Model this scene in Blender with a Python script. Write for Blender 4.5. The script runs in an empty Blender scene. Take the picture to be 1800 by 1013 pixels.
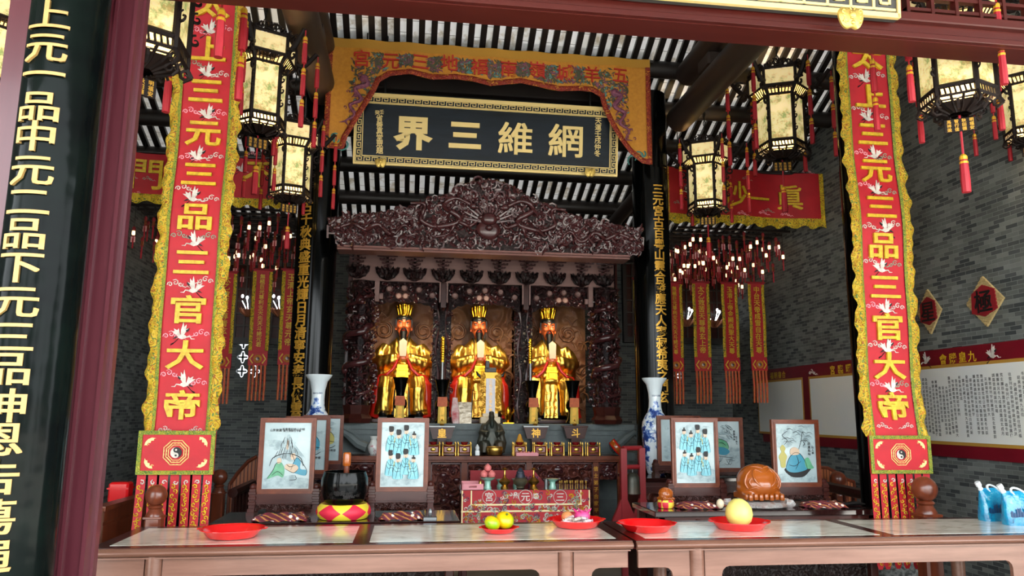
import bpy, bmesh, math, random
from mathutils import Vector, Matrix
rnd = random.Random(7)
S = bpy.context.scene
C = S.collection
PI = math.pi

# ---------------------------------------------------------------- camera
F = 1318.0; EYE = 1.55
def _ray(x, y): return Vector(((x-900)/F, (506.5-y)/F, -1.0))
_Y = _ray(719, 725).normalized()
_Z = _ray(960, -7400); _Z = (_Z-_Y*_Z.dot(_Y)).normalized()
_X = _Y.cross(_Z)
ROT = Matrix((_X, _Y, _Z))
cd = bpy.data.cameras.new('camera'); cam = bpy.data.objects.new('camera', cd); C.objects.link(cam)
cam.matrix_world = Matrix.Translation((0, 0, EYE)) @ ROT.to_4x4()
cd.sensor_width = 36; cd.lens = F/1800*36; cd.clip_start = .05; cd.clip_end = 200
S.camera = cam
# ---------------------------------------------------------------- sky, exposure
W = bpy.data.worlds.new('sky'); S.world = W; W.use_nodes = True
wn = W.node_tree.nodes; wl = W.node_tree.links
bg = wn['Background']; bg.inputs[1].default_value = 7.5
_tc = wn.new('ShaderNodeTexCoord'); _sx = wn.new('ShaderNodeSeparateXYZ'); wl.new(_tc.outputs['Generated'], _sx.inputs[0])
_nz = wn.new('ShaderNodeTexNoise'); _nz.inputs['Scale'].default_value = 3.4; _nz.inputs['Detail'].default_value = 3; _mp = wn.new('ShaderNodeMapping'); _mp.inputs['Scale'].default_value = (1, 1, .35)
wl.new(_tc.outputs['Generated'], _mp.inputs[0]); wl.new(_mp.outputs[0], _nz.inputs['Vector'])
_ad = wn.new('ShaderNodeMath'); _ad.operation = 'MULTIPLY_ADD'; _ad.inputs[1].default_value = 1.1; wl.new(_sx.outputs[2], _ad.inputs[0]); wl.new(_nz.outputs[0], _ad.inputs[2])
_rp = wn.new('ShaderNodeValToRGB'); _rp.color_ramp.elements[0].position = .52; _rp.color_ramp.elements[0].color = (.10, .12, .10, 1); _rp.color_ramp.elements[1].position = .68; _rp.color_ramp.elements[1].color = (.90, .96, 1, 1)
wl.new(_ad.outputs[0], _rp.inputs[0]); wl.new(_rp.outputs[0], bg.inputs[0])     # open sky; low dark noise added as unseen trees and roofs, to streak reflections
_sl = bpy.data.lights.new('sun', 'SUN'); _sl.energy = 42; _sl.angle = .02; _sl.color = (1, .96, .9)
_so = bpy.data.objects.new('sun', _sl); C.objects.link(_so); _so.rotation_euler = (math.radians(-38), 0, 0)     # high behind the hall: lights the courtyard only
S.view_settings.view_transform = 'Standard'; S.view_settings.look = 'None'
S.view_settings.exposure = 0.12; S.view_settings.gamma = 1; S.view_settings.use_curve_mapping = False
S.cycles.use_denoising = True
S.cycles.max_bounces = 8; S.cycles.diffuse_bounces = 4; S.cycles.glossy_bounces = 4; S.cycles.transmission_bounces = 6
S.cycles.sample_clamp_indirect = 6; S.cycles.caustics_reflective = False; S.cycles.caustics_refractive = False

# places in the hall: the point at depth Y (or height Z, or wall X) seen at a spot of the photograph
def _d(x, y): return ROT @ _ray(x, y)
def P(x, y, Y): v = _d(x, y); return Vector((0, 0, EYE))+v*(Y/v.y)
def PZ(x, y, Z): v = _d(x, y); return Vector((0, 0, EYE))+v*((Z-EYE)/v.z)
def PX(x, y, X): v = _d(x, y); return Vector((0, 0, EYE))+v*(X/v.x)

# ---------------------------------------------------------------- materials
def lin(h):
    h = h.lstrip('#'); o = []
    for i in (0, 2, 4):
        v = int(h[i:i+2], 16)/255
        o.append(v/12.92 if v <= .04045 else ((v+.055)/1.055)**2.4)
    return (*o, 1)
class NT:
    def __init__(s, name):
        s.m = bpy.data.materials.new(name); s.m.use_nodes = True
        s.t = s.m.node_tree; s.b = s.t.nodes['Principled BSDF']
    def n(s, typ, **kw):
        nd = s.t.nodes.new(typ)
        for k, v in kw.items(): setattr(nd, k, v)
        return nd
    def l(s, a, b): s.t.links.new(a, b)
    def set(s, **kw):
        for k, v in kw.items(): s.b.inputs[k.replace('_', ' ')].default_value = v
    def obj(s, scale=(1, 1, 1), geo=False):
        if geo: src = s.n('ShaderNodeNewGeometry').outputs['Position']
        else: src = s.n('ShaderNodeTexCoord').outputs['Object']
        mp = s.n('ShaderNodeMapping'); mp.inputs['Scale'].default_value = scale
        s.l(src, mp.inputs[0]); return mp.outputs[0]
    def noise(s, vec, scale, detail=4, rough=.6, dist=0):
        nd = s.n('ShaderNodeTexNoise'); nd.inputs['Scale'].default_value = scale; nd.inputs['Detail'].default_value = detail
        nd.inputs['Roughness'].default_value = rough; nd.inputs['Distortion'].default_value = dist
        s.l(vec, nd.inputs['Vector']); return nd.outputs[0]
    def ramp(s, fac, stops, interp='LINEAR'):
        nd = s.n('ShaderNodeValToRGB'); nd.color_ramp.interpolation = interp; e = nd.color_ramp.elements
        while len(e) < len(stops): e.new(.5)
        for el, (p, c) in zip(e, stops): el.position = p; el.color = lin(c) if isinstance(c, str) else c
        s.l(fac, nd.inputs[0]); return nd.outputs[0]
    def bump(s, h, strength, dist=.01):
        nd = s.n('ShaderNodeBump'); nd.inputs['Strength'].default_value = strength; nd.inputs['Distance'].default_value = dist
        s.l(h, nd.inputs['Height']); s.l(nd.outputs[0], s.b.inputs['Normal'])
    def base(s, c): s.l(c, s.b.inputs['Base Color'])
def mat(name, col, rough=.5, metal=0, col2=None, ns=6, stretch=(1, 1, 1), bump=0, bs=40, bdist=.01, coat=0, spec=.5, dist=0, lo=.3, hi=.7, geo=False):
    t = NT(name); t.set(Base_Color=lin(col), Roughness=rough, Metallic=metal, Coat_Weight=coat, Specular_IOR_Level=spec)
    if coat: t.set(Coat_Roughness=.08)
    v = t.obj(stretch, geo)
    if col2: t.base(t.ramp(t.noise(v, ns, 5, .6, dist), [(lo, col), (hi, col2)]))
    if bump: t.bump(t.noise(v, bs, 3, .6), bump, bdist)
    return t.m
def emat(name, col, strength, base=None):
    t = NT(name); t.set(Base_Color=lin(base or col), Roughness=.5, Emission_Color=lin(col), Emission_Strength=strength); return t.m

def brick(name, axis, tones, bw=.15, rh=.040, mortar='#8a908d'):
    t = NT(name); t.set(Roughness=.75)
    sep = t.n('ShaderNodeSeparateXYZ'); t.l(t.n('ShaderNodeNewGeometry').outputs['Position'], sep.inputs[0])
    cb = t.n('ShaderNodeCombineXYZ'); t.l(sep.outputs['XY'.index(axis)], cb.inputs[0]); t.l(sep.outputs[2], cb.inputs[1])
    b = t.n('ShaderNodeTexBrick'); b.offset = .5; b.inputs['Scale'].default_value = 1; b.inputs['Brick Width'].default_value = bw
    b.inputs['Row Height'].default_value = rh; b.inputs['Mortar Size'].default_value = .0027; b.inputs['Mortar Smooth'].default_value = .3
    b.inputs['Color1'].default_value = lin(tones[0]); b.inputs['Color2'].default_value = lin(tones[1]); b.inputs['Mortar'].default_value = lin(mortar); b.inputs['Bias'].default_value = 0
    t.l(cb.outputs[0], b.inputs['Vector'])
    nz = t.noise(cb.outputs[0], 1.3, 5, .6)
    mx = t.n('ShaderNodeMix', data_type='RGBA', blend_type='MULTIPLY'); mx.inputs[0].default_value = 1
    t.l(b.outputs[0], mx.inputs[6]); t.l(t.ramp(nz, [(.3, '#c8c8c4'), (.7, '#ffffff')]), mx.inputs[7]); t.base(mx.outputs[2])
    inv = t.n('ShaderNodeMath', operation='MULTIPLY'); inv.inputs[1].default_value = -1; t.l(b.outputs[1], inv.inputs[0])
    t.bump(inv.outputs[0], .5, .004)
    return t.m
def embroidery(name, ground, tones, scale, gold='#c9a92a', rough=.55):
    """yellow ground stitched with small curling motifs"""
    t = NT(name); t.set(Roughness=rough, Specular_IOR_Level=.4)
    v = t.obj()
    vo = t.n('ShaderNodeTexVoronoi', feature='SMOOTH_F1'); vo.inputs['Scale'].default_value = scale; t.l(v, vo.inputs['Vector'])
    wv = t.n('ShaderNodeMath', operation='SINE'); mu = t.n('ShaderNodeMath', operation='MULTIPLY'); mu.inputs[1].default_value = 22
    t.l(vo.outputs['Distance'], mu.inputs[0]); t.l(mu.outputs[0], wv.inputs[0])
    nz = t.noise(v, scale*.45, 3)
    pat = t.ramp(nz, [(.40, tones[0]), (.47, tones[1]), (.56, tones[2])], 'CONSTANT')
    ms = t.ramp(wv.outputs[0], [(.45, (0, 0, 0, 1)), (.6, (1, 1, 1, 1))])
    mx = t.n('ShaderNodeMix', data_type='RGBA'); t.l(ms, mx.inputs[0]); mx.inputs[6].default_value = lin(ground); t.l(pat, mx.inputs[7])
    t.base(mx.outputs[2]); t.bump(wv.outputs[0], .5, .006)
    return t.m
def carved(name, c1, c2, scale=14, rough=.3, strength=1.0, dist=.03):
    """dark lacquered wood covered in shallow carved scrollwork"""
    t = NT(name); t.set(Roughness=rough+.08, Coat_Weight=.08, Coat_Roughness=.2, Specular_IOR_Level=.4)
    v = t.obj()
    vo = t.n('ShaderNodeTexVoronoi', feature='SMOOTH_F1'); vo.inputs['Scale'].default_value = scale; t.l(v, vo.inputs['Vector'])
    mu = t.n('ShaderNodeMath', operation='MULTIPLY'); mu.inputs[1].default_value = 16; sn = t.n('ShaderNodeMath', operation='SINE')
    t.l(vo.outputs['Distance'], mu.inputs[0]); t.l(mu.outputs[0], sn.inputs[0])
    ad = t.n('ShaderNodeMath', operation='MULTIPLY_ADD'); ad.inputs[1].default_value = 1.5; t.l(t.noise(v, scale*1.3, 4), ad.inputs[0]); t.l(sn.outputs[0], ad.inputs[2])
    t.base(t.ramp(t.noise(v, 3, 4), [(.3, c1), (.7, c2)])); t.bump(ad.outputs[0], strength, dist)
    return t.m

M = {}
M['brickR'] = brick('grey_brick_side', 'Y', ('#868a87', '#3d4245'), .13, .038)
M['brickB'] = brick('grey_brick_rear', 'X', ('#7a7e7b', '#424749'), .15, .038)
M['floor'] = mat('stone_floor', '#b0aaa0', .4, col2='#948e85', ns=2)
M['court'] = mat('courtyard_paving', '#b9b6ae', .8, col2='#a3a099', ns=1.5)
M['tile'] = mat('pale_ceiling_tile', '#dfe2e2', .8, col2='#a9a59b', ns=4, lo=.45, hi=.85)
M['blackwood'] = mat('black_roof_timber', '#16110f', .45, col2='#221a17', ns=3)
M['beamwood'] = mat('dark_beam_wood', '#2a201b', .5, col2='#3a2d27', ns=3, stretch=(3, .4, 3))
M['lacquer'] = mat('black_lacquer', '#040505', .14, bump=.05, bs=3, spec=.2)
M['lacquer2'] = mat('old_black_lacquer', '#07090a', .14, col2='#0d1512', ns=5, bump=.22, bs=2.2, bdist=.05, spec=.07)
M['maroon'] = mat('maroon_paint', '#4f2029', .28, col2='#5a2a32', ns=2, stretch=(4, 4, .6), coat=.15)
M['lintel'] = mat('red_lacquer_beam', '#3f110d', .38, col2='#4c1a14', ns=4, stretch=(.3, 3, 3), spec=.3)
M['redwood'] = mat('red_stained_wood', '#7a3a22', .28, col2='#522314', ns=3, stretch=(5, 5, .7), coat=.2)
M['tablewood'] = mat('worn_table_wood', '#8a6353', .38, col2='#6a4536', ns=3, stretch=(.5, 5, 5), coat=.15)
M['tabledark'] = mat('dark_table_wood', '#321510', .22, col2='#45201a', ns=3, stretch=(.6, 5, 5), coat=.1, spec=.35)
M['rosewood'] = mat('dark_rosewood', '#341410', .3, col2='#45201a', ns=4, stretch=(1, 4, 4), coat=.08, spec=.3)
M['framewood'] = mat('screen_rosewood', '#74381f', .34, col2='#542515', ns=5, stretch=(3, 3, 3), coat=.08, spec=.35)
M['carve'] = carved('carved_dark_wood', '#1c0c0b', '#331618', 15)
M['carve2'] = carved('carved_screen_wood', '#40201a', '#2a1210', 40, .3, .8, .012)
M['panelcarve'] = carved('carved_altar_panel', '#4a1f16', '#69352a', 11, .32, 1, .03)
M['curlwood'] = mat('polished_carving', '#351516', .27, col2='#4a2426', ns=6, coat=.2)
M['lowcarve'] = carved('dark_carved_table_front', '#190c0a', '#281310', 24, .35, .8, .012)
M['niche'] = carved('carved_niche_back', '#7a4a36', '#9a6c48', 4.5, .4, .6, .04)
M['headwood'] = mat('brown_header_wood', '#8a6862', .5, col2='#74544f', ns=3, stretch=(.6, 4, 4))
M['cornice'] = mat('pinkish_moulding', '#80544c', .35, col2='#6b423c', ns=3, stretch=(.6, 4, 4), coat=.2)
M['gold'] = mat('gilded', '#f0b030', .26, 1, bump=.15, bs=14)
M['goldleaf'] = mat('gold_leaf', '#bd985c', .5, .15, col2='#a8844a', ns=20)
M['goldpaint'] = mat('gold_paint', '#d6a13a', .4, .5)
M['brass'] = mat('brass', '#cfa654', .33, 1)
M['creamgold'] = mat('pale_gold_paint', '#e9cd86', .45, .1)
M['silk'] = mat('red_silk', '#ba1222', .6, col2='#a80e1d', ns=9, bump=.15, bs=5, bdist=.03)
M['silk2'] = mat('crimson_cloth', '#b3121f', .6, col2='#9c0f1b', ns=5, bump=.2, bs=6, bdist=.03)
M['silkdark'] = mat('dark_red_cloth', '#96141f', .65, col2='#7d1019', ns=5, bump=.2, bs=5, bdist=.03)
M['border'] = embroidery('embroidered_gold_border', '#bd9c22', ('#94561a', '#55702f', '#b5761e'), 40)
M['border2'] = embroidery('embroidered_gold_trim', '#c6a81c', ('#8a5a18', '#45602a', '#b5821e'), 34)
M['greenband'] = embroidery('green_gold_band', '#8c8f2e', ('#4a6a2a', '#5a7a34', '#a89a30'), 60)
M['thread'] = mat('gold_thread', '#e3bf2a', .4, col2='#b9901c', ns=30, bump=.4, bs=60)
M['white'] = mat('white_thread', '#e3dcd2', .6, col2='#b3a9a0', ns=30)
M['greythread'] = mat('grey_green_thread', '#8e9a86', .6)
M['pinkthread'] = mat('pink_thread', '#f0a3b0', .6)
M['ink'] = mat('black_ink', '#0b0a0b', .6)
M['valance'] = mat('yellow_embroidered_silk', '#d08f2c', .6, col2='#bd7c20', ns=26, bump=.35, bs=70)
M['valtop'] = mat('plain_ochre_silk', '#b8862a', .6, bump=.2, bs=12)
M['valedge'] = embroidery('red_gold_edging', '#8a2a1a', ('#b0521e', '#7a1c16', '#c88a2c'), 30)
M['redthread'] = mat('red_thread', '#b3261a', .6)
M['purple'] = mat('purple_thread', '#5a2c48', .6, col2='#985468', ns=40)
M['leafthread'] = mat('green_leaf_thread', '#33402c', .6, col2='#57503a', ns=30)
M['tealthread'] = mat('teal_thread', '#4f8a86', .6)
M['board'] = mat('blue_black_board', '#0c1116', .36, col2='#18222d', ns=2.2, stretch=(1, 1, 5), spec=.3)
M['tassel'] = mat('red_tassel', '#8e1220', .55, col2='#b01b2a', ns=60, stretch=(6, 6, .3))
M['fret'] = carved('pierced_dark_fretwork', '#1a0d0a', '#2a1510', 40, .35, .8, .01)
M['lanternwood'] = mat('dark_lantern_wood', '#120a08', .6, col2='#1d100c', ns=8, spec=.25)
M['marble'] = mat('cream_marble', '#efeada', .16, col2='#a39f8b', ns=2.6, stretch=(1, 1.6, 1), dist=2.6, lo=.46, hi=.78, coat=.4)
M['redplastic'] = mat('red_plastic', '#e01016', .25, coat=.3)
M['stone'] = mat('grey_altar_stone', '#667070', .6, col2='#4d5657', ns=5, bump=.3, bs=18)
M['porcelain'] = mat('white_porcelain', '#dfe6e8', .1, coat=.6)
M['skin'] = mat('painted_face', '#ee7038', .35, coat=.3)
M['robe_red'] = mat('red_robe_lining', '#d0241a', .3, coat=.3)
M['black'] = mat('matt_black', '#0a0909', .4)
M['ivory'] = mat('ivory_tablet', '#e2cfae', .4)
M['orangewood'] = mat('glossy_orange_wood', '#a8571a', .22, col2='#8f450f', ns=2, coat=.5)
M['amber'] = mat('amber_gourd', '#c99030', .25, coat=.4)
M['pomelo'] = mat('pomelo_peel', '#e6d67a', .45, col2='#d8c766', ns=12, bump=.15, bs=120)
M['paperwhite'] = mat('aged_paper', '#dfe3de', .5)
M['tagyellow'] = mat('yellow_paper', '#c9a83a', .6, col2='#b0902c', ns=20)
M['tagorange'] = mat('orange_paper', '#c8622f', .6, col2='#a84a26', ns=30)
M['cream'] = mat('cream_poster', '#f2efe2', .22, col2='#e4e7e7', ns=.8)
M['poster_red'] = mat('maroon_poster', '#7c1524', .35, col2='#6c111e', ns=3)
M['postergold'] = mat('poster_gold_edge', '#b88a3a', .5)
M['straw'] = mat('woven_straw', '#cdb683', .7, col2='#a88f5c', ns=50, bump=.3, bs=90)
M['bronze'] = mat('dark_bronze', '#2f3a34', .4, .4, col2='#4a3b2c', ns=4)
M['steel'] = mat('dull_metal', '#7c7f80', .35, .8)
M['celadon'] = mat('celadon_glaze', '#8fc0ae', .2, coat=.4)
M['pink'] = mat('pink_lacquer', '#d98a92', .4)
M['peach'] = mat('peach_skin', '#e08a82', .45, col2='#d66a6a', ns=9)
M['stonepillar'] = mat('rough_stone', '#8b8d8b', .7, col2='#3f4140', ns=30, lo=.4, hi=.6)

# ---------------------------------------------------------------- mesh builder
class MB:
    def __init__(s): s.v = []; s.f = []; s.m = []
    def add(s, vs, fs, mi=0):
        o = len(s.v); s.v += [Vector(v) for v in vs]
        for f in fs: s.f.append([o+i for i in f]); s.m.append(mi)
    def box(s, x0, x1, y0, y1, z0, z1, mi=0, M4=None):
        vs = [Vector((x, y, z)) for x in (x0, x1) for y in (y0, y1) for z in (z0, z1)]
        if M4 is not None: vs = [M4 @ v for v in vs]
        s.add(vs, [(0, 1, 3, 2), (4, 6, 7, 5), (0, 4, 5, 1), (2, 3, 7, 6), (0, 2, 6, 4), (1, 5, 7, 3)], mi)
    def cbox(s, c, dx, dy, dz, mi=0, b=0):
        """box with softened edges, centred on c"""
        c = Vector(c); b = b or min(dx, dy, dz)*.12
        x, y, z = dx/2, dy/2, dz/2; rings = []
        for zz, k in ((-z, b), (-z+b, 0), (z-b, 0), (z, b)):
            X, Y = x-k, y-k; q = b if not k else b*.6
            rings.append([c+Vector(p+(zz,)) for p in ((-X+q, -Y), (X-q, -Y), (X, -Y+q), (X, Y-q), (X-q, Y), (-X+q, Y), (-X, Y-q), (-X, -Y+q))])
        s.loft(rings, mi)
    def loft(s, rings, mi=0, closed=True, caps=True):
        n = len(rings[0]); o = len(s.v)
        vs = [v for r in rings for v in r]; fs = []
        for i in range(len(rings)-1):
            for j in range(n if closed else n-1):
                k = (j+1) % n; fs.append((i*n+j, i*n+k, (i+1)*n+k, (i+1)*n+j))
        if caps and closed: fs += [tuple(range(n-1, -1, -1)), tuple(range((len(rings)-1)*n, len(rings)*n))]
        s.add(vs, fs, mi)
    def lathe(s, prof, c=(0, 0, 0), n=20, mi=0, sx=1, sy=1, caps=True, a0=0):
        c = Vector(c)
        s.loft([[c+Vector((r*math.cos(a0+2*PI*j/n)*sx, r*math.sin(a0+2*PI*j/n)*sy, z)) for j in range(n)] for r, z in prof], mi, caps=caps)
    def tube(s, pts, r, n=6, mi=0, flat=1):
        pts = [Vector(p) for p in pts]; rings = []; up = Vector((0, 0, 1)); prev = None
        for i, p in enumerate(pts):
            t = (pts[min(i+1, len(pts)-1)]-pts[max(i-1, 0)])
            t = t.normalized() if t.length > 1e-9 else up
            a = prev if prev is not None else (Vector((1, 0, 0)) if abs(t.z) > .9 else up)
            u = (a-t*a.dot(t)); u = u.normalized() if u.length > 1e-6 else t.orthogonal().normalized()
            prev = u; w = t.cross(u); rr = r[i] if isinstance(r, (list, tuple)) else r
            rings.append([p+u*(rr*math.cos(2*PI*j/n))+w*(rr*flat*math.sin(2*PI*j/n)) for j in range(n)])
        s.loft(rings, mi)
    def ball(s, c, rx, ry=None, rz=None, nu=12, nv=8, mi=0, M4=None):
        ry = rx if ry is None else ry; rz = rx if rz is None else rz; c = Vector(c); rings = []
        for i in range(nv+1):
            a = -PI/2+PI*i/nv; k = max(math.cos(a), .02)
            r = [Vector((rx*k*math.cos(2*PI*j/nu), ry*k*math.sin(2*PI*j/nu), rz*math.sin(a))) for j in range(nu)]
            if M4 is not None: r = [M4 @ q for q in r]
            rings.append([c+q for q in r])
        s.loft(rings, mi)
    def prism(s, poly, fn, w0, w1, mi=0):
        """poly [(u,v)] extruded from w0 to w1, placed by fn(u,v,w)"""
        n = len(poly); vs = [fn(u, v, w) for w in (w0, w1) for u, v in poly]
        s.add(vs, [tuple(range(n)), tuple(range(2*n-1, n-1, -1))]+[(i, n+i, n+(i+1) % n, (i+1) % n) for i in range(n)], mi)
    def grid(s, fn, nu, nv, mi=0):
        vs = [fn(i/nu, j/nv) for j in range(nv+1) for i in range(nu+1)]
        s.add(vs, [(j*(nu+1)+i, j*(nu+1)+i+1, (j+1)*(nu+1)+i+1, (j+1)*(nu+1)+i) for j in range(nv) for i in range(nu)], mi)
    def glyph(s, ch, fn, size, depth=.01, mi=0, bold=.02, sx=1, cuts=0):
        """one written character; fn(u,v,w) places it, u right, v up, both centred"""
        rad, b0 = (-bold, 0) if bold < 0 else (0, bold)      # bold < 0: thicken by overlapping strokes (for dense characters)
        vs, fs = glyph(ch, b0, cuts)
        for k in range(5 if rad else 1):
            du, dv = (rad*math.cos(PI/4+PI/2*k), rad*math.sin(PI/4+PI/2*k)) if rad and k < 4 else (0, 0)
            s.add([fn((u+du)*size*sx, (v+dv)*size, w*depth*(1+.02*k)) for u, v, w in vs], fs, mi)
    def build(s, name, mats, parent=None, smooth=False, loc=None, shift=None, norm=True):
        me = bpy.data.meshes.new(name)
        sh = Vector(shift) if shift is not None else None
        me.from_pydata([tuple(v-sh) if sh is not None else tuple(v) for v in s.v], [], s.f)
        for m in (mats if isinstance(mats, (list, tuple)) else [mats]): me.materials.append(M[m] if isinstance(m, str) else m)
        me.polygons.foreach_set('material_index', s.m)
        if norm:
            bm = bmesh.new(); bm.from_mesh(me); bmesh.ops.recalc_face_normals(bm, faces=bm.faces[:]); bm.to_mesh(me); bm.free()
        if smooth: smooth_mesh(me, smooth)
        o = bpy.data.objects.new(name, me); C.objects.link(o)
        if parent is not None: o.parent = parent
        if loc is not None: o.location = loc
        return o
def smooth_mesh(me, ang):
    ang = ang if not isinstance(ang, bool) else 42
    bm = bmesh.new(); bm.from_mesh(me)
    for f in bm.faces: f.smooth = True
    for e in bm.edges:
        e.smooth = not (len(e.link_faces) == 2 and e.calc_face_angle(0) > math.radians(ang))
    bm.to_mesh(me); bm.free()
_gl = {}; _gc = bpy.data.curves.new('characters', 'FONT'); _go = bpy.data.objects.new('characters', _gc); _gc.resolution_u = 2
def glyph(ch, bold, cuts=0):
    if (ch, bold, cuts) not in _gl:
        if _go.name not in C.objects: C.objects.link(_go)
        _gc.body = ch; _gc.offset = bold; _gc.extrude = .5
        bpy.context.view_layer.update()
        me = bpy.data.meshes.new_from_object(_go.evaluated_get(bpy.context.evaluated_depsgraph_get()))
        if cuts:
            bm = bmesh.new(); bm.from_mesh(me)
            for k in range(1, cuts): bmesh.ops.bisect_plane(bm, geom=bm.verts[:]+bm.edges[:]+bm.faces[:], plane_co=(k/cuts, 0, 0), plane_no=(1, 0, 0))
            bm.to_mesh(me); bm.free()
        _gl[ch, bold, cuts] = ([(v.co.x-.5, v.co.y-.38, v.co.z) for v in me.vertices], [tuple(p.vertices) for p in me.polygons])
        bpy.data.meshes.remove(me)
    return _gl[ch, bold, cuts]
def fuse(mb, name, mats, parent=None, voxel=.012, it=6, smooth=80, shift=None):
    """one continuous skin over the builder's overlapping bodies"""
    o = mb.build(name, mats, None, shift=shift)
    r = o.modifiers.new('r', 'REMESH'); r.mode = 'VOXEL'; r.voxel_size = voxel; r.use_smooth_shade = True
    sm = o.modifiers.new('s', 'SMOOTH'); sm.factor = .5; sm.iterations = it
    bpy.context.view_layer.update()
    me = bpy.data.meshes.new_from_object(o.evaluated_get(bpy.context.evaluated_depsgraph_get()))
    o.modifiers.clear(); old = o.data; o.data = me; bpy.data.meshes.remove(old); me.name = name
    if not me.materials:
        for m in (mats if isinstance(mats, (list, tuple)) else [mats]): me.materials.append(M[m])
    if parent is not None: o.parent = parent
    return o
def tag(o, label, cat, group=None):
    o['label'] = label; o['category'] = cat
    if group: o['group'] = group
    return o
def thing(name, label, cat, loc=(0, 0, 0), rz=0, group=None, s=1):
    o = bpy.data.objects.new(name, None); C.objects.link(o); o.location = loc; o.rotation_euler = (0, 0, rz); o.scale = (s, s, s)
    o.empty_display_size = .1
    return tag(o, label, cat, group)
def struct(o): o['kind'] = 'structure'; return o
def dup(o, parent=None):
    c = o.copy(); C.objects.link(c)
    if parent is not None: c.parent = parent
    for ch in list(o.children): dup(ch, c)
    return c
def curl(mb, c, r, a0, turns, tr, fn, sgn=1, n=5, mi=0, steps=13, lift=.5):
    """a carved scroll: fn(u,v,w) places it"""
    pts = []; rad = []
    for i in range(steps):
        t = i/(steps-1); a = a0+sgn*turns*2*PI*t; q = r*(1-.82*t)
        pts.append(fn(c[0]+q*math.cos(a), c[1]+q*math.sin(a), tr*lift*(1+1.2*t))); rad.append(tr*(.55+.5*math.sin(PI*min(1, t*1.1+.1))))
    mb.tube(pts, rad, n, mi)
def spl(pts, n=4, closed=False):
    """smooth curve through 2-D points"""
    m = len(pts); o = []
    for i in range(m if closed else m-1):
        p = [pts[(i+k) % m] if closed else pts[min(max(i+k, 0), m-1)] for k in (-1, 0, 1, 2)]
        for k in range(n):
            u = k/n; o.append(tuple(.5*(2*b+(c-a)*u+(2*a-5*b+4*c-d)*u*u+(3*b-a-3*c+d)*u**3) for a, b, c, d in zip(*p)))
    if not closed: o.append(tuple(pts[-1]))
    return o
def xz(y): return lambda u, v, w: Vector((u, y-w, v))
def on_x(x): return lambda u, v, w: Vector((x-w, -u, v))     # on the wall that faces -X; u runs towards the viewer's right
# ================================================================ the hall
XR, XL, YB, XC = 5.1, -3.46, 11.5, .83
CZ, YF = 4.08, 3.3
def ceil_z(y):
    if y >= 5.8: u = YB-y; return CZ+.30*u+.027*u*u
    u = YB-5.8; return CZ+.30*u+.027*u*u-(5.8-y)*.62
b = MB(); b.box(XL-.3, XR+.3, 3.0, YB+.3, -.2, 0); struct(b.build('floor', 'floor'))
b = MB(); b.box(-30, 30, -30, 3.0, -.24, -.01); struct(b.build('courtyard_ground', 'court'))
b = MB(); b.box(XR, XR+.25, YF-.4, YB+.25, 0, 6.8); struct(b.build('wall_right', 'brickR'))
b = MB(); b.box(XL-.25, XL, YF-.4, YB+.25, 0, 6.8); struct(b.build('wall_left', 'brickR'))
# rear wall with two pierced vents
vents = [(P(437, 628, YB), .36, .62), (P(1187, 640, YB), .30, .56)]
xs = [XL]+[q for c, w, h in vents for q in (c.x-w/2, c.x+w/2)]+[XR]
b = MB()
for i in range(0, len(xs)-1, 2): b.box(xs[i], xs[i+1], YB, YB+.25, 0, 4.3)
for c, w, h in vents:
    b.box(c.x-w/2, c.x+w/2, YB, YB+.25, 0, c.z-h/2); b.box(c.x-w/2, c.x+w/2, YB, YB+.25, c.z+h/2, 4.3)
wb = b.build('wall_back', 'brickB'); struct(wb)
M['daylight'] = emat('daylit_opening', '#f2f8ff', 2.2)
M['vent'] = mat('vent_glaze', '#3c4442', .5)
for k, (c, w, h) in enumerate(vents):
    b = MB(); b.box(c.x-w/2, c.x+w/2, YB+.2, YB+.23, c.z-h/2, c.z+h/2); win = struct(b.build('window_%d' % (k+1), 'daylight'))
    g = MB(); q = w/2
    for i in range(2):
        for j in range(3):
            hh = h/3; cx = c.x-w/2+q*(i+.5); cz = c.z-h/2+hh*(j+.5)
            for a in range(24):
                t0, t1 = 2*PI*a/24, 2*PI*(a+1)/24
                for fill in (0,):
                    rr = lambda t: .72+.20*math.cos(4*t)
                    po = lambda t, k2: (cx+q/2*k2*math.cos(t), cz+hh/2*k2*math.sin(t))
                    def edge(t):
                        m = max(abs(math.cos(t)), abs(math.sin(t))); return (cx+q/2*math.cos(t)/m, cz+hh/2*math.sin(t)/m)
                    qd = [po(t0, rr(t0)), po(t1, rr(t1)), edge(t1), edge(t0)]
                    g.prism(qd, lambda u, v, w_: Vector((u, YB+w_, v)), .02, .06)
            g.box(cx-q*.36, cx+q*.36, YB+.025, YB+.055, cz-.012, cz+.012); g.box(cx-.012, cx+.012, YB+.025, YB+.055, cz-hh*.36, cz+hh*.36)
            g.lathe([(.028, -.0), (.028, .03)], (0, 0, 0), 8) if False else None
    g.build('pierced_grille', 'vent', win)
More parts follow.
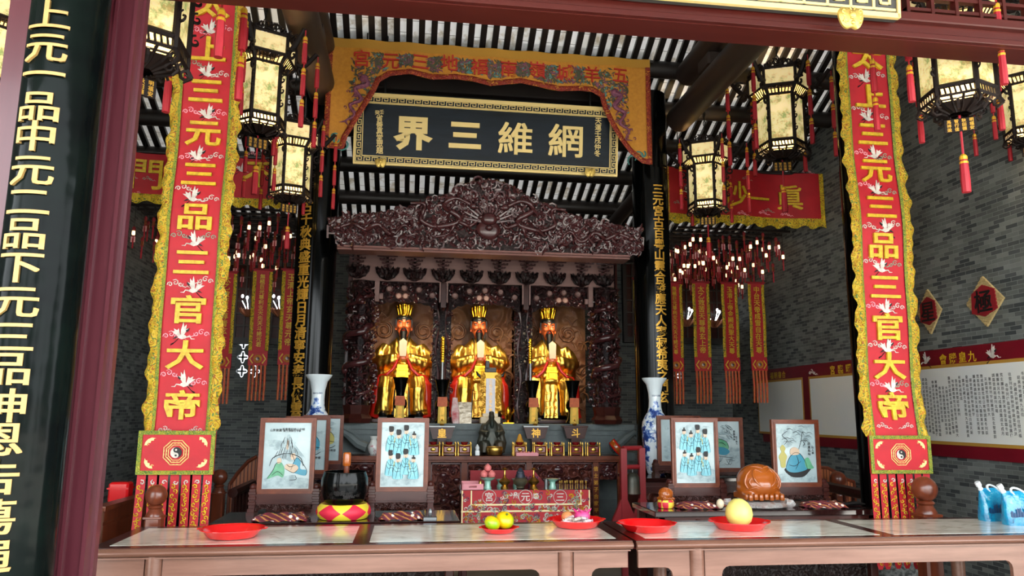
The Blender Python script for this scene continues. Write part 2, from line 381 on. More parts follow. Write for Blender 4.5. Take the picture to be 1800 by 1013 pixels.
# ceiling: pale tiles on close black rafters carried by round purlins
NY = 26; ys = [YF-.4+(YB+.25-YF+.4)*i/NY for i in range(NY+1)]
b = MB()
for i in range(NY):
    y0, y1 = ys[i], ys[i+1]
    b.add([(XL-.2, y0, ceil_z(y0)), (XR+.2, y0, ceil_z(y0)), (XR+.2, y1, ceil_z(y1)), (XL-.2, y1, ceil_z(y1)),
           (XL-.2, y0, ceil_z(y0)+.08), (XR+.2, y0, ceil_z(y0)+.08), (XR+.2, y1, ceil_z(y1)+.08), (XL-.2, y1, ceil_z(y1)+.08)], [(0, 1, 2, 3)])
t = NT('pale_ceiling_tiles'); t.set(Roughness=.8)
v = t.obj(geo=True); sp = t.n('ShaderNodeSeparateXYZ'); t.l(v, sp.inputs[0]); cb = t.n('ShaderNodeCombineXYZ'); t.l(sp.outputs[1], cb.inputs[0]); t.l(sp.outputs[0], cb.inputs[1])
bt = t.n('ShaderNodeTexBrick'); bt.inputs['Scale'].default_value = 1; bt.inputs['Brick Width'].default_value = .26; bt.inputs['Row Height'].default_value = .135; bt.inputs['Mortar Size'].default_value = .003
bt.inputs['Color1'].default_value = lin('#ffffff'); bt.inputs['Color2'].default_value = lin('#e6e3dc'); bt.inputs['Mortar'].default_value = lin('#77736a'); bt.inputs['Bias'].default_value = -.3
t.l(cb.outputs[0], bt.inputs['Vector'])
mx = t.n('ShaderNodeMix', data_type='RGBA', blend_type='MULTIPLY'); mx.inputs[0].default_value = 1; t.l(bt.outputs[0], mx.inputs[6])
t.l(t.ramp(t.noise(v, 5, 4), [(.33, '#c4b8a4'), (.48, '#ffffff')]), mx.inputs[7]); t.base(mx.outputs[2])
tr_ = t.n('ShaderNodeBsdfTranslucent'); t.l(mx.outputs[2], tr_.inputs[0]); ms_ = t.n('ShaderNodeMixShader'); ms_.inputs[0].default_value = .016     # translucency added so daylight from above brightens the tiles
t.l(t.b.outputs[0], ms_.inputs[1]); t.l(tr_.outputs[0], ms_.inputs[2]); t.l(ms_.outputs[0], t.t.nodes['Material Output'].inputs[0]); M['tiles'] = t.m
ceil = struct(b.build('ceiling', 'tiles'))
b = MB(); nr = 64; pitch = (XR-XL)/nr
for k in range(nr+1):
    x = XL+pitch*k
    for i in range(8, NY):
        y0, y1 = ys[i], ys[i+1]; z0, z1 = ceil_z(y0)-.002, ceil_z(y1)-.002; h = .045
        b.add([(x-.033, y0, z0), (x+.033, y0, z0), (x+.033, y1, z1), (x-.033, y1, z1), (x-.033, y0, z0-h), (x+.033, y0, z0-h), (x+.033, y1, z1-h), (x-.033, y1, z1-h)],
              [(4, 5, 6, 7), (0, 3, 7, 4), (1, 5, 6, 2), (0, 4, 5, 1), (3, 2, 6, 7)])
b.build('rafter', 'blackwood', ceil)['kind'] = 'stuff'
for y in (6.05, 6.62, 7.22, 7.77, 8.29, 8.84, 9.43, 10.07, 10.74, 11.3):
    b = MB(); z = ceil_z(y)-.045-.085
    b.tube([(XL-.1, y, z), (XR+.1, y, z)], .098, 14); b.build('purlin', 'blackwood', ceil, smooth=True)
# front wall above the opening, door frame: jambs, lintel
def jamb(x0, x1, y0, y1):
    b = MB(); b.box(x0, x1, y0, y1, 0, 4.15)
    w = x1-x0
    b.box(x0, x0+.012, y0-.012, y0, 0, 4.15); b.box(x0+w*.42, x0+w*.50, y0-.014, y0, 0, 4.15); b.box(x1-.016, x1, y0-.012, y0, 0, 4.15)
    b.box(x1-.03, x1+.012, y0+.05, y0+.09, 0, 4.15)
    return b
ja, jb_ = P(134, 490, YF).x, P(198, 490, YF).x
dr = struct(jamb(ja-.02, jb_, YF, YF+.10).build('door_1', 'maroon'))
b = MB(); jx = P(2, 200, YF).x; b.box(jx-.02, P(56, 100, YF).x+.06, YF, YF+.16, 0, 4.15); struct(b.build('trim_1', 'maroon'))
z0 = P(1474, 62, YF).z
b = MB(); b.box(jb_, 4.9, YF, YF+.16, z0, z0+.16); b.cbox(((jb_+4.9)/2, YF-.012, z0+.12), 4.9-jb_, .05, .05); b.cbox(((jb_+4.9)/2, YF-.008, z0+.02), 4.9-jb_, .04, .03)
struct(b.build('trim_2', 'lintel'))
b = MB(); z1 = z0+.30      # open fretwork transom above the lintel
lx = P(1600, 20, YF).x
for x in [lx+.14*i for i in range(18)]: b.box(x, x+.018, YF+.02, YF+.06, z0+.16, 4.15)
for z in (z0+.19, z0+.26, z0+.42, z0+.50): b.box(lx, 4.9, YF+.024, YF+.056, z, z+.018)
struct(b.build('trim_3', 'lintel'))
b = MB(); b.box(-6, 7, -.6, 3.1, 4.6, 4.7); struct(b.build('porch_ceiling', 'blackwood'))
# inner tie beams and cross beams
for k, (x, y0, y1, z, r) in enumerate([(P(1280, 100, 6.6).x, 5.0, 8.0, P(1200, 165, 7.3).z, .15), (P(548, 60, 7).x+.02, 5.0, 8.0, P(1200, 165, 7.3).z, .15)]):
    b = MB(); b.tube([(x, y0, z), (x, y1, z)], r, 20); b.tube([(x, y0, z+.42), (x, y1-.3, z+.42)], r*.9, 20); b.cbox((x, y1-1.0, z+.21), .2, .3, .16); b.cbox((x, y0+.6, z+.21), .2, .3, .16)
    struct(b.build('beam_%d' % (k+1), 'beamwood', smooth=True))
b = MB(); yb_ = 7.98; zb = P(860, 300, yb_).z
b.cbox((XC, yb_, P(860, 66, yb_).z), 3.6, .14, .2); b.cbox((XC, yb_, P(860, 140, 7.9).z-.02), 3.6, .12, .3)
struct(b.build('beam_3', 'blackwood'))
for k, (a, bb) in enumerate([((1128, 335), (1080, 385)), ((570, 350), (596, 380))]):
    p, q = P(a[0], a[1], 8.2), P(bb[0], bb[1], 9.6); b = MB(); b.tube([p+(p-q)*.15, (q.x, 9.6, p.z-.02)], .085, 16); struct(b.build('beam_%d' % (k+4), 'beamwood', smooth=True))

# ---------------------------------------------------------------- columns
def column(x, y, r, h, label, m='lacquer'):
    t = thing('round_column', label, 'column', (x, y, 0))
    b = MB(); b.lathe([(r*1.0, .33), (r*1.02, h*.4), (r*.97, h)], n=40); b.build('shaft', m, t, smooth=True)
    b = MB(); b.lathe([(r*1.5, 0), (r*1.55, .10), (r*1.35, .16), (r*1.5, .28), (r*1.2, .34)], n=32); b.build('stone_base', 'stonepillar', t, smooth=True)
    return t
ci = [P(549, 600, 8.05), P(1149, 600, 8.05)]
column(ci[0].x, 8.05, .205, ceil_z(8.05)-.2, 'inner black lacquered column with the couplet opening with thousand autumns')
column(ci[1].x, 8.05, .205, ceil_z(8.05)-.2, 'inner black lacquered column with the couplet naming the ancient temple')
fl, fr = P(336, 500, 6.3), P(1528, 500, 6.3)
column(fl.x, 6.3, .17, ceil_z(6.3)-.2, 'black column almost hidden behind the banner with the tassel hung before it')
column(fr.x, 6.3, .19, ceil_z(6.3)-.2, 'black column peeking out beside the banner in front of the wall posters')
pc = P(72, 500, 3.06)
pt = column(pc.x, 3.06, .142, 4.15, 'thick glossy black porch column with large gold characters, its lacquer cracked and greenish', 'lacquer2')
# gold characters wrapped round the porch column
txt = '上元一品中元二品下元三品神恩告蕩遍'
px = [(104, 28), (97, 84), (94, 131), (85, 188), (82, 241), (73, 299), (70, 355), (65, 411), (57, 470), (48, 530), (42, 592), (36, 648), (32, 713), (24, 772), (24, 838), (12, 908), (8, 975)]
zz = [P(x, y, 2.92).z for x, y in px]
b = MB()
for ch, z in zip(txt, zz):
    b.glyph(ch, lambda u, v, w: Vector(((.148+w)*math.sin(-.10+u/.148), -(.148+w)*math.cos(-.10+u/.148), z+v*.80)), .158, .010, 0, -.018, 1.10, 10)
b.build('gold_characters', 'goldleaf', pt)
# curved couplet boards on the inner columns
def board(cx, y, r, mid, half, z0, z1, label, txt, pts, size):
    t = thing('couplet_board', label, 'couplet board', (cx, y, z0))
    b = MB(); n = 12; rings = []
    for i in range(n+1):
        a = mid-half+2*half*i/n
        rings.append([Vector(((r+q)*math.sin(a), -(r+q)*math.cos(a), z)) for q, z in ((.004, 0), (.03, 0), (.03, z1-z0), (.004, z1-z0))])
    b.loft(rings); b.build('board', 'lacquer', t, smooth=30)
    g = MB(); R_ = r+.03
    for ch, (x_, y_) in zip(txt, pts):
        z = P(x_, y_, y-R_).z-z0
        g.glyph(ch, lambda u, v, w: Vector(((R_+w)*math.sin(mid+u/R_), -(R_+w)*math.cos(mid+u/R_), z+v)), size, .016, 0, .02, 1, 6)
    g.build('gold_characters', 'goldpaint', t)
tl = '古千秋典盛重光輝日月清寧安泰長依雲霄'
board(ci[0].x, 8.05, .206, -.42, .62, P(527, 760, 7.85).z, P(548, 300, 7.85).z, 'curved black couplet board with gold characters behind the blue vase beside framed landscape', tl,
      [(547, 362+22.3*i) for i in range(18)], .135)
tr = '三元宮古百粵山靈合發應天人寥寂希夷之門玄'
board(ci[1].x, 8.05, .206, .05, .62, P(1165, 780, 7.85).z, P(1150, 295, 7.85).z, 'curved black couplet board with gold characters between shrine and grey bay, behind tall vase', tr,
      [(1150, 332+19.3*i) for i in range(20)], .128)

# ---------------------------------------------------------------- offering tables in front
ZT = .85
def altar_table(x0, x1, y0, y1, ztop, legs, divs, label, m='tablewood'):
    t = thing('offering_table', label, 'table', ((x0+x1)/2, (y0+y1)/2, 0)); ox, oy = t.location.x, t.location.y
    b = MB(); fr_ = .075; zs = ztop
    X = [x0+fr_]+[q for d in divs for q in (d-.045, d+.045)]+[x1-fr_ if x1 < 3 else x1-.1]
    b.box(x0, x1, y0, y0+fr_, zs-.045, zs); b.box(x0, x1, y1-fr_, y1, zs-.045, zs)
    b.box(x0, X[0], y0+fr_, y1-fr_, zs-.045, zs); b.box(X[-1], x1, y0+fr_, y1-fr_, zs-.045, zs)
    for d in divs: b.box(d-.045, d+.045, y0+fr_, y1-fr_, zs-.045, zs)
    b.build('top_frame', 'tabledark', t, shift=t.location)
    b = MB(); n = 8      # rounded front edge in paler worn wood
    pr = [(y0-.028*math.sin(PI*i/n)-.001, zs-.003-.044*i/n) for i in range(n+1)]
    b.loft([[Vector((x, y, z)) for y, z in pr]+[Vector((x, y0, zs-.047)), Vector((x, y0, zs-.003))] for x in (x0, x1)])
    b.box(x0+.01, x1-.01, y0+.004, y0+.03, zs-.058, zs-.050)
    b.build('front_edge', m, t, smooth=50, shift=t.location)
    for i in range(0, len(X), 2):
        b = MB(); b.box(X[i], X[i+1], y0+fr_, y1-fr_, zs-.03, zs+.001); b.build('marble_panel', 'marble', t, shift=t.location)
    # aprons with rounded drop corners between the legs
    lx_ = [x0+.02]+list(legs)+[x1-.02]
    for i in range(len(lx_)-1):
        a, c = lx_[i]+(.045 if i else 0), lx_[i+1]-(.045 if i < len(lx_)-2 else 0)
        za, zb_, r = zs-.058, zs-.150, .045
        drop = .38; poly = [(a, za), (c, za)]
        L = i > 0; Rr = i < len(lx_)-2; wdt = .10
        if Rr:
            poly += [(c, zb_-drop), (c-wdt, zb_-drop)]+[(c-wdt-r+r*math.cos(q), zb_-r+r*math.sin(q)) for q in (0, .5, 1.05, PI/2)]
        else: poly += [(c, zb_)]
        if L:
            poly += [(a+wdt+r-r*math.sin(q), zb_-r+r*math.cos(q)) for q in (0, .5, 1.05, PI/2)]+[(a+wdt, zb_-drop), (a, zb_-drop)]
        else: poly += [(a, zb_)]
        b = MB(); b.prism(poly, lambda u, v, w: Vector((u, w, v)), y0+.03, y0+.055); b.build('apron', m, t, shift=t.location)
    for x in legs:
        for y in (y0+.045, y1-.06):
            b = MB(); b.lathe([(.043, 0), (.043, zs-.047)], (x, y, 0), 20); b.build('leg', m, t, smooth=True, shift=t.location)
    return t
L0, L1 = PZ(160, 963, ZT), PZ(1111, 950, ZT)
yfr = 4.25
altar_table(L0.x, L1.x, yfr, 5.0, ZT, (P(270, 1000, yfr+.04).x, P(994, 1000, yfr+.04).x), (P(640, 938, 4.6).x,), 'long offering table with marble top holding the tangerines and candy plate')
altar_table(L1.x+.012, 4.35, yfr-.03, 4.97, ZT+.003, (P(1226, 1000, yfr).x, 3.75), (PZ(1488, 923, ZT).x,), 'long offering table with marble top holding the pomelo and blue water pouches')

# ---------------------------------------------------------------- red plastic plates and offerings
def plate(px, py, rpx, label, z=ZT+.0042, grp=None):
    c = PZ(px, py, z); r = (P(px+rpx, py, c.y)-P(px-rpx, py, c.y)).x/2
    t = thing('red_plate', label, 'plate', (c.x, c.y, z))
    h = r*.26
    b = MB(); b.lathe([(.01, .002), (r*.68, 0), (r*.74, .004), (r*.90, h*.80), (r*1.0, h), (r*1.0, h*1.08), (r*.93, h*.98), (r*.86, h*.80), (r*.70, .010), (.01, .010)], n=40)
    b.build('dish', 'redplastic', t, smooth=True)
    for k in range(2):
        b = MB(); a = PI*k; b.ball((r*1.0*math.cos(a), 0, h*1.02), r*.08, r*.2, .005, 10, 6); b.build('grip', 'redplastic', t, smooth=True)
    return t, c, r, h
plate(408, 944, 58, 'empty round red plastic plate on the marble beneath the red tail banner')
tp, cp, rp, hp = plate(877, 936, 33, 'small red plastic plate holding two green yellow tangerines')
M['tangerine'] = mat('green_yellow_tangerine', '#e8b800', .35, col2='#7fae10', ns=3.2, lo=.42, hi=.62, bump=.1, bs=150, coat=.2)
for k, (dx, dy, dz, r, lab) in enumerate([(-.044, -.032, .004, .049, 'greener tangerine lying lower in the small red plate'), (.038, .034, .004, .057, 'yellower larger tangerine leaning behind the green one in the small plate')]):
    b = MB(); b.lathe([(.004, -.80*r), (r*.55, -.72*r), (r*.93, -.3*r), (r, .0), (r*.9, .38*r), (r*.55, .7*r), (r*.2, .78*r), (.003, .72*r)], n=24)
    o = b.build('tangerine', 'tangerine', None, smooth=True, loc=(cp.x+dx, cp.y+dy, ZT+.018+.8*r+dz)); o.rotation_euler = (.5*k, .5-.9*k, k)
    s_ = MB(); s_.lathe([(.006, 0), (.007, .008), (.003, .011)], (0, 0, .73*r), 8); s_.build('stem_end', mat('tangerine_stem%d' % k, '#4f6a1c', .6), o)
    tag(o, lab, 'fruit')
tp, cp, rp, hp = plate(1013, 926, 48, 'red plastic plate heaped with candies, a peach and a pink fruit')
def item(name, mb, m, label, cat, loc=None, smooth=True, grp=None): return tag(mb.build(name, m, None, smooth=smooth, loc=loc), label, cat, grp)
b = MB(); b.ball((0, 0, 0), .038, .038, .034, 16, 10); item('peach', b, mat('orange_peach', '#e0a05a', .4, col2='#d06a4a', ns=8), 'orange peach on the far rim side of the candy plate', 'fruit', (cp.x-.045, cp.y+.06, ZT+.055))
b = MB(); b.ball((0, 0, 0), .052, .042, .036, 16, 10)
for k in range(7):
    a = k*.9; b.tube([(.03*math.cos(a), .025*math.sin(a), .02), (.05*math.cos(a), .036*math.sin(a), .035), (.062*math.cos(a), .04*math.sin(a), .047)], [.008, .006, .001], 4)
item('dragon_fruit', b, mat('pink_dragonfruit', '#c8246e', .45, col2='#d8568e', ns=9), 'magenta dragon fruit on the candy plate', 'fruit', (cp.x+.045, cp.y+.035, ZT+.062))
wr = [mat('candy_wrap_a', '#e6dfd0', .35, col2='#8a6f62', ns=25), mat('candy_wrap_b', '#d9d3c8', .35, col2='#b08c9c', ns=25)]
for k in range(14):
    a = rnd.uniform(-.3, .8); c = Vector((cp.x-.085+.012*k*.9+rnd.uniform(-.01, .01), cp.y-.045+rnd.uniform(-.02, .055), ZT+.030+.013*(k % 3)))
    b = MB(); b.tube([(-.032, 0, 0), (-.024, 0, 0), (-.018, 0, 0), (.018, 0, 0), (.024, 0, 0), (.032, 0, 0)], [.011, .004, .011, .011, .004, .011], 7)
    o = item('candy', b, wr[k % 2], 'white paper wrapped stick candy in the heap on the candy plate', 'candy', c, grp='wrapped candies'); o.rotation_euler = (0, rnd.uniform(-.3, .1), a)
for k in range(5):
    b = MB(); b.ball((0, 0, 0), .018, .012, .009, 8, 6); o = item('green_candy', b, mat('green_wrap', '#6fb04a', .35, col2='#2f7a3a', ns=30) if k == 0 else bpy.data.materials['green_wrap'], 'green wrapped candy at the front of the candy plate', 'candy', (cp.x+.02+.022*k, cp.y-.05+.012*(k % 2), ZT+.022), grp='green candies'); o.rotation_euler = (0, 0, k)
tp, cp, rp, hp = plate(1137, 933, 49, 'red plastic plate with only a scrap of foil, beside the table seam')
b = MB(); b.prism([(-.022, -.006), (.0, -.012), (.024, -.004), (.014, .010), (-.010, .008)], lambda u, v, w: Vector((u, v, w)), 0, .004); item('foil_scrap', b, mat('silver_foil', '#d8dadf', .3, .6), 'small silver foil scrap in the nearly empty plate', 'wrapper', (cp.x, cp.y, ZT+.013))
tp, cp, rp, hp = plate(1300, 930, 50, 'red plastic plate under the large yellow pomelo')
r = (P(1321, 895, cp.y).x-P(1276, 895, cp.y).x)/2
b = MB(); b.lathe([(.006, -.95*r), (.5*r, -.9*r), (.86*r, -.55*r), (1.0*r, -.08*r), (.93*r, .38*r), (.68*r, .78*r), (.36*r, 1.02*r), (.08*r, 1.08*r), (.004, 1.05*r)], n=32)
o = item('pomelo', b, 'pomelo', 'large yellow pomelo sitting in the red plate', 'fruit', (cp.x, cp.y, ZT+.0175+.95*r)); o.rotation_euler = (.05, -.08, .3)
s_ = MB(); s_.lathe([(.008, 0), (.006, .006)], (0, 0, 1.05*r), 8); s_.build('stem_end', 'leafthread', o)
# ---------------------------------------------------------------- blue water pouches
t = NT('blue_plastic_pouch'); t.set(Roughness=.12, Coat_Weight=.5, Transmission_Weight=.25); v = t.obj()
t.base(t.ramp(t.noise(v, 13, 3), [(.35, '#0a7fb4'), (.58, '#1fa6d2'), (.74, '#a5dff0')])); t.bump(t.noise(v, 18, 2), .5, .02); M['pouch'] = t.m
M['pouchprint'] = mat('dark_blue_print', '#173a63', .4)
def pouch(px, py, y, rz, label, h=.25, w=.20):
    p = P(px, py, y); t = thing('water_pouch', label, 'water pouch', (p.x, y, ZT+.004), rz)
    b = MB(); rings = []
    for i in range(13):
        k = i/12; z = h*.86*k; tw = w/2*(1-.10*k**4)*(.97+.03*math.sin(9*k)); th = .052*(1-k**2.2*.93)+.004; sh = (.30*w*max(0, k-.72)/.28 if k > .72 else 0)
        rings.append([Vector((-tw*.0-sh*.0+(tw-(sh if j_ > 0 else 0)*0)*math.copysign(abs(math.cos(a))**.45, math.cos(a)), th*math.sin(a), z)) for j_, a in [(0, 2*PI*j/20) for j in range(20)]])
    b.loft(rings); b.build('bag', 'pouch', t, smooth=True)
    b = MB(); b.lathe([(.017, -.006), (.017, .002), (.014, .004), (.014, .022), (.019, .022), (.019, .047), (.016, .051)], n=16)
    o = b.build('cap', 'porcelain', t, smooth=True, loc=(-w*.40, 0, h*.84)); o.rotation_euler = (0, -.5, 0)
    b = MB(); pts = [(.065*math.cos(a)*1.0, 0, .026*math.sin(a)) for a in [2*PI*i/18 for i in range(19)]]; b.tube(pts, .007, 6, flat=1.4)
    o = b.build('handle', 'porcelain', t, smooth=True, loc=(w*.10, -.012, h*.78)); o.rotation_euler = (.1, .55, 0)
    g = MB(); fn = lambda u, v, w_: Vector((u, -.0572+.006*(u/.07)**2-w_, v))
    for k in range(9):
        u = -.068+.017*k; hh = [.03, .02, .045, .05, .028, .05, .04, .022, .03][k]
        g.prism([(u-.007, .055), (u+.007, .055), (u+.007, .055+hh), (u, .064+hh), (u-.007, .055+hh)], fn, 0, .001)
    for z in (.02, .03, .04, .05): g.prism([(-.07, z), (.07, z), (.07, z+.004), (-.07, z+.004)], fn, 0, .001)
    g.build('label_print', 'pouchprint', t)
pouch(1744, 900, 4.81, .12, 'blue water pouch with white cap set a little behind its two neighbours')
pouch(1788, 900, 4.60, -.12, 'blue water pouch with white handle between the other two pouches')
pouch(1838, 900, 4.72, .1, 'blue water pouch cut off at the picture edge')
# ================================================================ hangings
def flatfn(y): return lambda u, v, w: Vector((u, y-w, v))
def crane(mb, c, s, fn, flip=1, mw=0, mk=1):
    """embroidered crane with spread wings"""
    x, z = c; f = lambda u, v, w: fn(x+flip*u*s, z+v*s, w)
    mb.prism([(-.16, -.04), (.02, -.12), (.2, -.06), (.24, .02), (.1, .08), (-.08, .06)], f, .001, .006, mw)
    mb.prism([(-.02, .05), (.10, .06), (.10, .28), (.02, .62), (-.02, .40), (-.12, .52), (-.10, .30), (-.2, .36)], f, .001, .007, mw)
    mb.prism([(.12, .03), (.22, .0), (.5, .22), (.36, .22), (.40, .34), (.26, .26), (.2, .34)], f, .001, .006, mw)
    mb.tube([f(-.15, -.02, .004), f(-.28, .0, .005), (f(-.34, -.10, .005)), f(-.48, -.10, .004)], [s*.035, s*.026, s*.026, s*.012], 5, mw)
    mb.prism([(.2, -.05), (.42, -.12), (.30, .0)], f, .002, .008, mk); mb.prism([(-.24, .36), (-.10, .26), (-.13, .18), (-.22, .26)], f, .002, .008, mk)
    for q in (0, .05): mb.tube([f(.16, -.06, .004), f(.34+q, -.26-q, .004), f(.5, -.34-q, .004)], s*.014, 4, mk)
def cloud(mb, c, s, fn, mi, flip=1):
    x, z = c; f = lambda u, v, w: fn(x+flip*u, z+v, w+.003)
    for (u, v, r, a) in ((-.5, 0, .22, 3.4), (-.1, .16, .26, 2.4), (.3, .02, .2, .3)):
        curl(mb, (u*s, v*s), r*s, a, 1.25, s*.045, f, -1, 4, mi, 10, .2)
    mb.tube([f(.4*s, -.1*s, 0), f(.7*s, -.22*s, 0), f(.8*s, -.10*s, 0), f(1.05*s, -.26*s, 0)], [s*.05, s*.04, s*.04, s*.01], 4, mi)
def bat(mb, c, s, ang, fn, mi):
    x, z = c; ca, sa = math.cos(ang), math.sin(ang)
    f = lambda u, v, w: fn(x+s*(u*ca-v*sa), z+s*(u*sa+v*ca), w)
    mb.prism([(-.5, .1), (-.3, .25), (0, .3), (.3, .2), (.5, -.05), (.35, .02), (.25, -.08), (.1, .05), (-.05, -.05), (-.2, .1), (-.32, .0)], f, .001, .006, mi)
    curl(mb, (-.32*s*ca+x, -.32*s*sa+z), .12*s, 0, 1, .03*s, fn, 1, 4, mi, 8, .2)
def yinyang(mb, c, r, fn, mw, mk, mo):
    x, z = c
    f = lambda u, v, w: fn(x+u, z+v, w)
    for R in (1, .80, .62):
        pts = [f(r*R*math.cos(PI/8+i*PI/4), r*R*math.sin(PI/8+i*PI/4), .004) for i in range(9)]; mb.tube(pts, r*.035, 4, mo)
    for i in range(8):
        for R in (.71, .90):
            a = i*PI/4; h = r*.22
            for q in ((-1, 1) if (i+int(R*10)) % 2 else (0,)):
                p0 = (r*R*math.cos(a), r*R*math.sin(a)); t = (-math.sin(a), math.cos(a)); L = h*.35 if q else h
                mb.tube([f(p0[0]+t[0]*(q*h*.6-L), p0[1]+t[1]*(q*h*.6-L), .004), f(p0[0]+t[0]*(q*h*.6+L), p0[1]+t[1]*(q*h*.6+L), .004)], r*.03, 4, mo)
    q = r*.42; n = 24
    mb.prism([(q*math.cos(2*PI*i/n), q*math.sin(2*PI*i/n)) for i in range(n)], f, .001, .005, mw)
    s_ = [(q*math.cos(-PI/2+PI*i/12), q*math.sin(-PI/2+PI*i/12)) for i in range(13)]
    s_ += [(q/2*math.cos(PI/2+PI*i/8), q/2+q/2*math.sin(PI/2+PI*i/8)) for i in range(1, 9)]
    s_ += [(q/2*math.cos(PI/2-PI*i/8), -q/2+q/2*math.sin(PI/2-PI*i/8)) for i in range(1, 8)]
    mb.prism(s_, f, .001, .008, mk)
    mb.prism([(q*.18*math.cos(2*PI*i/10), q/2+q*.18*math.sin(2*PI*i/10)) for i in range(10)], f, .005, .010, mw)
    mb.prism([(q*.18*math.cos(2*PI*i/10), -q/2+q*.18*math.sin(2*PI*i/10)) for i in range(10)], f, .005, .010, mk)

def long_banner(y, xc, w, z_top, z_body, z_panel, z_end, chars, cz, label, seed, bw, pw):
    rr = random.Random(seed)
    t = thing('embroidered_banner', label, 'banner', (xc, y, z_end))
    sh = t.location
    wav = lambda z: .018*math.sin(z*3.1+seed)+.008*math.sin(z*7+seed)
    F_ = lambda u, v, w_: Vector((xc+u, y-w_+wav(v), v))
    b = MB(); hw = w/2-bw
    b.grid(lambda s, q: F_(-hw+2*hw*s, z_body+(z_top-z_body)*q, 0), 4, 60); b.grid(lambda s, q: F_(-hw+2*hw*s, z_body+(z_top-z_body)*q, -.006), 4, 60)
    b.build('red_field', 'silk', t, smooth=True, shift=sh, norm=False)
    for sg in (-1, 1):
        b = MB()
        def edge(s, q):
            z = z_body+(z_top-z_body)*q
            ruff = .010*math.sin(z*24+seed*3+sg)+.006*math.sin(z*57)
            u = hw+(bw+ruff)*s
            return F_(sg*u, z, .006+.022*math.sin(PI*s)**.7+.012*math.sin(z*30+s*5)*s)
        b.grid(edge, 8, 170); b.build('gold_border', 'border', t, smooth=True, shift=sh, norm=False)
        b = MB(); b.grid(lambda s, q: F_(sg*(hw-.004+.030*s), z_body+(z_top-z_body)*q, .012+.01*math.sin(PI*s)), 3, 60); b.build('green_band', 'greenband', t, smooth=True, shift=sh, norm=False)
    b = MB()
    for ch, z in zip(chars, cz): b.glyph(ch, lambda u, v, w_: F_(u, z+v*.86, w_+.012), hw*1.42, .018, 0, .02, 1.08)
    b.build('gold_characters', 'thread', t, shift=sh)
    b = MB(); mids = [(cz[i]+cz[i+1])/2 for i in range(len(cz)-1)]
    for k, z in enumerate(mids):
        fl_ = rr.choice((-1, 1)); crane(b, (rr.uniform(-.03, .03), z-.03), hw*.95, F_, fl_)
        cloud(b, (-hw*.55, z+rr.uniform(-.05, .05)), hw*.52, F_, rr.choice((0, 2, 3)), 1); cloud(b, (hw*.52, z+rr.uniform(-.06, .05)), hw*.50, F_, rr.choice((0, 2, 3)), -1)
    z = cz[-1]-(cz[-2]-cz[-1])*.50
    cloud(b, (-hw*.55, z), hw*.4, F_, 0, 1); cloud(b, (hw*.55, z), hw*.4, F_, 0, -1)
    b.build('crane_embroidery', ['white', 'ink', 'greythread', 'pinkthread'], t, shift=sh)
    # octagon panel
    pz0, pz1 = z_panel, z_body+.01; ph = pw/2
    b = MB(); b.box(xc-ph, xc+ph, y-.030+wav(pz0), y-.012+wav(pz0), pz0, pz1)
    pn = b.build('trigram_panel', 'silk', t, shift=sh)
    G_ = lambda u, v, w_: Vector((xc+u, y-.030+wav(pz0)-w_, v))
    b = MB(); e = .026
    for (u0, u1, v0, v1) in ((-ph, ph, pz0, pz0+e), (-ph, ph, pz1-e, pz1), (-ph, -ph+e, pz0+e, pz1-e), (ph-e, ph, pz0+e, pz1-e)): b.prism([(u0, v0), (u1, v0), (u1, v1), (u0, v1)], G_, 0, .008)
    b.build('green_edging', 'greenband', pn, shift=(0, 0, 0)); pn.children[0].location = -Vector(sh)
    b = MB(); zc = (pz0+pz1)/2; hp_ = (pz1-pz0)/2
    yinyang(b, (0, zc), hp_*.60, G_, 0, 1, 2)
    for sx in (-1, 1):
        for sz in (-1, 1): bat(b, (sx*ph*.68, zc+sz*hp_*.48), ph*.34, (-.75 if sx*sz > 0 else .75)+(PI if sz < 0 else 0), G_, 2)
    o = b.build('trigram_emblem', ['white', 'ink', 'creamgold'], pn); o.location = -Vector(sh)
    # seven tail strips
    for k in range(7):
        xa = -ph+2*ph*(k+.07)/7; xb = -ph+2*ph*(k+.86)/7; b = MB(); ph_ = rr.uniform(0, 6)
        ff = lambda u, v, w_: Vector((xc+u, y-.012+wav(pz0)-w_+.012*math.sin((pz0-v)*6+ph_)*(pz0-v)/(pz0-z_end), v))
        tw = rr.uniform(-.012, .012)
        b.grid(lambda s, q: ff(xa+(xb-xa)*s+tw*q, pz0-(pz0-z_end-(.0 if abs(s-.5) > .3 else -.03))*q, 0), 4, 14); st = b.build('tail_strip', 'silk', t, shift=sh, norm=False, smooth=True)
        b = MB(); n = int((pz0-z_end)/.030)
        for i in range(n):
            z_ = pz0-.03-(pz0-z_end-.03)*i/n
            curl(b, ((xa+xb)/2+tw*i/n+.007*(-1)**i, z_-.02), .017, rr.uniform(0, 6), 1.0, .0045, lambda u, v, w_: ff(u, v, w_+.004), rr.choice((-1, 1)), 4, 1 if i < 1 else 0, 7, .2)
        o = b.build('scroll_stitching', ['thread', 'white'], st); o.location = -Vector(sh)
    b = MB(); b.tube([(xc-w/2-.05, y+.02, z_top), (xc+w/2+.05, y+.02, z_top)], .018, 10); b.build('hanging_rod', 'blackwood', t, shift=sh)
    for sx in (-1, 1):
        b = MB(); b.tube([(xc+sx*w*.4, y+.02, z_top), (xc+sx*w*.4, y+.02, ceil_z(y)-.0)], .005, 5); b.build('cord', 'black', t, shift=sh)
    return t
YBN = 5.32
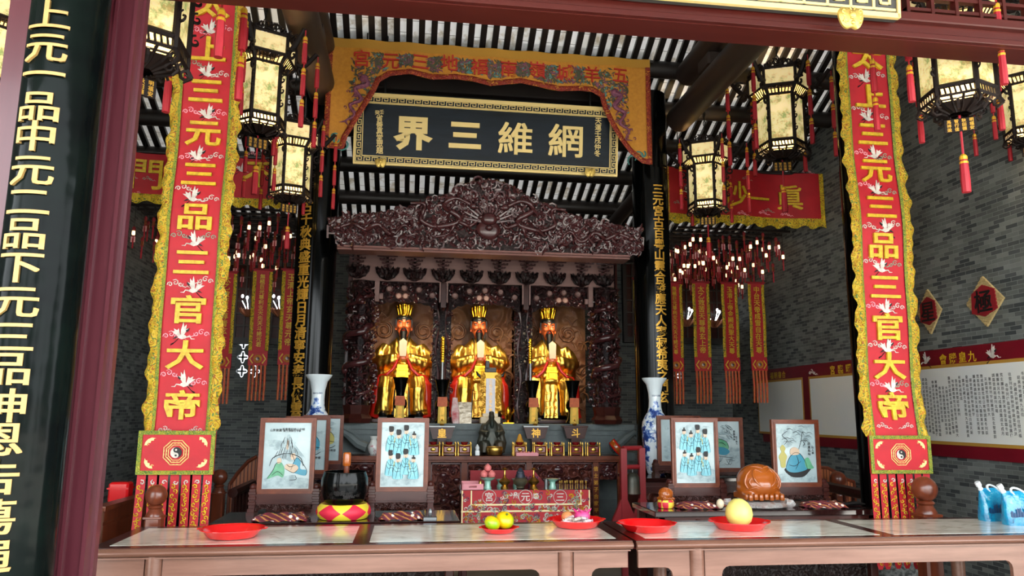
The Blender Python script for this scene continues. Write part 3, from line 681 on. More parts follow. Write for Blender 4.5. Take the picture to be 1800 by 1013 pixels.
def banner_at(px_l, px_r, py, chars, cpx, ytop, yb_, yp, ye, label, seed, pwl, pwr):
    a, c = P(px_l, py, YBN), P(px_r, py, YBN); xm = (px_l+px_r)/2
    cz = [P(x, y, YBN).z for x, y in cpx]
    long_banner(YBN, (a.x+c.x)/2, c.x-a.x, 4.72, P(cpx[-1][0], yb_, YBN).z, P(cpx[-1][0], yp, YBN).z, P(cpx[-1][0], ye, YBN).z, chars, cz, label, seed, (c.x-a.x)*.155, pwr-pwl)
banner_at(271, 400, 500, '太上三元三品三官大帝', [(392, 12), (377, 88), (362, 160), (351, 232), (345, 306), (340, 382), (337, 462), (330, 545), (323, 624), (318, 712)], 0, 760, 834, 985,
          'long red banner hung beside the maroon door post, tails behind a ball post', 3, P(242, 800, YBN).x, P(377, 800, YBN).x)
banner_at(1500, 1607, 500, '太上三元三品三官大帝', [(1528, 100), (1536, 170), (1542, 236), (1548, 300), (1553, 366), (1558, 433), (1563, 505), (1567, 575), (1571, 643), (1575, 714)], 62, 768, 832, 992,
          'long red banner hung before the brick wall with posters, beside the straw diamonds', 8, P(1528, 800, YBN).x, P(1634, 800, YBN).x)

# small banners in the side bays
def small_banner(label, group):
    t = thing('small_banner', label, 'banner', (0, 0, 0), group=group)
    w, h, ph, te = .225, 1.02, .16, .42
    b = MB(); b.grid(lambda s, q: Vector((-w/2+w*s, .008*math.sin(q*9), -h*q)), 2, 16); b.build('red_field', 'silk2', t, norm=False, smooth=True)
    for sg in (-1, 1):
        b = MB(); b.grid(lambda s, q: Vector((sg*(w/2-.038+.042*s), -.008-.012*math.sin(PI*s)+.008*math.sin(q*9), -.03-(h-.05)*q)), 3, 16); b.build('gold_border', 'border2', t, norm=False, smooth=True)
    b = MB(); b.cbox((0, 0, -h-ph/2), w*1.0, .02, ph); pn = b.build('trigram_panel', 'silk2', t)
    b = MB(); f = lambda u, v, w_: Vector((u, -.011-w_, v)); yinyang(b, (0, -h-ph/2), .05, f, 0, 1, 2); b.prism([(-.1, -h-ph/2), (-.06, -h-.02), (-.05, -h-.03), (-.085, -h-ph/2), (-.05, -h-ph+.03), (-.06, -h-ph+.02)], f, 0, .004, 2)
    b.prism([(.1, -h-ph/2), (.06, -h-.02), (.05, -h-.03), (.085, -h-ph/2), (.05, -h-ph+.03), (.06, -h-ph+.02)], f, 0, .004, 2); b.build('trigram_emblem', ['white', 'ink', 'thread'], pn)
    for k in range(5):
        x = -w/2+w*(k+.5)/5; b = MB(); b.tube([(x, 0, -h-ph+.005), (x+.003, -.004, -h-ph-te*.5), (x, .002, -h-ph-te)], [.014, .015, .013], 7); b.build('tail_strip', 'tasselorange', t)
    b = MB(); b.tube([(-w/2-.02, 0, 0), (w/2+.02, 0, 0)], .012, 8); b.build('hanging_rod', 'silkdark', t)
    return t
M['tasselorange'] = mat('orange_red_brocade_tail', '#c02c22', .55, col2='#b8702a', ns=38)
sb = None
YSB = 9.41
for k, (x, ytop, txt, lab, grp) in enumerate([
    (401, 478, '太乙救苦天尊青玄上帝', 'small red banner half hidden by the long banner beside the door post', None), (463, 474, '無極巨光尊利支天先天斗姥元君', 'whole small red banner between the long banner and inner column', None),
    (514, 474, '玉清上帝玄天尊元帝', 'small red banner cut off by the couplet column, facing the pierced vent', None),
    (1128, 490, '玉清帝金天尊', 'small red banner cut off behind the shrine edge of the ancient temple column', None), (1184, 496, '無極巨光尊利支天先天斗姥天尊', 'small red banner before the lit vent, next to the ancient temple column', None),
    (1231, 496, '太乙救苦天尊青玄上帝', 'small red banner second from the ancient temple column in the brick bay', None), (1281, 497, '玉清上帝金闕高聖大天尊', 'small red banner third from the ancient temple column in the brick bay', None),
    (1328, 497, '中台天帝成雷自在天尊', 'small red banner beside the brick corner and posters', None)]):
    p = P(x, ytop, YSB)
    if sb is None: sb = o = small_banner(lab, grp); o.location = p
    else: o = dup(sb2); o.location = p; o['label'] = lab
    if k == 0: sb2 = dup(sb); C.objects.unlink(sb2); [C.objects.unlink(q) for q in sb2.children_recursive]
    g = MB(); n = len(txt); f = lambda u, v, w_: Vector((u, -.014-w_, v))
    for i, ch in enumerate(txt): g.glyph(ch, lambda u, v, w_: f(u, v-.07-(.9)*(i+.3)/n, w_), min(.098, .9/n*1.0), .006, 0, .012)
    g.build('gold_characters', 'thread', o)
    b = MB(); b.tube([(0, 0, 0), (0, 0, ceil_z(YSB)-.01-p.z)], .004, 4); b.build('cord', 'black', o)
    o.rotation_euler = (0, 0, rnd.uniform(-.12, .12))
for q in [sb2]+list(sb2.children_recursive): bpy.data.objects.remove(q)

# ---------------------------------------------------------------- valances
def red_valance(xa, xb, y, z1, z0, z_, txt, label, cps):
    t = thing('red_valance', label, 'valance', (xa, y, z0)); sh = t.location
    wv_ = lambda x: .03*math.sin(x*6)
    f = lambda u, v, w: Vector((u, y-w+wv_(u), v))
    b = MB(); b.grid(lambda s, q: f(xa+(xb-xa)*s, z0+(z1-z0)*q, 0), 24, 6); b.build('red_field', 'silk2', t, shift=sh, norm=False, smooth=True)
    b = MB(); b.grid(lambda s, q: f(xa+(xb-xa)*s, z_+(z0-z_)*q+.02*(1-q)*math.sin(s*60), .012+.015*math.sin(s*95)*(1-q)), 120, 4); b.build('gold_fringe', 'border2', t, shift=sh, norm=False, smooth=True)
    for x in (xa+.03, xb-.03):
        b = MB(); b.grid(lambda s, q: f(x-.03+.06*s, z0+(z1-z0)*q, .014), 2, 8); b.build('gold_border', 'border2', t, shift=sh, norm=False)
    g = MB()
    for ch, (x, z, s_) in zip(txt, cps): g.glyph(ch, lambda u, v, w: f(x+u, z+v, w+.01), s_, .015, 0, -.016)
    g.build('gold_characters', 'thread', t, shift=sh)
    g = MB(); rr = random.Random(int(xb*10)); n = int((xb-xa)/.3)
    for i in range(n):
        x = xa+.15+(xb-xa-.3)*(i+.5)/n; z = (z0+z1)/2+rr.uniform(-.12, .12)
        if all(abs(x-q[0]) > .16 for q in cps): crane(g, (x, z), .15, f, rr.choice((-1, 1)))
        cloud(g, (x+.1, z+rr.choice((-.2, .2))), .09, f, 2); cloud(g, (x-.12, z+rr.choice((-.16, .22))), .08, f, 3)
    g.build('crane_embroidery', ['white', 'ink', 'pinkthread', 'greythread'], t, shift=sh)
    b = MB(); b.tube([(xa, y+.02, z1), (xb, y+.02, z1)], .022, 8); b.build('hanging_rod', 'blackwood', t, shift=sh)
    for x in (xa+.2, xb-.2):
        b = MB(); b.tube([(x, y+.02, z1), (x, y+.02, ceil_z(y)-.02)], .006, 5); b.build('cord', 'black', t, shift=sh)
YV = 8.52
A, B_ = P(1168, 380, YV), P(1448, 385, YV)
zt, zb_, zf = P(1300, 300, YV).z, P(1300, 380, YV).z, P(1300, 396, YV).z
red_valance(A.x, XR-.02, YV, zt, zb_, zf, '妙一眞', 'red valance with crane embroidery hung behind lanterns near the poster wall',
            [(P(1290, 342, YV).x, P(1290, 342, YV).z, .34), (P(1334, 350, YV).x, P(1334, 350, YV).z, .30), (P(1388, 347, YV).x, P(1388, 347, YV).z, .34)])
A, B_ = P(228, 280, YV), P(520, 300, YV)
zt, zb_, zf = P(300, 268, YV).z, P(300, 342, YV).z, P(300, 357, YV).z
red_valance(XL+.02, B_.x, YV, zt, zb_, zf, '門玄不', 'red valance glimpsed on both sides of the long banner beside the door post',
            [(P(258, 305, YV).x, P(258, 305, YV).z, .38), (P(345, 310, YV).x, P(345, 310, YV).z, .34), (P(455, 310, YV).x, P(455, 305, YV).z, .34)])
# yellow silk valance framing the signboard
YY = 7.60
def VP(x, y): q = P(x, y, YY); return (q.x, q.z)
top = [VP(578, 66), VP(1141, 104)]
x0, x1 = top[0][0], top[1][0]; zt = top[0][1]
low = [(578, 260), (600, 262), (606, 243), (625, 213), (643, 185), (655, 165), (664, 145), (684, 133), (720, 131), (760, 139), (800, 140), (830, 142), (862, 152), (890, 148), (915, 146), (950, 154), (985, 160), (1020, 160), (1042, 161), (1058, 172), (1064, 195), (1075, 220), (1092, 248), (1110, 270), (1130, 287), (1141, 290)]
lowp = [VP(*q) for q in low]
t = thing('yellow_valance', 'yellow embroidered silk valance with scalloped lower edge framing the dark signboard', 'valance', (0, YY, zt)); sh = t.location
def lowz(x):
    for (a, za), (c, zc) in zip(lowp, lowp[1:]):
        if a <= x <= c: return za+(zc-za)*(x-a)/(c-a)
    return lowp[-1][1]
fY = lambda u, v, w: Vector((u, YY-w+.012*math.sin(u*14), v))
b = MB(); b.grid(lambda s, q: fY(x0+(x1-x0)*s, lowz(x0+(x1-x0)*s)*(1-q)+(zt-.08)*q, 0), 120, 10); b.build('yellow_field', 'valance', t, shift=sh, norm=False, smooth=True)
b = MB(); b.grid(lambda s, q: fY(x0+(x1-x0)*s, zt-.10+.10*q, .012), 60, 2); b.build('top_band', 'valtop', t, shift=sh, norm=False, smooth=True)
b = MB()
pts = [fY(x, z+.025, .012) for x, z in lowp]
for i in range(len(pts)-1): b.tube([pts[i]-(pts[i+1]-pts[i])*.1, pts[i+1]+(pts[i+1]-pts[i])*.1], .030, 8, flat=.4)
for x in (x0+.025, x1-.025): b.tube([fY(x, zt-.1, .012), fY(x, lowz(x), .012)], .028, 8, flat=.4)
b.build('red_edging', 'valedge', t, shift=sh, smooth=True)
b = MB()
for ch, (x, y) in zip('宮元三地福南嶺城羊五', [(636, 104), (687, 107), (739, 109), (790, 112), (843, 118), (894, 121), (944, 124), (993, 129), (1041, 131), (1090, 133)]):
    q = VP(x, y); b.glyph(ch, lambda u, v, w: fY(q[0]+u, q[1]+v, w+.012), .195, .010, 0, .008)
b.build('red_characters', 'redthread', t, shift=sh)
b = MB(); rr = random.Random(4)
cc = [VP(x, y) for x, y in [(636, 104), (687, 107), (739, 109), (790, 112), (843, 118), (894, 121), (944, 124), (993, 129), (1041, 131), (1090, 133)]]
for k in range(1900):
    x = rr.uniform(x0+.25, x1-.25); zz_ = lowz(x)+.09; top_z = zt-.14
    if top_z-zz_ > .5: zz_ = top_z-.42 if rr.random() < .8 else zz_
    z = rr.uniform(zz_, top_z)
    if any(abs(x-q[0]) < .080 and abs(z-q[1]) < .088 for q in cc): continue
    a = rr.uniform(0, 2*PI); l = rr.uniform(.018, .04)
    b.prism([(-l, 0), (0, l*.32), (l, 0), (0, -l*.32)], lambda u, v, w: fY(x+u*math.cos(a)-v*math.sin(a), z+u*math.sin(a)+v*math.cos(a), w+.004), 0, .004, rr.choice((0, 0, 0, 0, 0, 1, 2, 2)))
b.build('flower_embroidery', ['leafthread', 'tealthread', 'purple'], t, shift=sh)
for sg, pth in ((0, [(640, 140), (625, 150), (640, 165), (628, 178), (612, 180), (622, 195), (608, 205), (612, 215)]), (1, [(1080, 165), (1095, 175), (1082, 190), (1098, 200), (1110, 205), (1100, 220), (1108, 235), (1104, 245)])):
    b = MB(); a, c = VP(*pth[0]), VP(*pth[-1]); dx, dz = c[0]-a[0], c[1]-a[1]; ln = math.hypot(dx, dz)
    pts = [fY(a[0]+dx*q-dz/ln*.055*math.sin(q*17)*(1-.4*q), a[1]+dz*q+dx/ln*.055*math.sin(q*17)*(1-.4*q), .014) for q in [k/40 for k in range(41)]]
    for k in range(0, 40, 1): b.tube([pts[k], pts[k]+Vector((.03*math.cos(k*2.1), -.004, .03*math.sin(k*2.1)))], [.006, .002], 4)
    for k in range(26):
        p = pts[int(rr.random()*len(pts))]+Vector((rr.uniform(-.10, .10), -.002, rr.uniform(-.06, .06))); curl(b, (p.x, p.z), .022, k, 1, .005, lambda u, v, w: fY(u, v, w+.006), 1, 4, 0, 7, .2)
    b.tube(pts, [.030-.021*i/len(pts) for i in range(len(pts))], 7); b.ball(pts[0], .05, .02, .045, 10, 6)
    for k in range(10):
        p = pts[int(rr.random()*len(pts))]; b.tube([p, p+Vector((rr.uniform(-.09, .09), -.005, rr.uniform(-.06, .06)))], [.012, .003], 4)
    b.build('dragon_embroidery', 'purple', t, shift=sh, smooth=True)
b = MB()
for cx, cz_, sg in ((595, 245, 1), (1122, 275, -1)):
    for k in range(4): q = VP(cx, cz_); curl(b, (q[0]+sg*(.03*k-.04), q[1]-.02*k+.02), .05+.01*k, 1+k, .7, .010, lambda u, v, w: fY(u, v, w+.004), sg, 4, 0, 9, .2)
b.build('wave_embroidery', 'tealthread', t, shift=sh)
b = MB(); b.tube([(x0-.05, YY+.03, zt), (x1+.05, YY+.03, zt)], .02, 8); b.build('hanging_rod', 'blackwood', t, shift=sh)
for x in (x0+.4, x1-.4):
    b = MB(); b.tube([(x, YY+.03, zt), (x, YY+.03, ceil_z(YY)-.1)], .008, 5); b.build('cord', 'black', t, shift=sh)

# ---------------------------------------------------------------- signboards
def meander(mb, p0, p1, h, fn, mi=0, cell=None, th=.14):
    """Greek key band between (u0,v0) and (u1,v0), height h"""
    u0, u1, v0 = p0[0], p1[0], p0[1]; cell = cell or h*1.55; n = max(1, round((u1-u0)/cell)); c = (u1-u0)/n; t_ = h*th
    for i in range(n):
        a = u0+c*i; L = lambda x0, y0, x1, y1: mb.prism([(a+x0*c, v0+y0*h), (a+x1*c, v0+y0*h), (a+x1*c, v0+y1*h), (a+x0*c, v0+y1*h)], fn, 0, .006, mi)
        k = th*h/c
        L(0, 0, 1-.0, th); L(0, 0, k, 1); L(0, 1-th, .80, 1); L(.80-k, .36, .80, 1); L(.30, .36, .80, .36+th); L(.30, .36, .30+k, .70)
pA, pB, pC = P(622, 285, 7.72), P(1084, 311, 7.72), P(1062, 183, 7.72)
zlo, zhi = pA.z, P(860, 171, 7.5).z
xL_, xR_ = pA.x, pB.x
t = thing('signboard', 'dark blue-black signboard with four gold characters and Greek key frame above the shrine', 'signboard', ((xL_+xR_)/2, 7.72, zlo)); sh = t.location
wS, hS = xR_-xL_, zhi-zlo
ox, oz = xL_, zlo; tilt = .12
fS = lambda u, v, w: Vector((u, 7.74-w-(v-zlo)*tilt, v))
b = MB(); b.prism([(xL_, zlo), (xR_, zlo), (xR_, zhi), (xL_, zhi)], fS, -.05, 0); b.build('board', 'board', t, shift=sh)
e = .075; b = MB()
for (u0, u1, v0, v1) in ((xL_-.01, xR_+.01, zlo-.012, zlo+.008), (xL_-.01, xR_+.01, zhi-.012, zhi+.03), (xL_-.012, xL_+.008, zlo, zhi), (xR_-.008, xR_+.012, zlo, zhi), (xL_+e, xR_-e, zlo+e, zlo+e+.008), (xL_+e, xL_+e+.008, zlo+e, zhi-e), (xR_-e-.008, xR_-e, zlo+e, zhi-e), (xL_+e, xR_-e, zhi-e-.008, zhi-e)):
    b.prism([(u0, v0), (u1, v0), (u1, v1), (u0, v1)], fS, -.01, .012)
meander(b, (xL_+.012, zlo+.014), (xR_-.012, zlo+.014), e-.02, fS); meander(b, (xL_+.012, zhi-e+.006), (xR_-.012, zhi-e+.006), e-.02, fS)
for sx in (xL_+.01, xR_-.01-(e-.02)):
    meander(b, (zlo+e, 0), (zhi-e, 0), e-.02, lambda u, v, w: fS(sx+v, u, w))
b.build('gilt_key_frame', 'creamgold', t, shift=sh)
b = MB()
for ch, (x, y), s_ in zip('界三維網', [(726, 232), (818, 236), (907, 242), (996, 246)], (.40, .37, .40, .41)):
    q = P(x, y, 7.66); b.glyph(ch, lambda u, v, w: fS(q.x+u*1.0, q.z+v*.92, w+.002), s_, .025, 0, .036 if ch in '界三' else -.020)
b.build('gold_characters', 'creamgold', t, shift=sh)
b = MB()
for txt, x, ys_, s_ in (('省善真堂眾題', 667, [206+11*i for i in range(6)], .075), ('癸', 663, [197], .05), ('壬', 671, [196], .05), ('天運壬戌仲冬', 1052, [212+11*i for i in range(6)], .075)):
    for ch, y in zip(txt, ys_): q = P(x, y, 7.66); b.glyph(ch, lambda u, v, w: fS(q.x+u, q.z+v, w+.002), s_, .006, 0, .012)
b.build('dedication_characters', 'creamgold', t, shift=sh)
def bat_boss(p, r, parent, sh, m='brass', lean=0):
    b = MB(); f0 = lambda u, v, w: Vector((u, v, w))
    out = spl([(-1.05, .30), (-.85, .72), (-.42, .80), (0, .62), (.42, .80), (.85, .72), (1.05, .30), (.98, -.25), (.70, -.80), (.35, -.98), (0, -.84), (-.35, -.98), (-.70, -.80), (-.98, -.25)], 3, True)
    rings = [[Vector((u*r*k, v*r*k, z*r)) for u, v in out] for k, z in ((1, -.08), (1.0, .10), (.86, .24), (.55, .34), (.1, .36))]; b.loft(rings)
    for sg in (-1, 1):
        for k in range(4): curl(b, (sg*r*(.68-.04*k), r*(.40-.30*k)), r*.24, k, 1.1, r*.075, lambda u, v, w: Vector((u, v, w+r*.22)), sg, 6, 0, 10, .4)
        b.ball((sg*.16*r, .28*r, .40*r), r*.09, r*.09, r*.08, 8, 6); b.tube([(sg*.1*r, .5*r, .3*r), (sg*.24*r, .72*r, .34*r)], [r*.09, r*.04], 6)
    b.ball((0, .08*r, .36*r), r*.30, r*.36, r*.18, 12, 8); b.tube([(-.2*r, -.22*r, .40*r), (0, -.28*r, .44*r), (.2*r, -.22*r, .40*r)], r*.06, 6); b.ball((0, -.55*r, .30*r), r*.2, r*.2, r*.14, 8, 6)
    b.v = [Vector((p[0]+q.x, p[1]-q.z, p[2]+q.y)) for q in b.v]
    return b.build('bat_boss', 'gold' if m == 'gold' else m, parent, smooth=True, shift=sh)
M['boss'] = mat('pale_gilt_boss', '#dcbb62', .35, .6)
bat_boss(P(669, 286, 7.66), .055, t, sh, 'boss'); bat_boss(P(1037, 303, 7.66), .055, t, sh, 'boss')
for x in (xL_+.3, xR_-.3):
    b = MB(); b.tube([fS(x, zhi, -.03), (x, 7.75, P(860, 66, 7.98).z)], .012, 6); b.build('hanging_bar', 'black', t, shift=sh)
    b = MB(); b.cbox((x, 7.84, zlo+.12), .05, .2, .05); b.build('bracket', 'black', t, shift=sh)
# the big signboard over the door, only its lower frame shows
pl = P(1585, 36, 3.22); zl = P(1400, 14, 3.22).z-.0
t = thing('entrance_signboard', 'entrance signboard above the red lintel showing only its gilt Greek key lower edge', 'signboard', (.6, 3.2, zl)); sh = t.location
fE = lambda u, v, w: Vector((u, 3.24-w-(v-zl)*.08, v))
xa, xb = -1.25, pl.x
b = MB(); b.prism([(xa, zl), (xb, zl), (xb, zl+.9), (xa, zl+.9)], fE, -.04, 0); b.build('board', 'keyground', t, shift=sh) if 'keyground' in M else b.build('board', mat('grey_board_ground', '#3b3a38', .5), t, shift=sh)
b = MB()
for (u0, u1, v0, v1) in ((xa, xb, zl-.002, zl+.022), (xa, xb, zl+.130, zl+.146), (xb-.012, xb+.004, zl, zl+.9)): b.prism([(u0, v0), (u1, v0), (u1, v1), (u0, v1)], fE, -.01, .012)
meander(b, (xa+.01, zl+.034), (xb-.02, zl+.034), .088, fE, 0, .125, .15)
b.build('gilt_key_frame', 'creamgold', t, shift=sh)
q = P(1495, 31, 3.15); bat_boss(q, .062, t, sh, 'boss')
for x in (xa+.4, xb-.4):
    b = MB(); b.cbox((x, 3.27, zl+.1), .04, .1, .04); b.build('bracket', 'black', t, shift=sh)

# ---------------------------------------------------------------- palace lanterns
def paper(name, strength, seed, k1, k2):
    t = NT(name); v = t.obj((1, 1, 1)); t.set(Roughness=.4)
    sp = t.n('ShaderNodeSeparateXYZ'); t.l(v, sp.inputs[0])
    mp = t.n('ShaderNodeMapping'); mp.inputs['Location'].default_value = (seed, seed*2.3, seed*.7); t.l(v, mp.inputs[0])
    n1 = t.noise(mp.outputs[0], 8, 6, .7); n2 = t.noise(mp.outputs[0], 17, 4, .75)
    mu = t.n('ShaderNodeMath', operation='MULTIPLY'); t.l(n1, mu.inputs[0]); t.l(n2, mu.inputs[1])
    ms = t.ramp(mu.outputs[0], [(.21, (0, 0, 0, 1)), (.34, (.85, .85, .85, 1))])
    gr = t.ramp(n1, [(.42, '#a3923a'), (.52, '#66913f'), (.62, '#a88a48')])
    mx = t.n('ShaderNodeMix', data_type='RGBA'); t.l(ms, mx.inputs[0]); mx.inputs[6].default_value = lin('#ffe3a6'); t.l(gr, mx.inputs[7])
    t.base(mx.outputs[2]); t.l(mx.outputs[2], t.b.inputs['Emission Color']); t.b.inputs['Emission Strength'].default_value = strength
    return t.m
M['paperA'] = paper('painted_lantern_silk', .56, 1.3, 0, 0); M['paperB'] = paper('painted_lantern_band', .36, 4.1, 0, 0)
M['bulb'] = emat('lantern_bulb', '#fff0c8', 8)
def tassel_strand(mb, x, y, z, segs, r):
    """cord with gold-capped red tassels one under another: segs [(cord, tassel)] ; mats 0 red 1 gold"""
    for cord, tl_ in segs:
        mb.tube([(x, y, z), (x, y, z-cord)], r*.28, 5, 0); z -= cord
        mb.lathe([(r*.5, z), (r*.9, z-.012), (r*.9, z-.030)][::-1], (x, y, 0), 8, 1)
        mb.lathe([(r*1.0, z-tl_), (r*1.08, z-tl_*.7), (r*.92, z-.052), (r*.80, z-.030)], (x, y, 0), 8, 0)
        mb.lathe([(r*.98, z-.052), (r*1.0, z-.046), (r*.98, z-.040)], (x, y, 0), 8, 1)
        z -= tl_
    return z
def lantern():
    t = thing('palace_lantern', 'x', 'lantern')
    R1, R0 = .235, .182                     # upper box, main body (circumradius)
    zt, zu0, zu1, zm0, zm1 = .0, -.04, -.185, -.245, -.625
    hexp = lambda r, z, k: Vector((r*math.cos(PI/3*k), r*math.sin(PI/3*k), z))
    def ringbar(mb, r, z, h, th=.014):
        for k in range(6):
            a, c = hexp(r, z, k), hexp(r, z, k+1); mb.tube([a, c], [h, h], 4)
    b = MB()
    for r, z, h in ((R1, zu0, .012), (R1, zu1, .012), (R0, zm0, .012), (R0, zm1, .014), (R0, zm1-.05, .010)): ringbar(b, r, z, h)
    for k in range(6):
        b.tube([hexp(R1, zu0, k), hexp(R1, zu1, k)], .012, 6); b.tube([hexp(R0, zm0, k), hexp(R0, zm1-.05, k)], .014, 6); b.tube([hexp(R1, zu1, k), hexp(R0, zm0, k)], .012, 6)
    b.build('frame', 'lanternwood', t)
    b = MB()                                # fretwork bands and crown
    for k in range(6):
        a, c = hexp(R1*.98, 0, k), hexp(R1*.98, 0, k+1); d = (c-a); L = d.length; d = d/L; nrm = d.cross(Vector((0, 0, 1)))
        fc = lambda u, v, w: a+d*u+Vector((0, 0, v))-nrm*(-w)
        for i in range(7):
            u = L*(i+.5)/7; h = .02+.055*math.sin(PI*(i+.5)/7)
            curl(b, (u, zu0+.012+h*.4), h*.5, i, 1.1, .008, fc, 1 if i % 2 else -1, 5, 0, 9)
            b.tube([fc(u, zu0, 0), fc(u, zu0+h, 0)], .006, 4)
        a2, c2 = hexp(R0*1.02, 0, k), hexp(R0*1.02, 0, k+1); d2 = (c2-a2).normalized(); L2 = (c2-a2).length
        for i in range(8):
            u = L2*(i+.5)/8; b.tube([a2+d2*u+Vector((0, 0, zm1)), a2+d2*(u+.008)+Vector((0, 0, zm1-.05))], .005, 4)
            u = L*(i+.5)/8; b.tube([a+d*u+Vector((0, 0, zu1)), a2+d2*(L2*(i+.5)/8)+Vector((0, 0, zm0))], .005, 4)
    b.build('fretwork', 'lanternwood', t)
    b = MB()                                # lower apron narrowing to a pierced floor
    for k in range(6):
        for i in range(4):
            s_ = i/3; a = hexp(R0, zm1-.05, k).lerp(hexp(R0, zm1-.05, k+1), s_); c = hexp(R0*.35, zm1-.115, k).lerp(hexp(R0*.35, zm1-.115, k+1), s_); b.tube([a, (a+c)/2+Vector((0, 0, -.012)), c], .007, 4)
        curl(b, (0, 0), .035, k, 1.3, .009, lambda u, v, w, k=k: hexp(R0*.66+u, zm1-.09, k+.5)+Vector((0, 0, v)), 1, 5, 0, 10)
        curl(b, (0, 0), .030, k, 1.3, .008, lambda u, v, w, k=k: hexp(R0*.98+u, zm1-.085, k)+Vector((0, 0, v)), 1, 5, 0, 10)
        b.tube([hexp(R0, zm1-.05, k), hexp(R0*1.1, zm1-.09, k), hexp(R0*.95, zm1-.115, k)], [.012, .010, .004], 5)
    b.loft([[hexp(R0*q_, z_, k) for k in range(6)] for q_, z_ in ((.80, zm1-.075), (.36, zm1-.112), (.34, zm1-.118), (.82, zm1-.080))])
    for q in (.85, .6): ringbar(b, R0*q, zm1-.06-.05*(1-q), .006)
    b.build('pierced_apron', 'lanternwood', t)
    # silk panels
    pm = MB(); w = R0*.92; pm.box(-w/2, w/2, -.003, .003, zm1+.012, zm0-.012); pu = MB(); wu = R1*.90; pu.box(-wu/2, wu/2, -.003, .003, zu1+.012, zu0-.012)
    p0 = pm.build('silk_panel', 'paperA', t); u0 = pu.build('upper_silk_panel', 'paperB', t)
    br = MB()                               # cloud-shaped bracket arm with dragon head
    br.tube([(R1, 0, zu1+.04), (R1+.05, 0, zu1+.03), (R1+.10, 0, zu1+.09), (R1+.15, 0, zu1+.16), (R1+.17, 0, zu1+.15)], [.020, .022, .018, .016, .008], 6)
    curl(br, (R1+.05, zu1-.01), .045, .5, 1.2, .012, lambda u, v, w: Vector((u, w-.006, v)), 1, 5); curl(br, (R1+.07, zu1+.10), .04, 2.5, 1.2, .010, lambda u, v, w: Vector((u, w-.005, v)), -1, 5); curl(br, (R0+.05, zm0-.06), .04, 1.5, 1.2, .010, lambda u, v, w: Vector((u, w-.005, v)), 1, 5)
    for z in (.12, .2, .3): curl(br, (R0+.025, zm0-z), .028, 1.5, 1.1, .007, lambda u, v, w: Vector((u, w-.003, v)), 1, 4)
    b0 = br.build('bracket_arm', 'lanternwood', t)
    ts = MB(); tassel_strand(ts, R1+.165, 0, zu1+.15, [(.05, .20), (.035, .20), (.03, .20)], .017); s0 = ts.build('tassel', ['tassel', 'goldthreadcap'], t)
    for k in range(6):
        for src, ang in ((p0, PI/3*(k+.5)), (u0, PI/3*(k+.5)), (b0, PI/3*k), (s0, PI/3*k)):
            o = src if k == 0 else src.copy()
            if k: C.objects.link(o)
            o.parent = t
            if src in (p0, u0):
                ap = (R0 if src is p0 else R1)*math.cos(PI/6)-.008; o.location = (ap*math.cos(ang), ap*math.sin(ang), 0); o.rotation_euler = (0, 0, ang+PI/2)
            else: o.rotation_euler = (0, 0, ang)
    ts = MB(); tassel_strand(ts, 0, 0, zm1-.12, [(.22, .21)], .022); ts.build('centre_tassel', ['tassel', 'goldthreadcap'], t)
    b = MB(); b.cbox((0, 0, zm1-.175), .15, .012, .075); pl = b.build('name_plate', 'lanternwood', t); pl.rotation_euler = (0, 0, .12)
    g = MB()
    for i in range(4):
        for j in range(3): g.glyph('馬祥梁智行佳秋田德明福安'[i*3+j], lambda u, v, w: Vector((-.052+.035*i+u, -.007-w, zm1-.152-.023*j+v)), .022, .002, 0, .012)
    g.build('plate_characters', 'goldpaint', pl)
    b = MB(); b.ball((0, 0, zm0-.12), .03, .03, .045, 10, 8); b.build('bulb', 'bulb', t)
    b = MB(); b.tube([(0, 0, zu0-.02), (0, 0, zm0-.08)], .008, 6); b.box(-R1, R1, -.006, .006, zu0-.005, zu0+.005); b.box(-.006, .006, -R1*.86, R1*.86, zu0-.005, zu0+.005); b.build('hanger_bar', 'lanternwood', t)
    return t
M['goldthreadcap'] = mat('gold_tassel_cap', '#d8a52a', .35, .4)
lt = lantern()
lants = [   # spot of the upper band's centre, depth, size, turn, label
    (266, -128, 3.78, 1.27, .20, 'biggest palace lantern, cut by the picture top, beside the maroon door post', 4.1),
    (463, 92, 5.9, 1.12, .22, 'palace lantern between the long banner and inner column, higher of two', 5.2),
    (515, 240, 7.1, 1.04, .18, 'palace lantern close to the inner column, lower and dimmer of two', 5.6),
    (1368, 150, 7.35, 1.36, .06, 'large palace lantern under the rafters beside the poster-wall banner', 5.7),
    (1240, 272, 7.95, 1.15, -.12, 'smaller palace lantern with its body in front of the red crane valance', 5.1),
    (1668, 12, 3.76, 1.08, .0, 'big palace lantern under the red lintel before the brick wall', 4.1),
    (1800, 128, 5.2, .98, -.1, 'palace lantern cut by the picture edge above the straw diamonds', 5.0),
    (-6, 28, 5.4, 1.0, .2, 'palace lantern sliver showing beyond the black porch column', 5.2)]
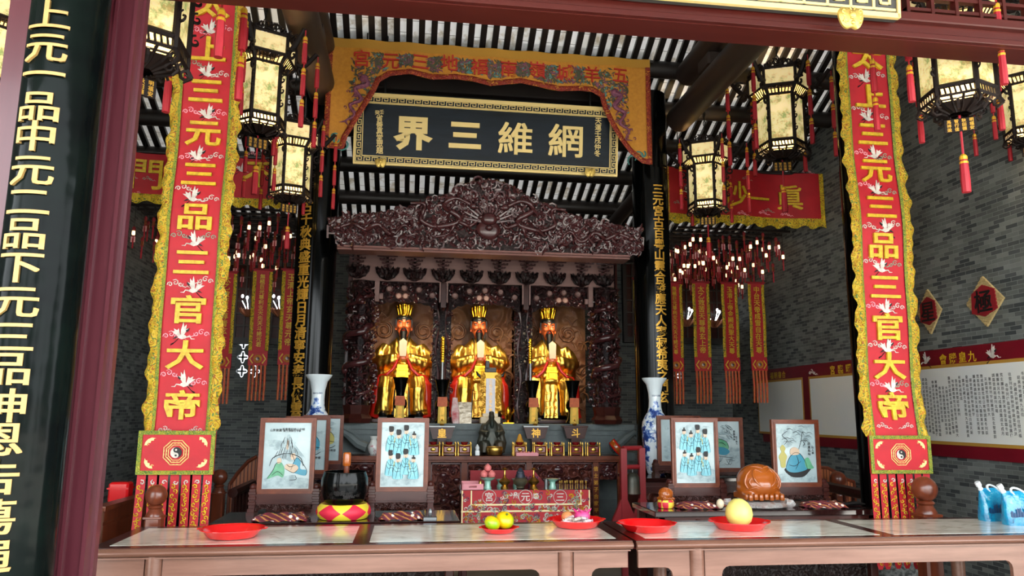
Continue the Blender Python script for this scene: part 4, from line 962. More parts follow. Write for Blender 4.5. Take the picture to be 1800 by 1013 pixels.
for k, (x, y, Y, s, rz, lab, zc) in enumerate(lants):
    o = lt if k == 0 else dup(lt)
    o.location = P(x, y, Y)+Vector((0, 0, .11*s)); o.rotation_euler = (0, 0, rz-math.atan2(o.location.x, o.location.y)); o.scale = (s, s, s); o['label'] = lab
    p = o.location; top_ = ceil_z(Y)-.03
    b = MB(); n = int((top_-p.z)/s/.05)
    for i in range(max(n, 1)):
        z = -.03+.05*i; ring = [(.012*math.cos(a)*(1 if i % 2 else 0), .012*math.cos(a)*(0 if i % 2 else 1), z+.03*math.sin(a)) for a in [2*PI*q/8 for q in range(9)]]
        b.tube(ring, .004, 4)
    b.tube([(0, 0, -.04), (0, 0, (top_-p.z)/s)], .004, 5); b.build('hanging_chain', 'black', o)
    L = bpy.data.lights.new('lantern_light', 'POINT'); L.energy = 30; L.color = (1, .74, .42); L.shadow_soft_size = .05
    q = bpy.data.objects.new('lantern_light', L); C.objects.link(q); q.parent = o; q.location = (0, 0, -.42)

# ---------------------------------------------------------------- votive lamps hanging in rows in both side bays
M['lampglow'] = emat('lit_lamp_glass', '#ffd29c', 2.6); M['lampglass'] = mat('dim_lamp_glass', '#6a2a1c', .2, col2='#9a5a3a', ns=20)
def votive(lit, tagged, cord):
    b = MB()
    b.lathe([(.020, -.035), (.022, 0), (.012, .012), (.006, .02)], n=7, mi=0)
    b.lathe([(.013, -.092), (.020, -.075), (.017, -.036)], n=7, mi=1)
    b.lathe([(.022, -.102), (.022, -.093)], n=7, mi=0); b.tube([(0, 0, .0), (0, 0, cord)], .003, 4, 4)
    b.lathe([(.010, -.25), (.011, -.14), (.006, -.102)], n=6, mi=2)
    if tagged: b.box(-.027, .027, -.003, .001, -.175, -.105, 3)
    return b.build('votive_lamp', ['silkdark', 'lampglow' if lit else 'lampglass', 'tassel', 'pinktag', 'black'])
M['pinktag'] = mat('pink_name_tag', '#e3a6a6', .6)
LV = 9
cordl = [.03+.062*k for k in range(LV)]
protos = {(l, g, k): votive(l, g, cordl[k]) for l in (0, 1) for g in (0, 1) for k in range(LV)}
def lamp_rack(xa, xb, ya, yb, z, label):
    t = thing('lamp_rack', label, 'rack', (xa, ya, z)); sh = t.location
    for k in range(8):
        y = ya+.05+(yb-ya-.1)*k/7; b = MB(); b.cbox(((xa+xb)/2, y, z), xb-xa, .03, .03); b.build('bar', 'blackwood', t, shift=sh)
    for x in (xa+.1, (xa+xb)/2, xb-.1):
        b = MB(); b.cbox((x, (ya+yb)/2, z+.03), .03, yb-ya, .03); b.build('cross_bar', 'blackwood', t, shift=sh)
        for y in (ya+.05, yb-.05):
            b = MB(); b.tube([(x, y, z), (x, y, ceil_z(y)-.02)], .007, 5); b.build('hanger', 'black', t, shift=sh)
rr = random.Random(12)
used = set()
def lamps(xa, xb, label, group, rl):
    ya, yb = 9.25, 10.9; zr = 4.0
    lamp_rack(xa, xb, ya, yb, zr, rl)
    n = 16; rows = 8
    for j in range(rows):
        y = ya+.05+(yb-ya-.1)*j/(rows-1)
        for i in range(n):
            x = xa+.04+(xb-xa-.08)*(i+.45*(j % 2)+.25)/n
            k = min(LV-1, max(0, int(rr.triangular(0, LV, 1.5 if j < 4 else 4))))
            key = (int(rr.random() < .40), int(rr.random() < .34), k); pr_ = protos[key]
            if key in used: o = pr_.copy(); C.objects.link(o)
            else: o = pr_; used.add(key)
            o.location = (x+rr.uniform(-.012, .012), y, zr-.012-cordl[k]); o.rotation_euler = (0, 0, rr.uniform(-.5, .5))
            tag(o, label, 'lamp', group)
lamps(P(1120, 450, 10).x+.35, XR-.06, 'small red votive lamp hanging in rows over the bay of five small banners', 'votive lamps over the brick bay', 'dark rack of bars carrying votive lamps over the five small banners')
lamps(XL+.06, P(520, 450, 10).x, 'small red votive lamp hanging in rows over the bay with the pierced vent', 'votive lamps over the vent bay', 'dark rack of bars carrying votive lamps over the pierced vent bay')
for key, o in protos.items():
    if key not in used: bpy.data.objects.remove(o)

# lotus lamps on the rear wall
def lotus(p, label):
    t = thing('lotus_lamp', label, 'lamp', p)
    b = MB(); b.tube([(0, 0, 0), (0, 0, ceil_z(11.2)-.01-p.z)], .008, 6); b.build('stem', 'black', t)
    b = MB(); b.lathe([(.02, -.10), (.07, -.06), (.10, 0), (.06, -.02), (.02, -.05)], n=14); 
    for k in range(8): a = 2*PI*k/8; b.tube([(.03*math.cos(a), .03*math.sin(a), -.09), (.11*math.cos(a), .11*math.sin(a), -.02), (.13*math.cos(a), .13*math.sin(a), .03)], [.02, .022, .004], 5)
    b.build('lotus_cup', mat('copper_lotus', '#c07a5a', .35, .4), t, smooth=True)
    for k in range(3):
        b = MB(); a = 2*PI*k/3+.5; b.ball((.13*math.cos(a), .13*math.sin(a), .16+.05*(k == 1)),   .019, .019, .027, 8, 6); b.tube([(.02*math.cos(a), .02*math.sin(a), -.02), (.13*math.cos(a), .13*math.sin(a), .14)], .006, 5); b.build('bulb', 'lotusbulb', t)
M['lotusbulb'] = emat('white_lamp_bulb', '#f4fbff', 7)
lotus(P(437, 545, 11.2), 'copper lotus lamp with white bulbs between two small banners nearest the long banner'); lotus(P(492, 545, 11.2), 'copper lotus lamp with white bulbs beside the couplet column')
lotus(P(1207, 563, 11.2), 'copper lotus lamp with white bulbs between two small banners near the ancient temple column'); lotus(P(1256, 565, 11.2), 'copper lotus lamp glowing between the middle small banners of the brick bay')
# dark wooden screens on the rear wall behind the banners
for k, (xa, xb, y0, y1, lab) in enumerate([(1100, 1285, 470, 592, 'dark wooden lattice board on the rear wall behind five small banners'), (330, 560, 470, 592, 'dark wooden lattice board on the rear wall behind the lotus lamps')]):
    a, c = P(xa, y1, 11.4), P(xb, y0, 11.4); t = thing('lattice_board', lab, 'wall board', (a.x, 11.42, a.z)); sh = t.location
    b = MB(); b.box(a.x, c.x, 11.44, 11.49, a.z, c.z); b.build('back_board', 'rosewood', t, shift=sh)
    b = MB(); b.box(a.x-.03, c.x+.03, 11.38, 11.49, a.z-.09, a.z); b.box(a.x-.03, a.x+.03, 11.4, 11.49, a.z, c.z); b.box(c.x-.03, c.x+.03, 11.4, 11.49, a.z, c.z); b.build('frame', 'blackwood', t, shift=sh)
    b = MB(); n = 14
    for i in range(1, n): x = a.x+(c.x-a.x)*i/n; b.box(x-.012, x+.012, 11.41, 11.44, a.z, c.z)
    for i in range(1, 6): z = a.z+(c.z-a.z)*i/6; b.box(a.x, c.x, 11.415, 11.44, z-.012, z+.012)
    b.build('lattice', 'beamwood', t, shift=sh)

# ---------------------------------------------------------------- posters and straw diamonds on the side wall
fW = lambda y0, z0: (lambda u, v, w: Vector((XR-.02-w, y0-u, z0+v)))
pz1 = PX(1700, 609, XR).z; pz0 = PX(1700, 806, XR).z
yn, yf = 5.0, 10.45
t = thing('wall_poster', 'long maroon poster on the brick side wall with three cream panels of writing', 'poster', (XR, yf, pz0)); sh = t.location
f = lambda u, v, w: Vector((XR-.018-w, -u, v))       # u is -Y
b = MB(); b.box(XR-.02, XR-.0, yn, yf, pz0, pz1); b.build('maroon_backing', 'poster_red', t, shift=sh)
cz1 = PX(1700, 644, XR).z; cz0 = PX(1700, 778, XR).z
ye = [PX(x, 700, XR).y for x in (1336, 1413, 1428, 1509)]
spans = [(5.05, 7.45), (7.55, ye[2]), (ye[1], ye[0])]
for (a, c) in spans:
    b = MB(); b.prism([(-a+.03, cz0-.03), (-a+.03, cz1+.03), (-c-.03, cz1+.03), (-c-.03, cz0-.03)], f, 0, .004, 1); b.prism([(-a, cz0), (-a, cz1), (-c, cz1), (-c, cz0)], f, .002, .006, 0); b.build('cream_panel', ['cream', 'postergold'], t, shift=sh)
b = MB()
def wallchars(mb, txt, px0, px1, py, s_, mi, bold=.015):
    n = len(txt)
    for i, ch in enumerate(txt):
        x = px0+(px1-px0)*i/max(1, n-1); q = PX(x, py(x), XR); mb.glyph(ch, lambda u, v, w: f(-q.y+u, q.z+v, w+.001), s_, .004, mi, bold)
wallchars(b, '會勝皇九', 1661, 1712, lambda x: 632-.11*(x-1661), .105, 0)
wallchars(b, '宮臨曜', 1466, 1494, lambda x: 651-.11*(x-1466), .115, 0); wallchars(b, '福朝書合', 1359, 1380, lambda x: 661-.11*(x-1359), .10, 0)
b.build('gold_title_characters', 'thread', t, shift=sh)
b = MB(); crane(b, (-PX(1750, 626, XR).y, PX(1750, 626, XR).z), .17, f, -1); crane(b, (-PX(1630, 637, XR).y, PX(1630, 637, XR).z), .16, f, 1); cloud(b, (-PX(1431, 656, XR).y, PX(1431, 656, XR).z), .12, f, 0)
b.build('white_crane', ['white', 'ink'], t, shift=sh)
b = MB(); bag = '天地玄黃宇宙洪荒日月盈昃辰宿列張寒來暑往秋收冬藏閏餘成歲律呂調陽雲騰致雨露結為霜九皇大帝聖誕道場祈福'
rr = random.Random(3); ncol = 44
for i in range(ncol):
    y = 5.12+(7.15-5.12)*i/ncol; z = cz1-.10-rr.choice((0, 0, 0, .03, .09)); n = rr.choice((9, 14, 16, 17, 18, 17, 15, 6, 18))
    for j in range(n):
        if z < cz0+.06: break
        b.glyph(rr.choice(bag), lambda u, v, w: f(-y+u, z+v, w+.006), .034, .001, 0, .006); z -= .0385
b.build('black_writing', 'ink', t, shift=sh)
def diamond(px, py, w_, h_, ch, label):
    q = PX(px, py, XR); t = thing('straw_diamond', label, 'wall plaque', (XR, q.y, q.z)); sh = t.location
    a0, z1 = PX(px-w_, py, XR), PX(px, py-h_, XR).z; hw = abs(a0.y-q.y)*.95; hh = z1-q.z
    g = lambda u, v, w: Vector((XR-.004-w, q.y-u, q.z+v))
    b = MB(); b.prism([(0, hh), (hw, 0), (0, -hh), (-hw, 0)], g, 0, .018)
    for k in range(14):
        s_ = -1+2*(k+.5)/14; b.tube([g(hw*(1-abs(s_)), hh*s_, .02), g(-hw*(1-abs(s_)), hh*s_, .02)], .006, 4)
    b.build('straw_weave', 'straw', t, shift=sh)
    b = MB(); b.prism([(0+.0, hh*.66), (hw*.62, hh*.42), (hw*.68, -hh*.36), (0, -hh*.60), (-hw*.68, -hh*.42), (-hw*.62, hh*.36)], g, .018, .028); b.build('red_paper', 'silkdark', t, shift=sh)
    b = MB(); b.glyph(ch, lambda u, v, w: g(u, v, w+.03), hh*.95, .004, 0, -.018); b.build('black_character', 'ink', t, shift=sh)
diamond(1636, 548, 22, 40, '星', 'small woven straw diamond with red paper, the one touching the long banner edge'); diamond(1734, 530, 34, 45, '極', 'larger woven straw diamond with red paper on open brick wall')
# corner pennant hanging beside the posters
q = P(1328, 690, 10.9); t = thing('red_pennant', 'narrow dark red pennant with green tassel in the brick corner beside posters', 'pennant', (q.x, q.y, q.z)); 
b = MB(); b.grid(lambda s_, k: Vector((-.065+.13*s_, .006*math.sin(k*8), .35-.80*k)), 2, 12); b.build('red_field', 'silkdark', t, norm=False)
b = MB(); 
for i, ch in enumerate('九皇大帝'): b.glyph(ch, lambda u, v, w: Vector((u, -.012-w, .25-.17*i+v)), .12, .003, 0, .02)
b.build('black_characters', 'ink', t)
b = MB(); b.lathe([(.05, -.62), (.055, -.5), (.03, -.45)], n=10); b.build('green_tassel', 'leafthread', t); b = MB()
for k in (-1, 0, 1): b.tube([(.03*k, 0, -.6), (.035*k, 0, -.98)], .010, 5)
b.build('pale_streamer', 'creamgold', t); b = MB(); b.tube([(0, 0, .35), (0, 0, 4.1-q.z)], .004, 4); b.build('cord', 'black', t)
# ================================================================ the shrine
YC = 7.62                       # cornice front
t = thing('altar_shrine', 'tall carved dark wood shrine with dragon pediment sheltering the three golden figures', 'shrine', (XC, 9.0, 0)); SH = t; sh = t.location
# pediment
cl, cr = P(593, 431, YC), P(1107, 451, YC); zc0 = cl.z
tl_, tr_ = P(576, 388, YC), P(1129, 408, YC)
ptop = P(853, 326, YC).z
xm = (cl.x+cr.x)/2
prof = [(593, 432), (576, 388), (610, 384), (640, 381), (680, 376), (715, 370), (745, 360), (758, 352), (775, 352), (790, 345), (810, 334), (835, 327), (860, 324), (880, 328), (905, 338), (925, 352), (945, 360), (962, 366), (975, 377), (1010, 386), (1050, 395), (1100, 403), (1129, 406), (1107, 450)]
pp = [P(x, y, YC) for x, y in prof]
poly = [(p.x, p.z) for p in pp]
lean = lambda v: (v-zc0)*.22
fP = lambda u, v, w: Vector((u, YC-w-lean(v), v))
def top_at(x):
    for (a, za), (c, zb) in zip(poly[1:-1], poly[2:-1]):
        if a <= x <= c: return za+(zb-za)*(x-a)/(c-a)
    return poly[1][1]
b = MB(); b.prism(poly, fP, -.07, 0); ped = b.build('pediment', 'carve', t, shift=sh)
rr = random.Random(21); b = MB()
x0, x1 = poly[1][0], poly[-2][0]
n = 0
while n < 1150:
    x = rr.uniform(x0+.02, x1-.02); zt_ = top_at(x); z = rr.uniform(zc0+.02, zt_-.005)
    if (x-x0 < .15 and z < zc0+(x0+.15-x)*1.5): continue
    n += 1; r = rr.uniform(.024, .062)
    if n % 3: curl(b, (x, z), r, rr.uniform(0, 6.3), rr.uniform(.8, 1.4), r*.26, fP, rr.choice((-1, 1)), 5, 0, 10, .8)
    else:
        a = rr.uniform(0, 6.3); b.tube([fP(x, z, .01), fP(x+r*.8*math.cos(a), z+r*.8*math.sin(a), .03), fP(x+r*1.5*math.cos(a+.3), z+r*1.5*math.sin(a+.3), .012)], [r*.34, r*.30, r*.05], 5)
for i in range(90):             # ragged crest
    x = x0+(x1-x0)*(i+.5)/90; z = top_at(x); b.ball(fP(x, z-.01+rr.uniform(-.006, .012), -.02), .026, .03, .024, 7, 5)
for i in range(60): x = xm+rr.uniform(-.32, .32); z = zc0+rr.uniform(.1, .6)*(1-abs(x-xm)*.6); b.ball(fP(x, min(z, top_at(x)-.05), .02), .02, .02, .02, 7, 5)
o = b.build('leaf_carving', 'curlwood', ped, smooth=60); o.location = -Vector(sh)
def dragon(mb, pts, r0, fn):
    P_ = []
    for i in range(len(pts)-1):
        for k in range(6):
            u = k/6; p0 = pts[max(i-1, 0)]; p1 = pts[i]; p2 = pts[i+1]; p3 = pts[min(i+2, len(pts)-1)]
            cr_ = lambda a, b_, c, d: .5*((2*b_)+(-a+c)*u+(2*a-5*b_+4*c-d)*u*u+(-a+3*b_-3*c+d)*u**3)
            P_.append((cr_(p0[0], p1[0], p2[0], p3[0]), cr_(p0[1], p1[1], p2[1], p3[1])))
    m = len(P_); mb.tube([fn(u, v, .035+.015*math.sin(i*.9)) for i, (u, v) in enumerate(P_)], [r0*(.55+.6*math.sin(PI*min(1, i/m*1.15))*(1-.5*i/m)) for i in range(m)], 8)
    h = fn(P_[0][0], P_[0][1], .06); mb.ball(h, r0*1.5, r0*1.3, r0*1.2, 10, 7); mb.ball(h+Vector((r0*1.2*(1 if P_[0][0] > P_[4][0] else -1), -r0*.5, -r0*.3)), r0*.9, r0*.7, r0*.6, 8, 6)
    for s_ in (-1, 1): mb.tube([h, h+Vector((s_*r0*.8, 0, r0*1.8)), h+Vector((s_*r0*1.8, 0, r0*2.6))], [r0*.4, r0*.3, r0*.05], 5)
    for i in range(4, m-2, 2):
        p = fn(P_[i][0], P_[i][1], .05); mb.tube([p, p+Vector((0, -.015, r0*1.5))], [r0*.35, r0*.04], 4)
    for i in (int(m*.3), int(m*.6)):
        p = fn(P_[i][0], P_[i][1], .04); mb.tube([p, p+Vector((.05, -.02, -.06)), p+Vector((.10, -.01, -.04))], [r0*.6, r0*.5, r0*.2], 5)
U = lambda s, v: (xm+s*(x1-x0)/2, zc0+v*(ptop-zc0))
for sg in (-1, 1):
    for pts, r0 in ((( (.10, .60), (.2, .72), (.28, .60), (.18, .42), (.30, .30), (.42, .38), (.40, .60), (.50, .62)), .030),
                    (((.92, .22), (.84, .30), (.76, .22), (.68, .30), (.60, .16), (.52, .30), (.46, .18)), .026), (((.05, .45), (.12, .33), (.2, .38), (.24, .22), (.34, .14)), .022)):
        b = MB(); dragon(b, [U(sg*u, v) for u, v in pts], r0, fP); o = b.build('dragon_carving', 'curlwood', ped, smooth=60); o.location = -Vector(sh)
b = MB(); c = fP(xm, zc0+.20, .05); b.ball(c, .13, .05, .11, 14, 8); b.ball(c+Vector((0, -.04, .10)), .09, .05, .07, 12, 8); b.ball(c+Vector((0, -.06, 0)), .04, .04, .03, 10, 6)
for k in range(14): a = PI*k/13; b.tube([c+Vector((.08*math.cos(a), -.01, .08+.06*math.sin(a))), c+Vector((.26*math.cos(a), -.03, .10+.28*math.sin(a)))], [.02, .006], 5)
o = b.build('mask_carving', 'curlwood', ped, smooth=60); o.location = -Vector(sh)
b = MB()
for sg in (-1, 1):
    q = (poly[1][0] if sg < 0 else poly[-2][0])
    for (u0, u1, v0, v1) in ((0, .16, .17, .19), (.0, .02, .06, .19), (.02, .12, .10, .115), (.11, .125, .10, .15)):
        b.prism([(q-sg*u0, zc0+v0), (q-sg*u1, zc0+v0), (q-sg*u1, zc0+v1), (q-sg*u0, zc0+v1)], fP, 0, .02)
o = b.build('corner_key_carving', 'curlwood', ped); o.location = -Vector(sh)
# cornice moulding and soffit
b = MB()
for dz, dy, h in ((.006, .0, .022), (-.012, .03, .014), (-.024, .012, .012)): b.cbox(((cl.x+cr.x)/2, YC+.10+dy, zc0-.017+dz), cr.x-cl.x, .24, h)
b.build('cornice_moulding', 'cornice', t, shift=sh)
YH = 8.95
zs = P(860, 437, YH).z
b = MB(); b.prism([(cl.x+.04, 0), (cr.x-.04, 0), (cr.x-.10, 1), (cl.x+.10, 1)], lambda u, v, w: Vector((u, YC+.16+(YH-YC-.16)*v, zc0-.03+(zs-zc0+.03)*v+w)), 0, .03); b.build('soffit', 'headwood', t, shift=sh)
# header boards with bracket clusters and lotus bosses
hx0, hx1 = P(645, 480, YH).x, P(1062, 490, YH).x; hz0 = P(860, 500, YH).z
b = MB(); b.box(hx0-.16, hx1+.14, YH, YH+.05, hz0, zs+.05); b.build('header_board', 'headwood', t, shift=sh)
lot = [(629, 478), (681, 481), (729, 483), (779, 485), (829, 487), (878, 489), (926, 490), (975, 491), (1023, 493), (1061, 494)]
for k, (x, y) in enumerate(lot):
    p = P(x, y, YH-.06); b = MB(); b.lathe([(.02, -.085), (.075, -.06), (.10, .0), (.115, .05), (.06, .04)], (p.x, p.y, p.z), 14, sy=.55)
    for i in range(7): a = PI+PI*i/6; b.tube([(p.x+.07*math.cos(a), p.y+.04*math.sin(a), p.z-.05), (p.x+.115*math.cos(a), p.y+.065*math.sin(a), p.z+.02), (p.x+.14*math.cos(a), p.y+.07*math.sin(a), p.z+.075)], [.022, .026, .005], 5)
    b.build('lotus_boss', 'carve', t, smooth=60, shift=sh)
    b = MB()
    for i in range(7):
        z = p.z+.075+.034*i; w = .04+.026*i; yy = YH-.04-.05*i
        b.cbox((p.x, (yy+YH)/2, z), .03, YH-yy, .016); b.cbox((p.x, yy, z+.004), w*2, .03, .012)
        for s_ in range(-2, 3): b.cbox((p.x+s_*w/2.2, yy-.005, z+.014), .020, .030, .012)
    b.build('bracket_cluster', 'curlwood', t, shift=sh)
# friezes of medallions with arched lower edge, posts, side columns, niche backs
bays = []
cols = [P(632, 600, YH).x, P(778, 600, YH).x, P(925, 600, YH).x, P(1064, 600, YH).x]
zf1, zf0, zbase = hz0, P(860, 540, YH).z, P(860, 745, 9.0).z
for i in range(3):
    a, c = cols[i]+(.10 if i == 0 else .07), cols[i+1]-(.10 if i == 2 else .07); mid = (a+c)/2
    f = lambda u, v, w: Vector((u, YH+.06-w, v))
    N = 24; arch = [(a+(c-a)*k/N, zf0+.05-.10*abs(2*k/N-1)**3-.018*abs(math.sin(k*PI/3))) for k in range(N+1)]
    b = MB(); b.prism([(a, zf1)]+arch+[(c, zf1)], f, -.03, .0); fz = b.build('arched_frieze', 'carve', t, shift=sh)
    b = MB(); rr = random.Random(i)
    for k, (q, z) in enumerate([(.08, .62), (.28, .30), (.42, .72), (.52, .72), (.72, .30), (.92, .62), (.50, .22)]):
        x = a+(c-a)*q; zz_ = zf1-.03-(zf1-zf0-.02)*z*.75; b.lathe([(.005, .018), (.026, .02), (.030, .012), (.036, .02), (.040, 0)], (0, 0, 0), 14)
        for v in b.v[-70:]: v.x, v.y, v.z = x+v.x, YH+.06-v.z, zz_+v.y
    o = b.build('medallion', 'headwood', fz); o.location = -Vector(sh)
    b = MB()
    for k in range(46): x = rr.uniform(a, c); z = rr.uniform(zf0+.04-.06*abs(2*(x-a)/(c-a)-1)**3, zf1-.02); curl(b, (x, z), rr.uniform(.015, .03), rr.uniform(0, 6), 1.1, .008, f, rr.choice((-1, 1)), 4, 0, 8, .6)
    o = b.build('leaf_carving', 'curlwood', fz, smooth=60); o.location = -Vector(sh)
    b = MB(); b.prism([(a-.1, zbase), (c+.1, zbase), (c+.1, zf1), (a-.1, zf1)], lambda u, v, w: Vector((u, 10.02+w, v)), 0, .04); nb = b.build('niche_back', 'niche', t, shift=sh)
    b = MB(); fb = lambda u, v, w: Vector((u, 10.02-w, v))
    for k in range(26):
        z = rr.uniform(zbase+.1, zf0); s_ = rr.choice((-1, 1)); x = mid+s_*rr.uniform(.22, .42)
        pts = [fb(x+s_*.10*q-.02*math.sin(q*5+k), z+.06*math.sin(q*3+k), .012) for q in (0, .3, .6, .9, 1.2, 1.5)]; b.tube(pts, [.006, .012, .014, .013, .010, .004], 5)
    for s_ in (-1, 1): curl(b, (mid+s_*.26, zf0-.20), .12, 2, 2.0, .018, fb, s_, 6, 0, 24, .4)
    o = b.build('cloud_relief', 'nichelite' if 'nichelite' in M else 'niche', nb, smooth=60); o.location = -Vector(sh)
def carved_post(x, y, r, z0, z1, name, seed, dense):
    rr = random.Random(seed); b = MB(); b.lathe([(r, z0), (r*.95, (z0+z1)/2), (r, z1)], (x, y, 0), 20); o = b.build(name, 'carve', t, smooth=True, shift=sh)
    b = MB(); h = z1-z0; cyl = lambda u, v, w: Vector((x+(r+w)*math.sin(u/r), y-(r+w)*math.cos(u/r), v))
    nt = 3.2; N = 90
    b.tube([cyl(r*2*PI*nt*i/N+.35*r*math.sin(i*.7), z0+.12+h*.80*i/N, .02) for i in range(N)], [.022+.026*math.sin(PI*i/N) for i in range(N)], 7)
    hd = cyl(0, z1-.25, .06); b.ball(hd, .06, .05, .06, 10, 7); b.ball(hd+Vector((.03, -.05, -.03)), .04, .05, .03, 8, 6)
    for k in range(dense):
        u = rr.uniform(-PI*.62, PI*.62)*r; v = rr.uniform(z0+.03, z1-.03); q = rr.uniform(.022, .045)
        if k % 2: curl(b, (u, v), q, rr.uniform(0, 6), 1.1, q*.30, cyl, rr.choice((-1, 1)), 5, 0, 9, .9)
        else: a = rr.uniform(0, 6.3); b.tube([cyl(u, v, .005), cyl(u+q*math.cos(a), v+q*math.sin(a), .035), cyl(u+1.8*q*math.cos(a+.3), v+1.8*q*math.sin(a+.3), .01)], [q*.34, q*.36, q*.06], 5)
    k = b.build('dragon_carving', 'curlwood', o, smooth=60); k.location = -Vector(sh)
    return o
for k in (0, 3):
    carved_post(cols[k], 8.93, .135, zbase+.20, hz0-.02, 'dragon_column', k, 170)
    b = MB(); b.lathe([(.17, zbase), (.19, zbase+.05), (.15, zbase+.10), (.17, zbase+.2)], (cols[k], 8.93, 0), 8, a0=PI/8); b.build('column_base', 'rosewood', t, shift=sh)
    b = MB(); x = cols[k]+(.18 if k == 0 else -.18); b.box(x-.028, x+.028, YH-.02, YH+.05, P(640, 530, YH).z, hz0); b.cbox((x+(.05 if k == 0 else -.05), YH+.01, P(640, 532, YH).z+.08), .05, .04, .07); b.build('corner_stile', 'headwood', t, shift=sh)
for k in (1, 2):
    x = cols[k]
    b = MB(); b.box(x-.11, x+.11, YH+.22, YH+.30, zbase, zf1); o = b.build('carved_post', 'carve', t, shift=sh)
    b = MB(); rr = random.Random(50+k); f = lambda u, v, w: Vector((u, YH+.22-w, v))
    for s_ in (-1, 1): b.tube([f(x+s_*(.055+.02*math.sin(i*.5)), zbase+.05+(zf1-zbase-.1)*i/30, .02) for i in range(31)], [.012+.008*math.sin(i*.8) for i in range(31)], 5)
    for q in range(80): curl(b, (x+rr.choice((-1, 1))*rr.uniform(.05, .125), rr.uniform(zbase+.05, zf1)), rr.uniform(.016, .03), rr.uniform(0, 6), 1.1, .009, f, rr.choice((-1, 1)), 4, 0, 8, .9)
    m = b.build('vine_carving', 'curlwood', o, smooth=60); m.location = -Vector(sh)
    b = MB(); b.box(x-.030, x+.030, YH+.02, YH+.14, zf1-.30, zf1); b.lathe([(.012, zf1-.34), (.02, zf1-.32), (.014, zf1-.30)], (x, YH+.04, 0), 8); b.build('hanging_strut', 'rosewood', t, shift=sh); b = MB(); b.box(x-.052, x-.034, YH+.0, YH+.04, zf1-.24, zf1); b.box(x+.034, x+.052, YH+.0, YH+.04, zf1-.24, zf1); b.build('strut_edging', 'headwood', t, shift=sh)
for k in (0, 3):                 # carved leaf fringe on the inner side of the outer columns
    s_ = 1 if k == 0 else -1; b = MB(); rr = random.Random(70+k); f = lambda u, v, w: Vector((u, YH+.05-w, v))
    for q in range(70): curl(b, (cols[k]+s_*rr.uniform(.12, .20), rr.uniform(zbase+.2, zf0)), rr.uniform(.016, .03), rr.uniform(0, 6), 1.1, .009, f, rr.choice((-1, 1)), 4, 0, 8, .9)
    b.build('leaf_fringe', 'curlwood', t, smooth=60, shift=sh)
b = MB()
for s_ in (-1, 1):
    x = cols[0]-.14 if s_ < 0 else cols[3]+.14; b.box(x-.02, x+.02, YH, 10.05, zbase, zs)
b.box(cols[0]-.14, cols[3]+.14, YH, 10.05, zs+.04, zs+.08); b.build('side_panel', 'rosewood', t, shift=sh)
# niche downlights added out of sight behind the friezes to brighten the figures
for i in range(3):
    x = (cols[i]+cols[i+1])/2; z = zf1-.02
    q = thing('added_niche_downlight', ('small warm downlight added under the shrine header in %s' % ('the niche nearest the landscape screens', 'the middle niche', 'the niche nearest the drum')[i]), 'light', (x, YH+.22, z))
    b = MB(); b.lathe([(.035, .03), (.035, -.02), (.028, -.03)], n=12); b.build('can', 'black', q); b = MB(); b.lathe([(.001, -.031), (.026, -.031)], n=12); b.build('lens', 'bulb', q)
    L = bpy.data.lights.new('added_niche_light', 'SPOT'); L.energy = 30; L.color = (1, .80, .50); L.spot_size = 2.0; L.spot_blend = .6; L.shadow_soft_size = .05
    o = bpy.data.objects.new('added_niche_light', L); C.objects.link(o); o.parent = q; o.location = (0, 0, -.05); o.rotation_euler = (.38, 0, 0)

SH.location.z += .003
# small spotlights added under the canopy soffit to light the figures from in front
for i, lab in enumerate(('the niche nearest the landscape screens', 'the middle niche', 'the niche nearest the drum')):
    x = (cols[i]+cols[i+1])/2; y = 8.25; z = zc0-.031+(zs-zc0+.03)*(y-YC-.16)/(YH-YC-.16)
    q = thing('added_soffit_spotlight', 'tiny dark spotlight added under the canopy soffit before '+lab, 'light', (x, y, z-.004))
    b = MB(); b.lathe([(.018, 0), (.018, -.03), (.022, -.035), (.022, -.06)], n=12); b.build('can', 'black', q)
    L = bpy.data.lights.new('added_figure_light', 'SPOT'); L.energy = 26; L.color = (1, .82, .55); L.spot_size = .78; L.spot_blend = .5; L.shadow_soft_size = .03
    o = bpy.data.objects.new('added_figure_light', L); C.objects.link(o); o.parent = q; o.location = (0, .01, -.075); o.rotation_euler = (math.atan2(1.35, 1.1), 0, 0)
# stone platform
t = thing('stone_platform', 'grey carved stone platform under the shrine with scroll ends', 'platform', (XC, 9.6, 0)); sh = t.location
px0, px1 = P(580, 760, 8.9).x, P(1115, 760, 8.9).x
b = MB(); b.box(px0, px1, 8.9, 10.4, zbase-.07, zbase); b.box(px0+.05, px1-.05, 8.93, 10.4, zbase-.13, zbase-.07); b.box(px0+.10, px1-.10, 8.95, 10.4, zbase-.33, zbase-.13); b.box(px0, px1, 8.9, 10.4, zbase-.42, zbase-.33); b.box(px0+.06, px1-.06, 8.93, 10.4, 0, zbase-.42)
for k in range(4): b.box(px0+.02, px1-.02, 8.9+.0*k, 10.4, .25*k+.02, .25*k+.06)
b.build('block', 'stone', t, shift=sh)
for s_, x in ((1, P(1100, 765, 8.7).x), (-1, P(618, 790, 8.7).x)):
    b = MB(); z = zbase-.12; y = 8.78
    b.tube([(x-s_*.16, y, z-.15), (x-s_*.06, y, z-.11), (x+s_*.03, y, z-.03), (x+s_*.12, y, z+.03), (x+s_*.18, y, z-.0), (x+s_*.16, y, z-.05), (x+s_*.12, y, z-.03)], [.06, .055, .05, .035, .028, .022, .015], 8); b.build('scroll_end', 'stone', t, smooth=True, shift=sh)

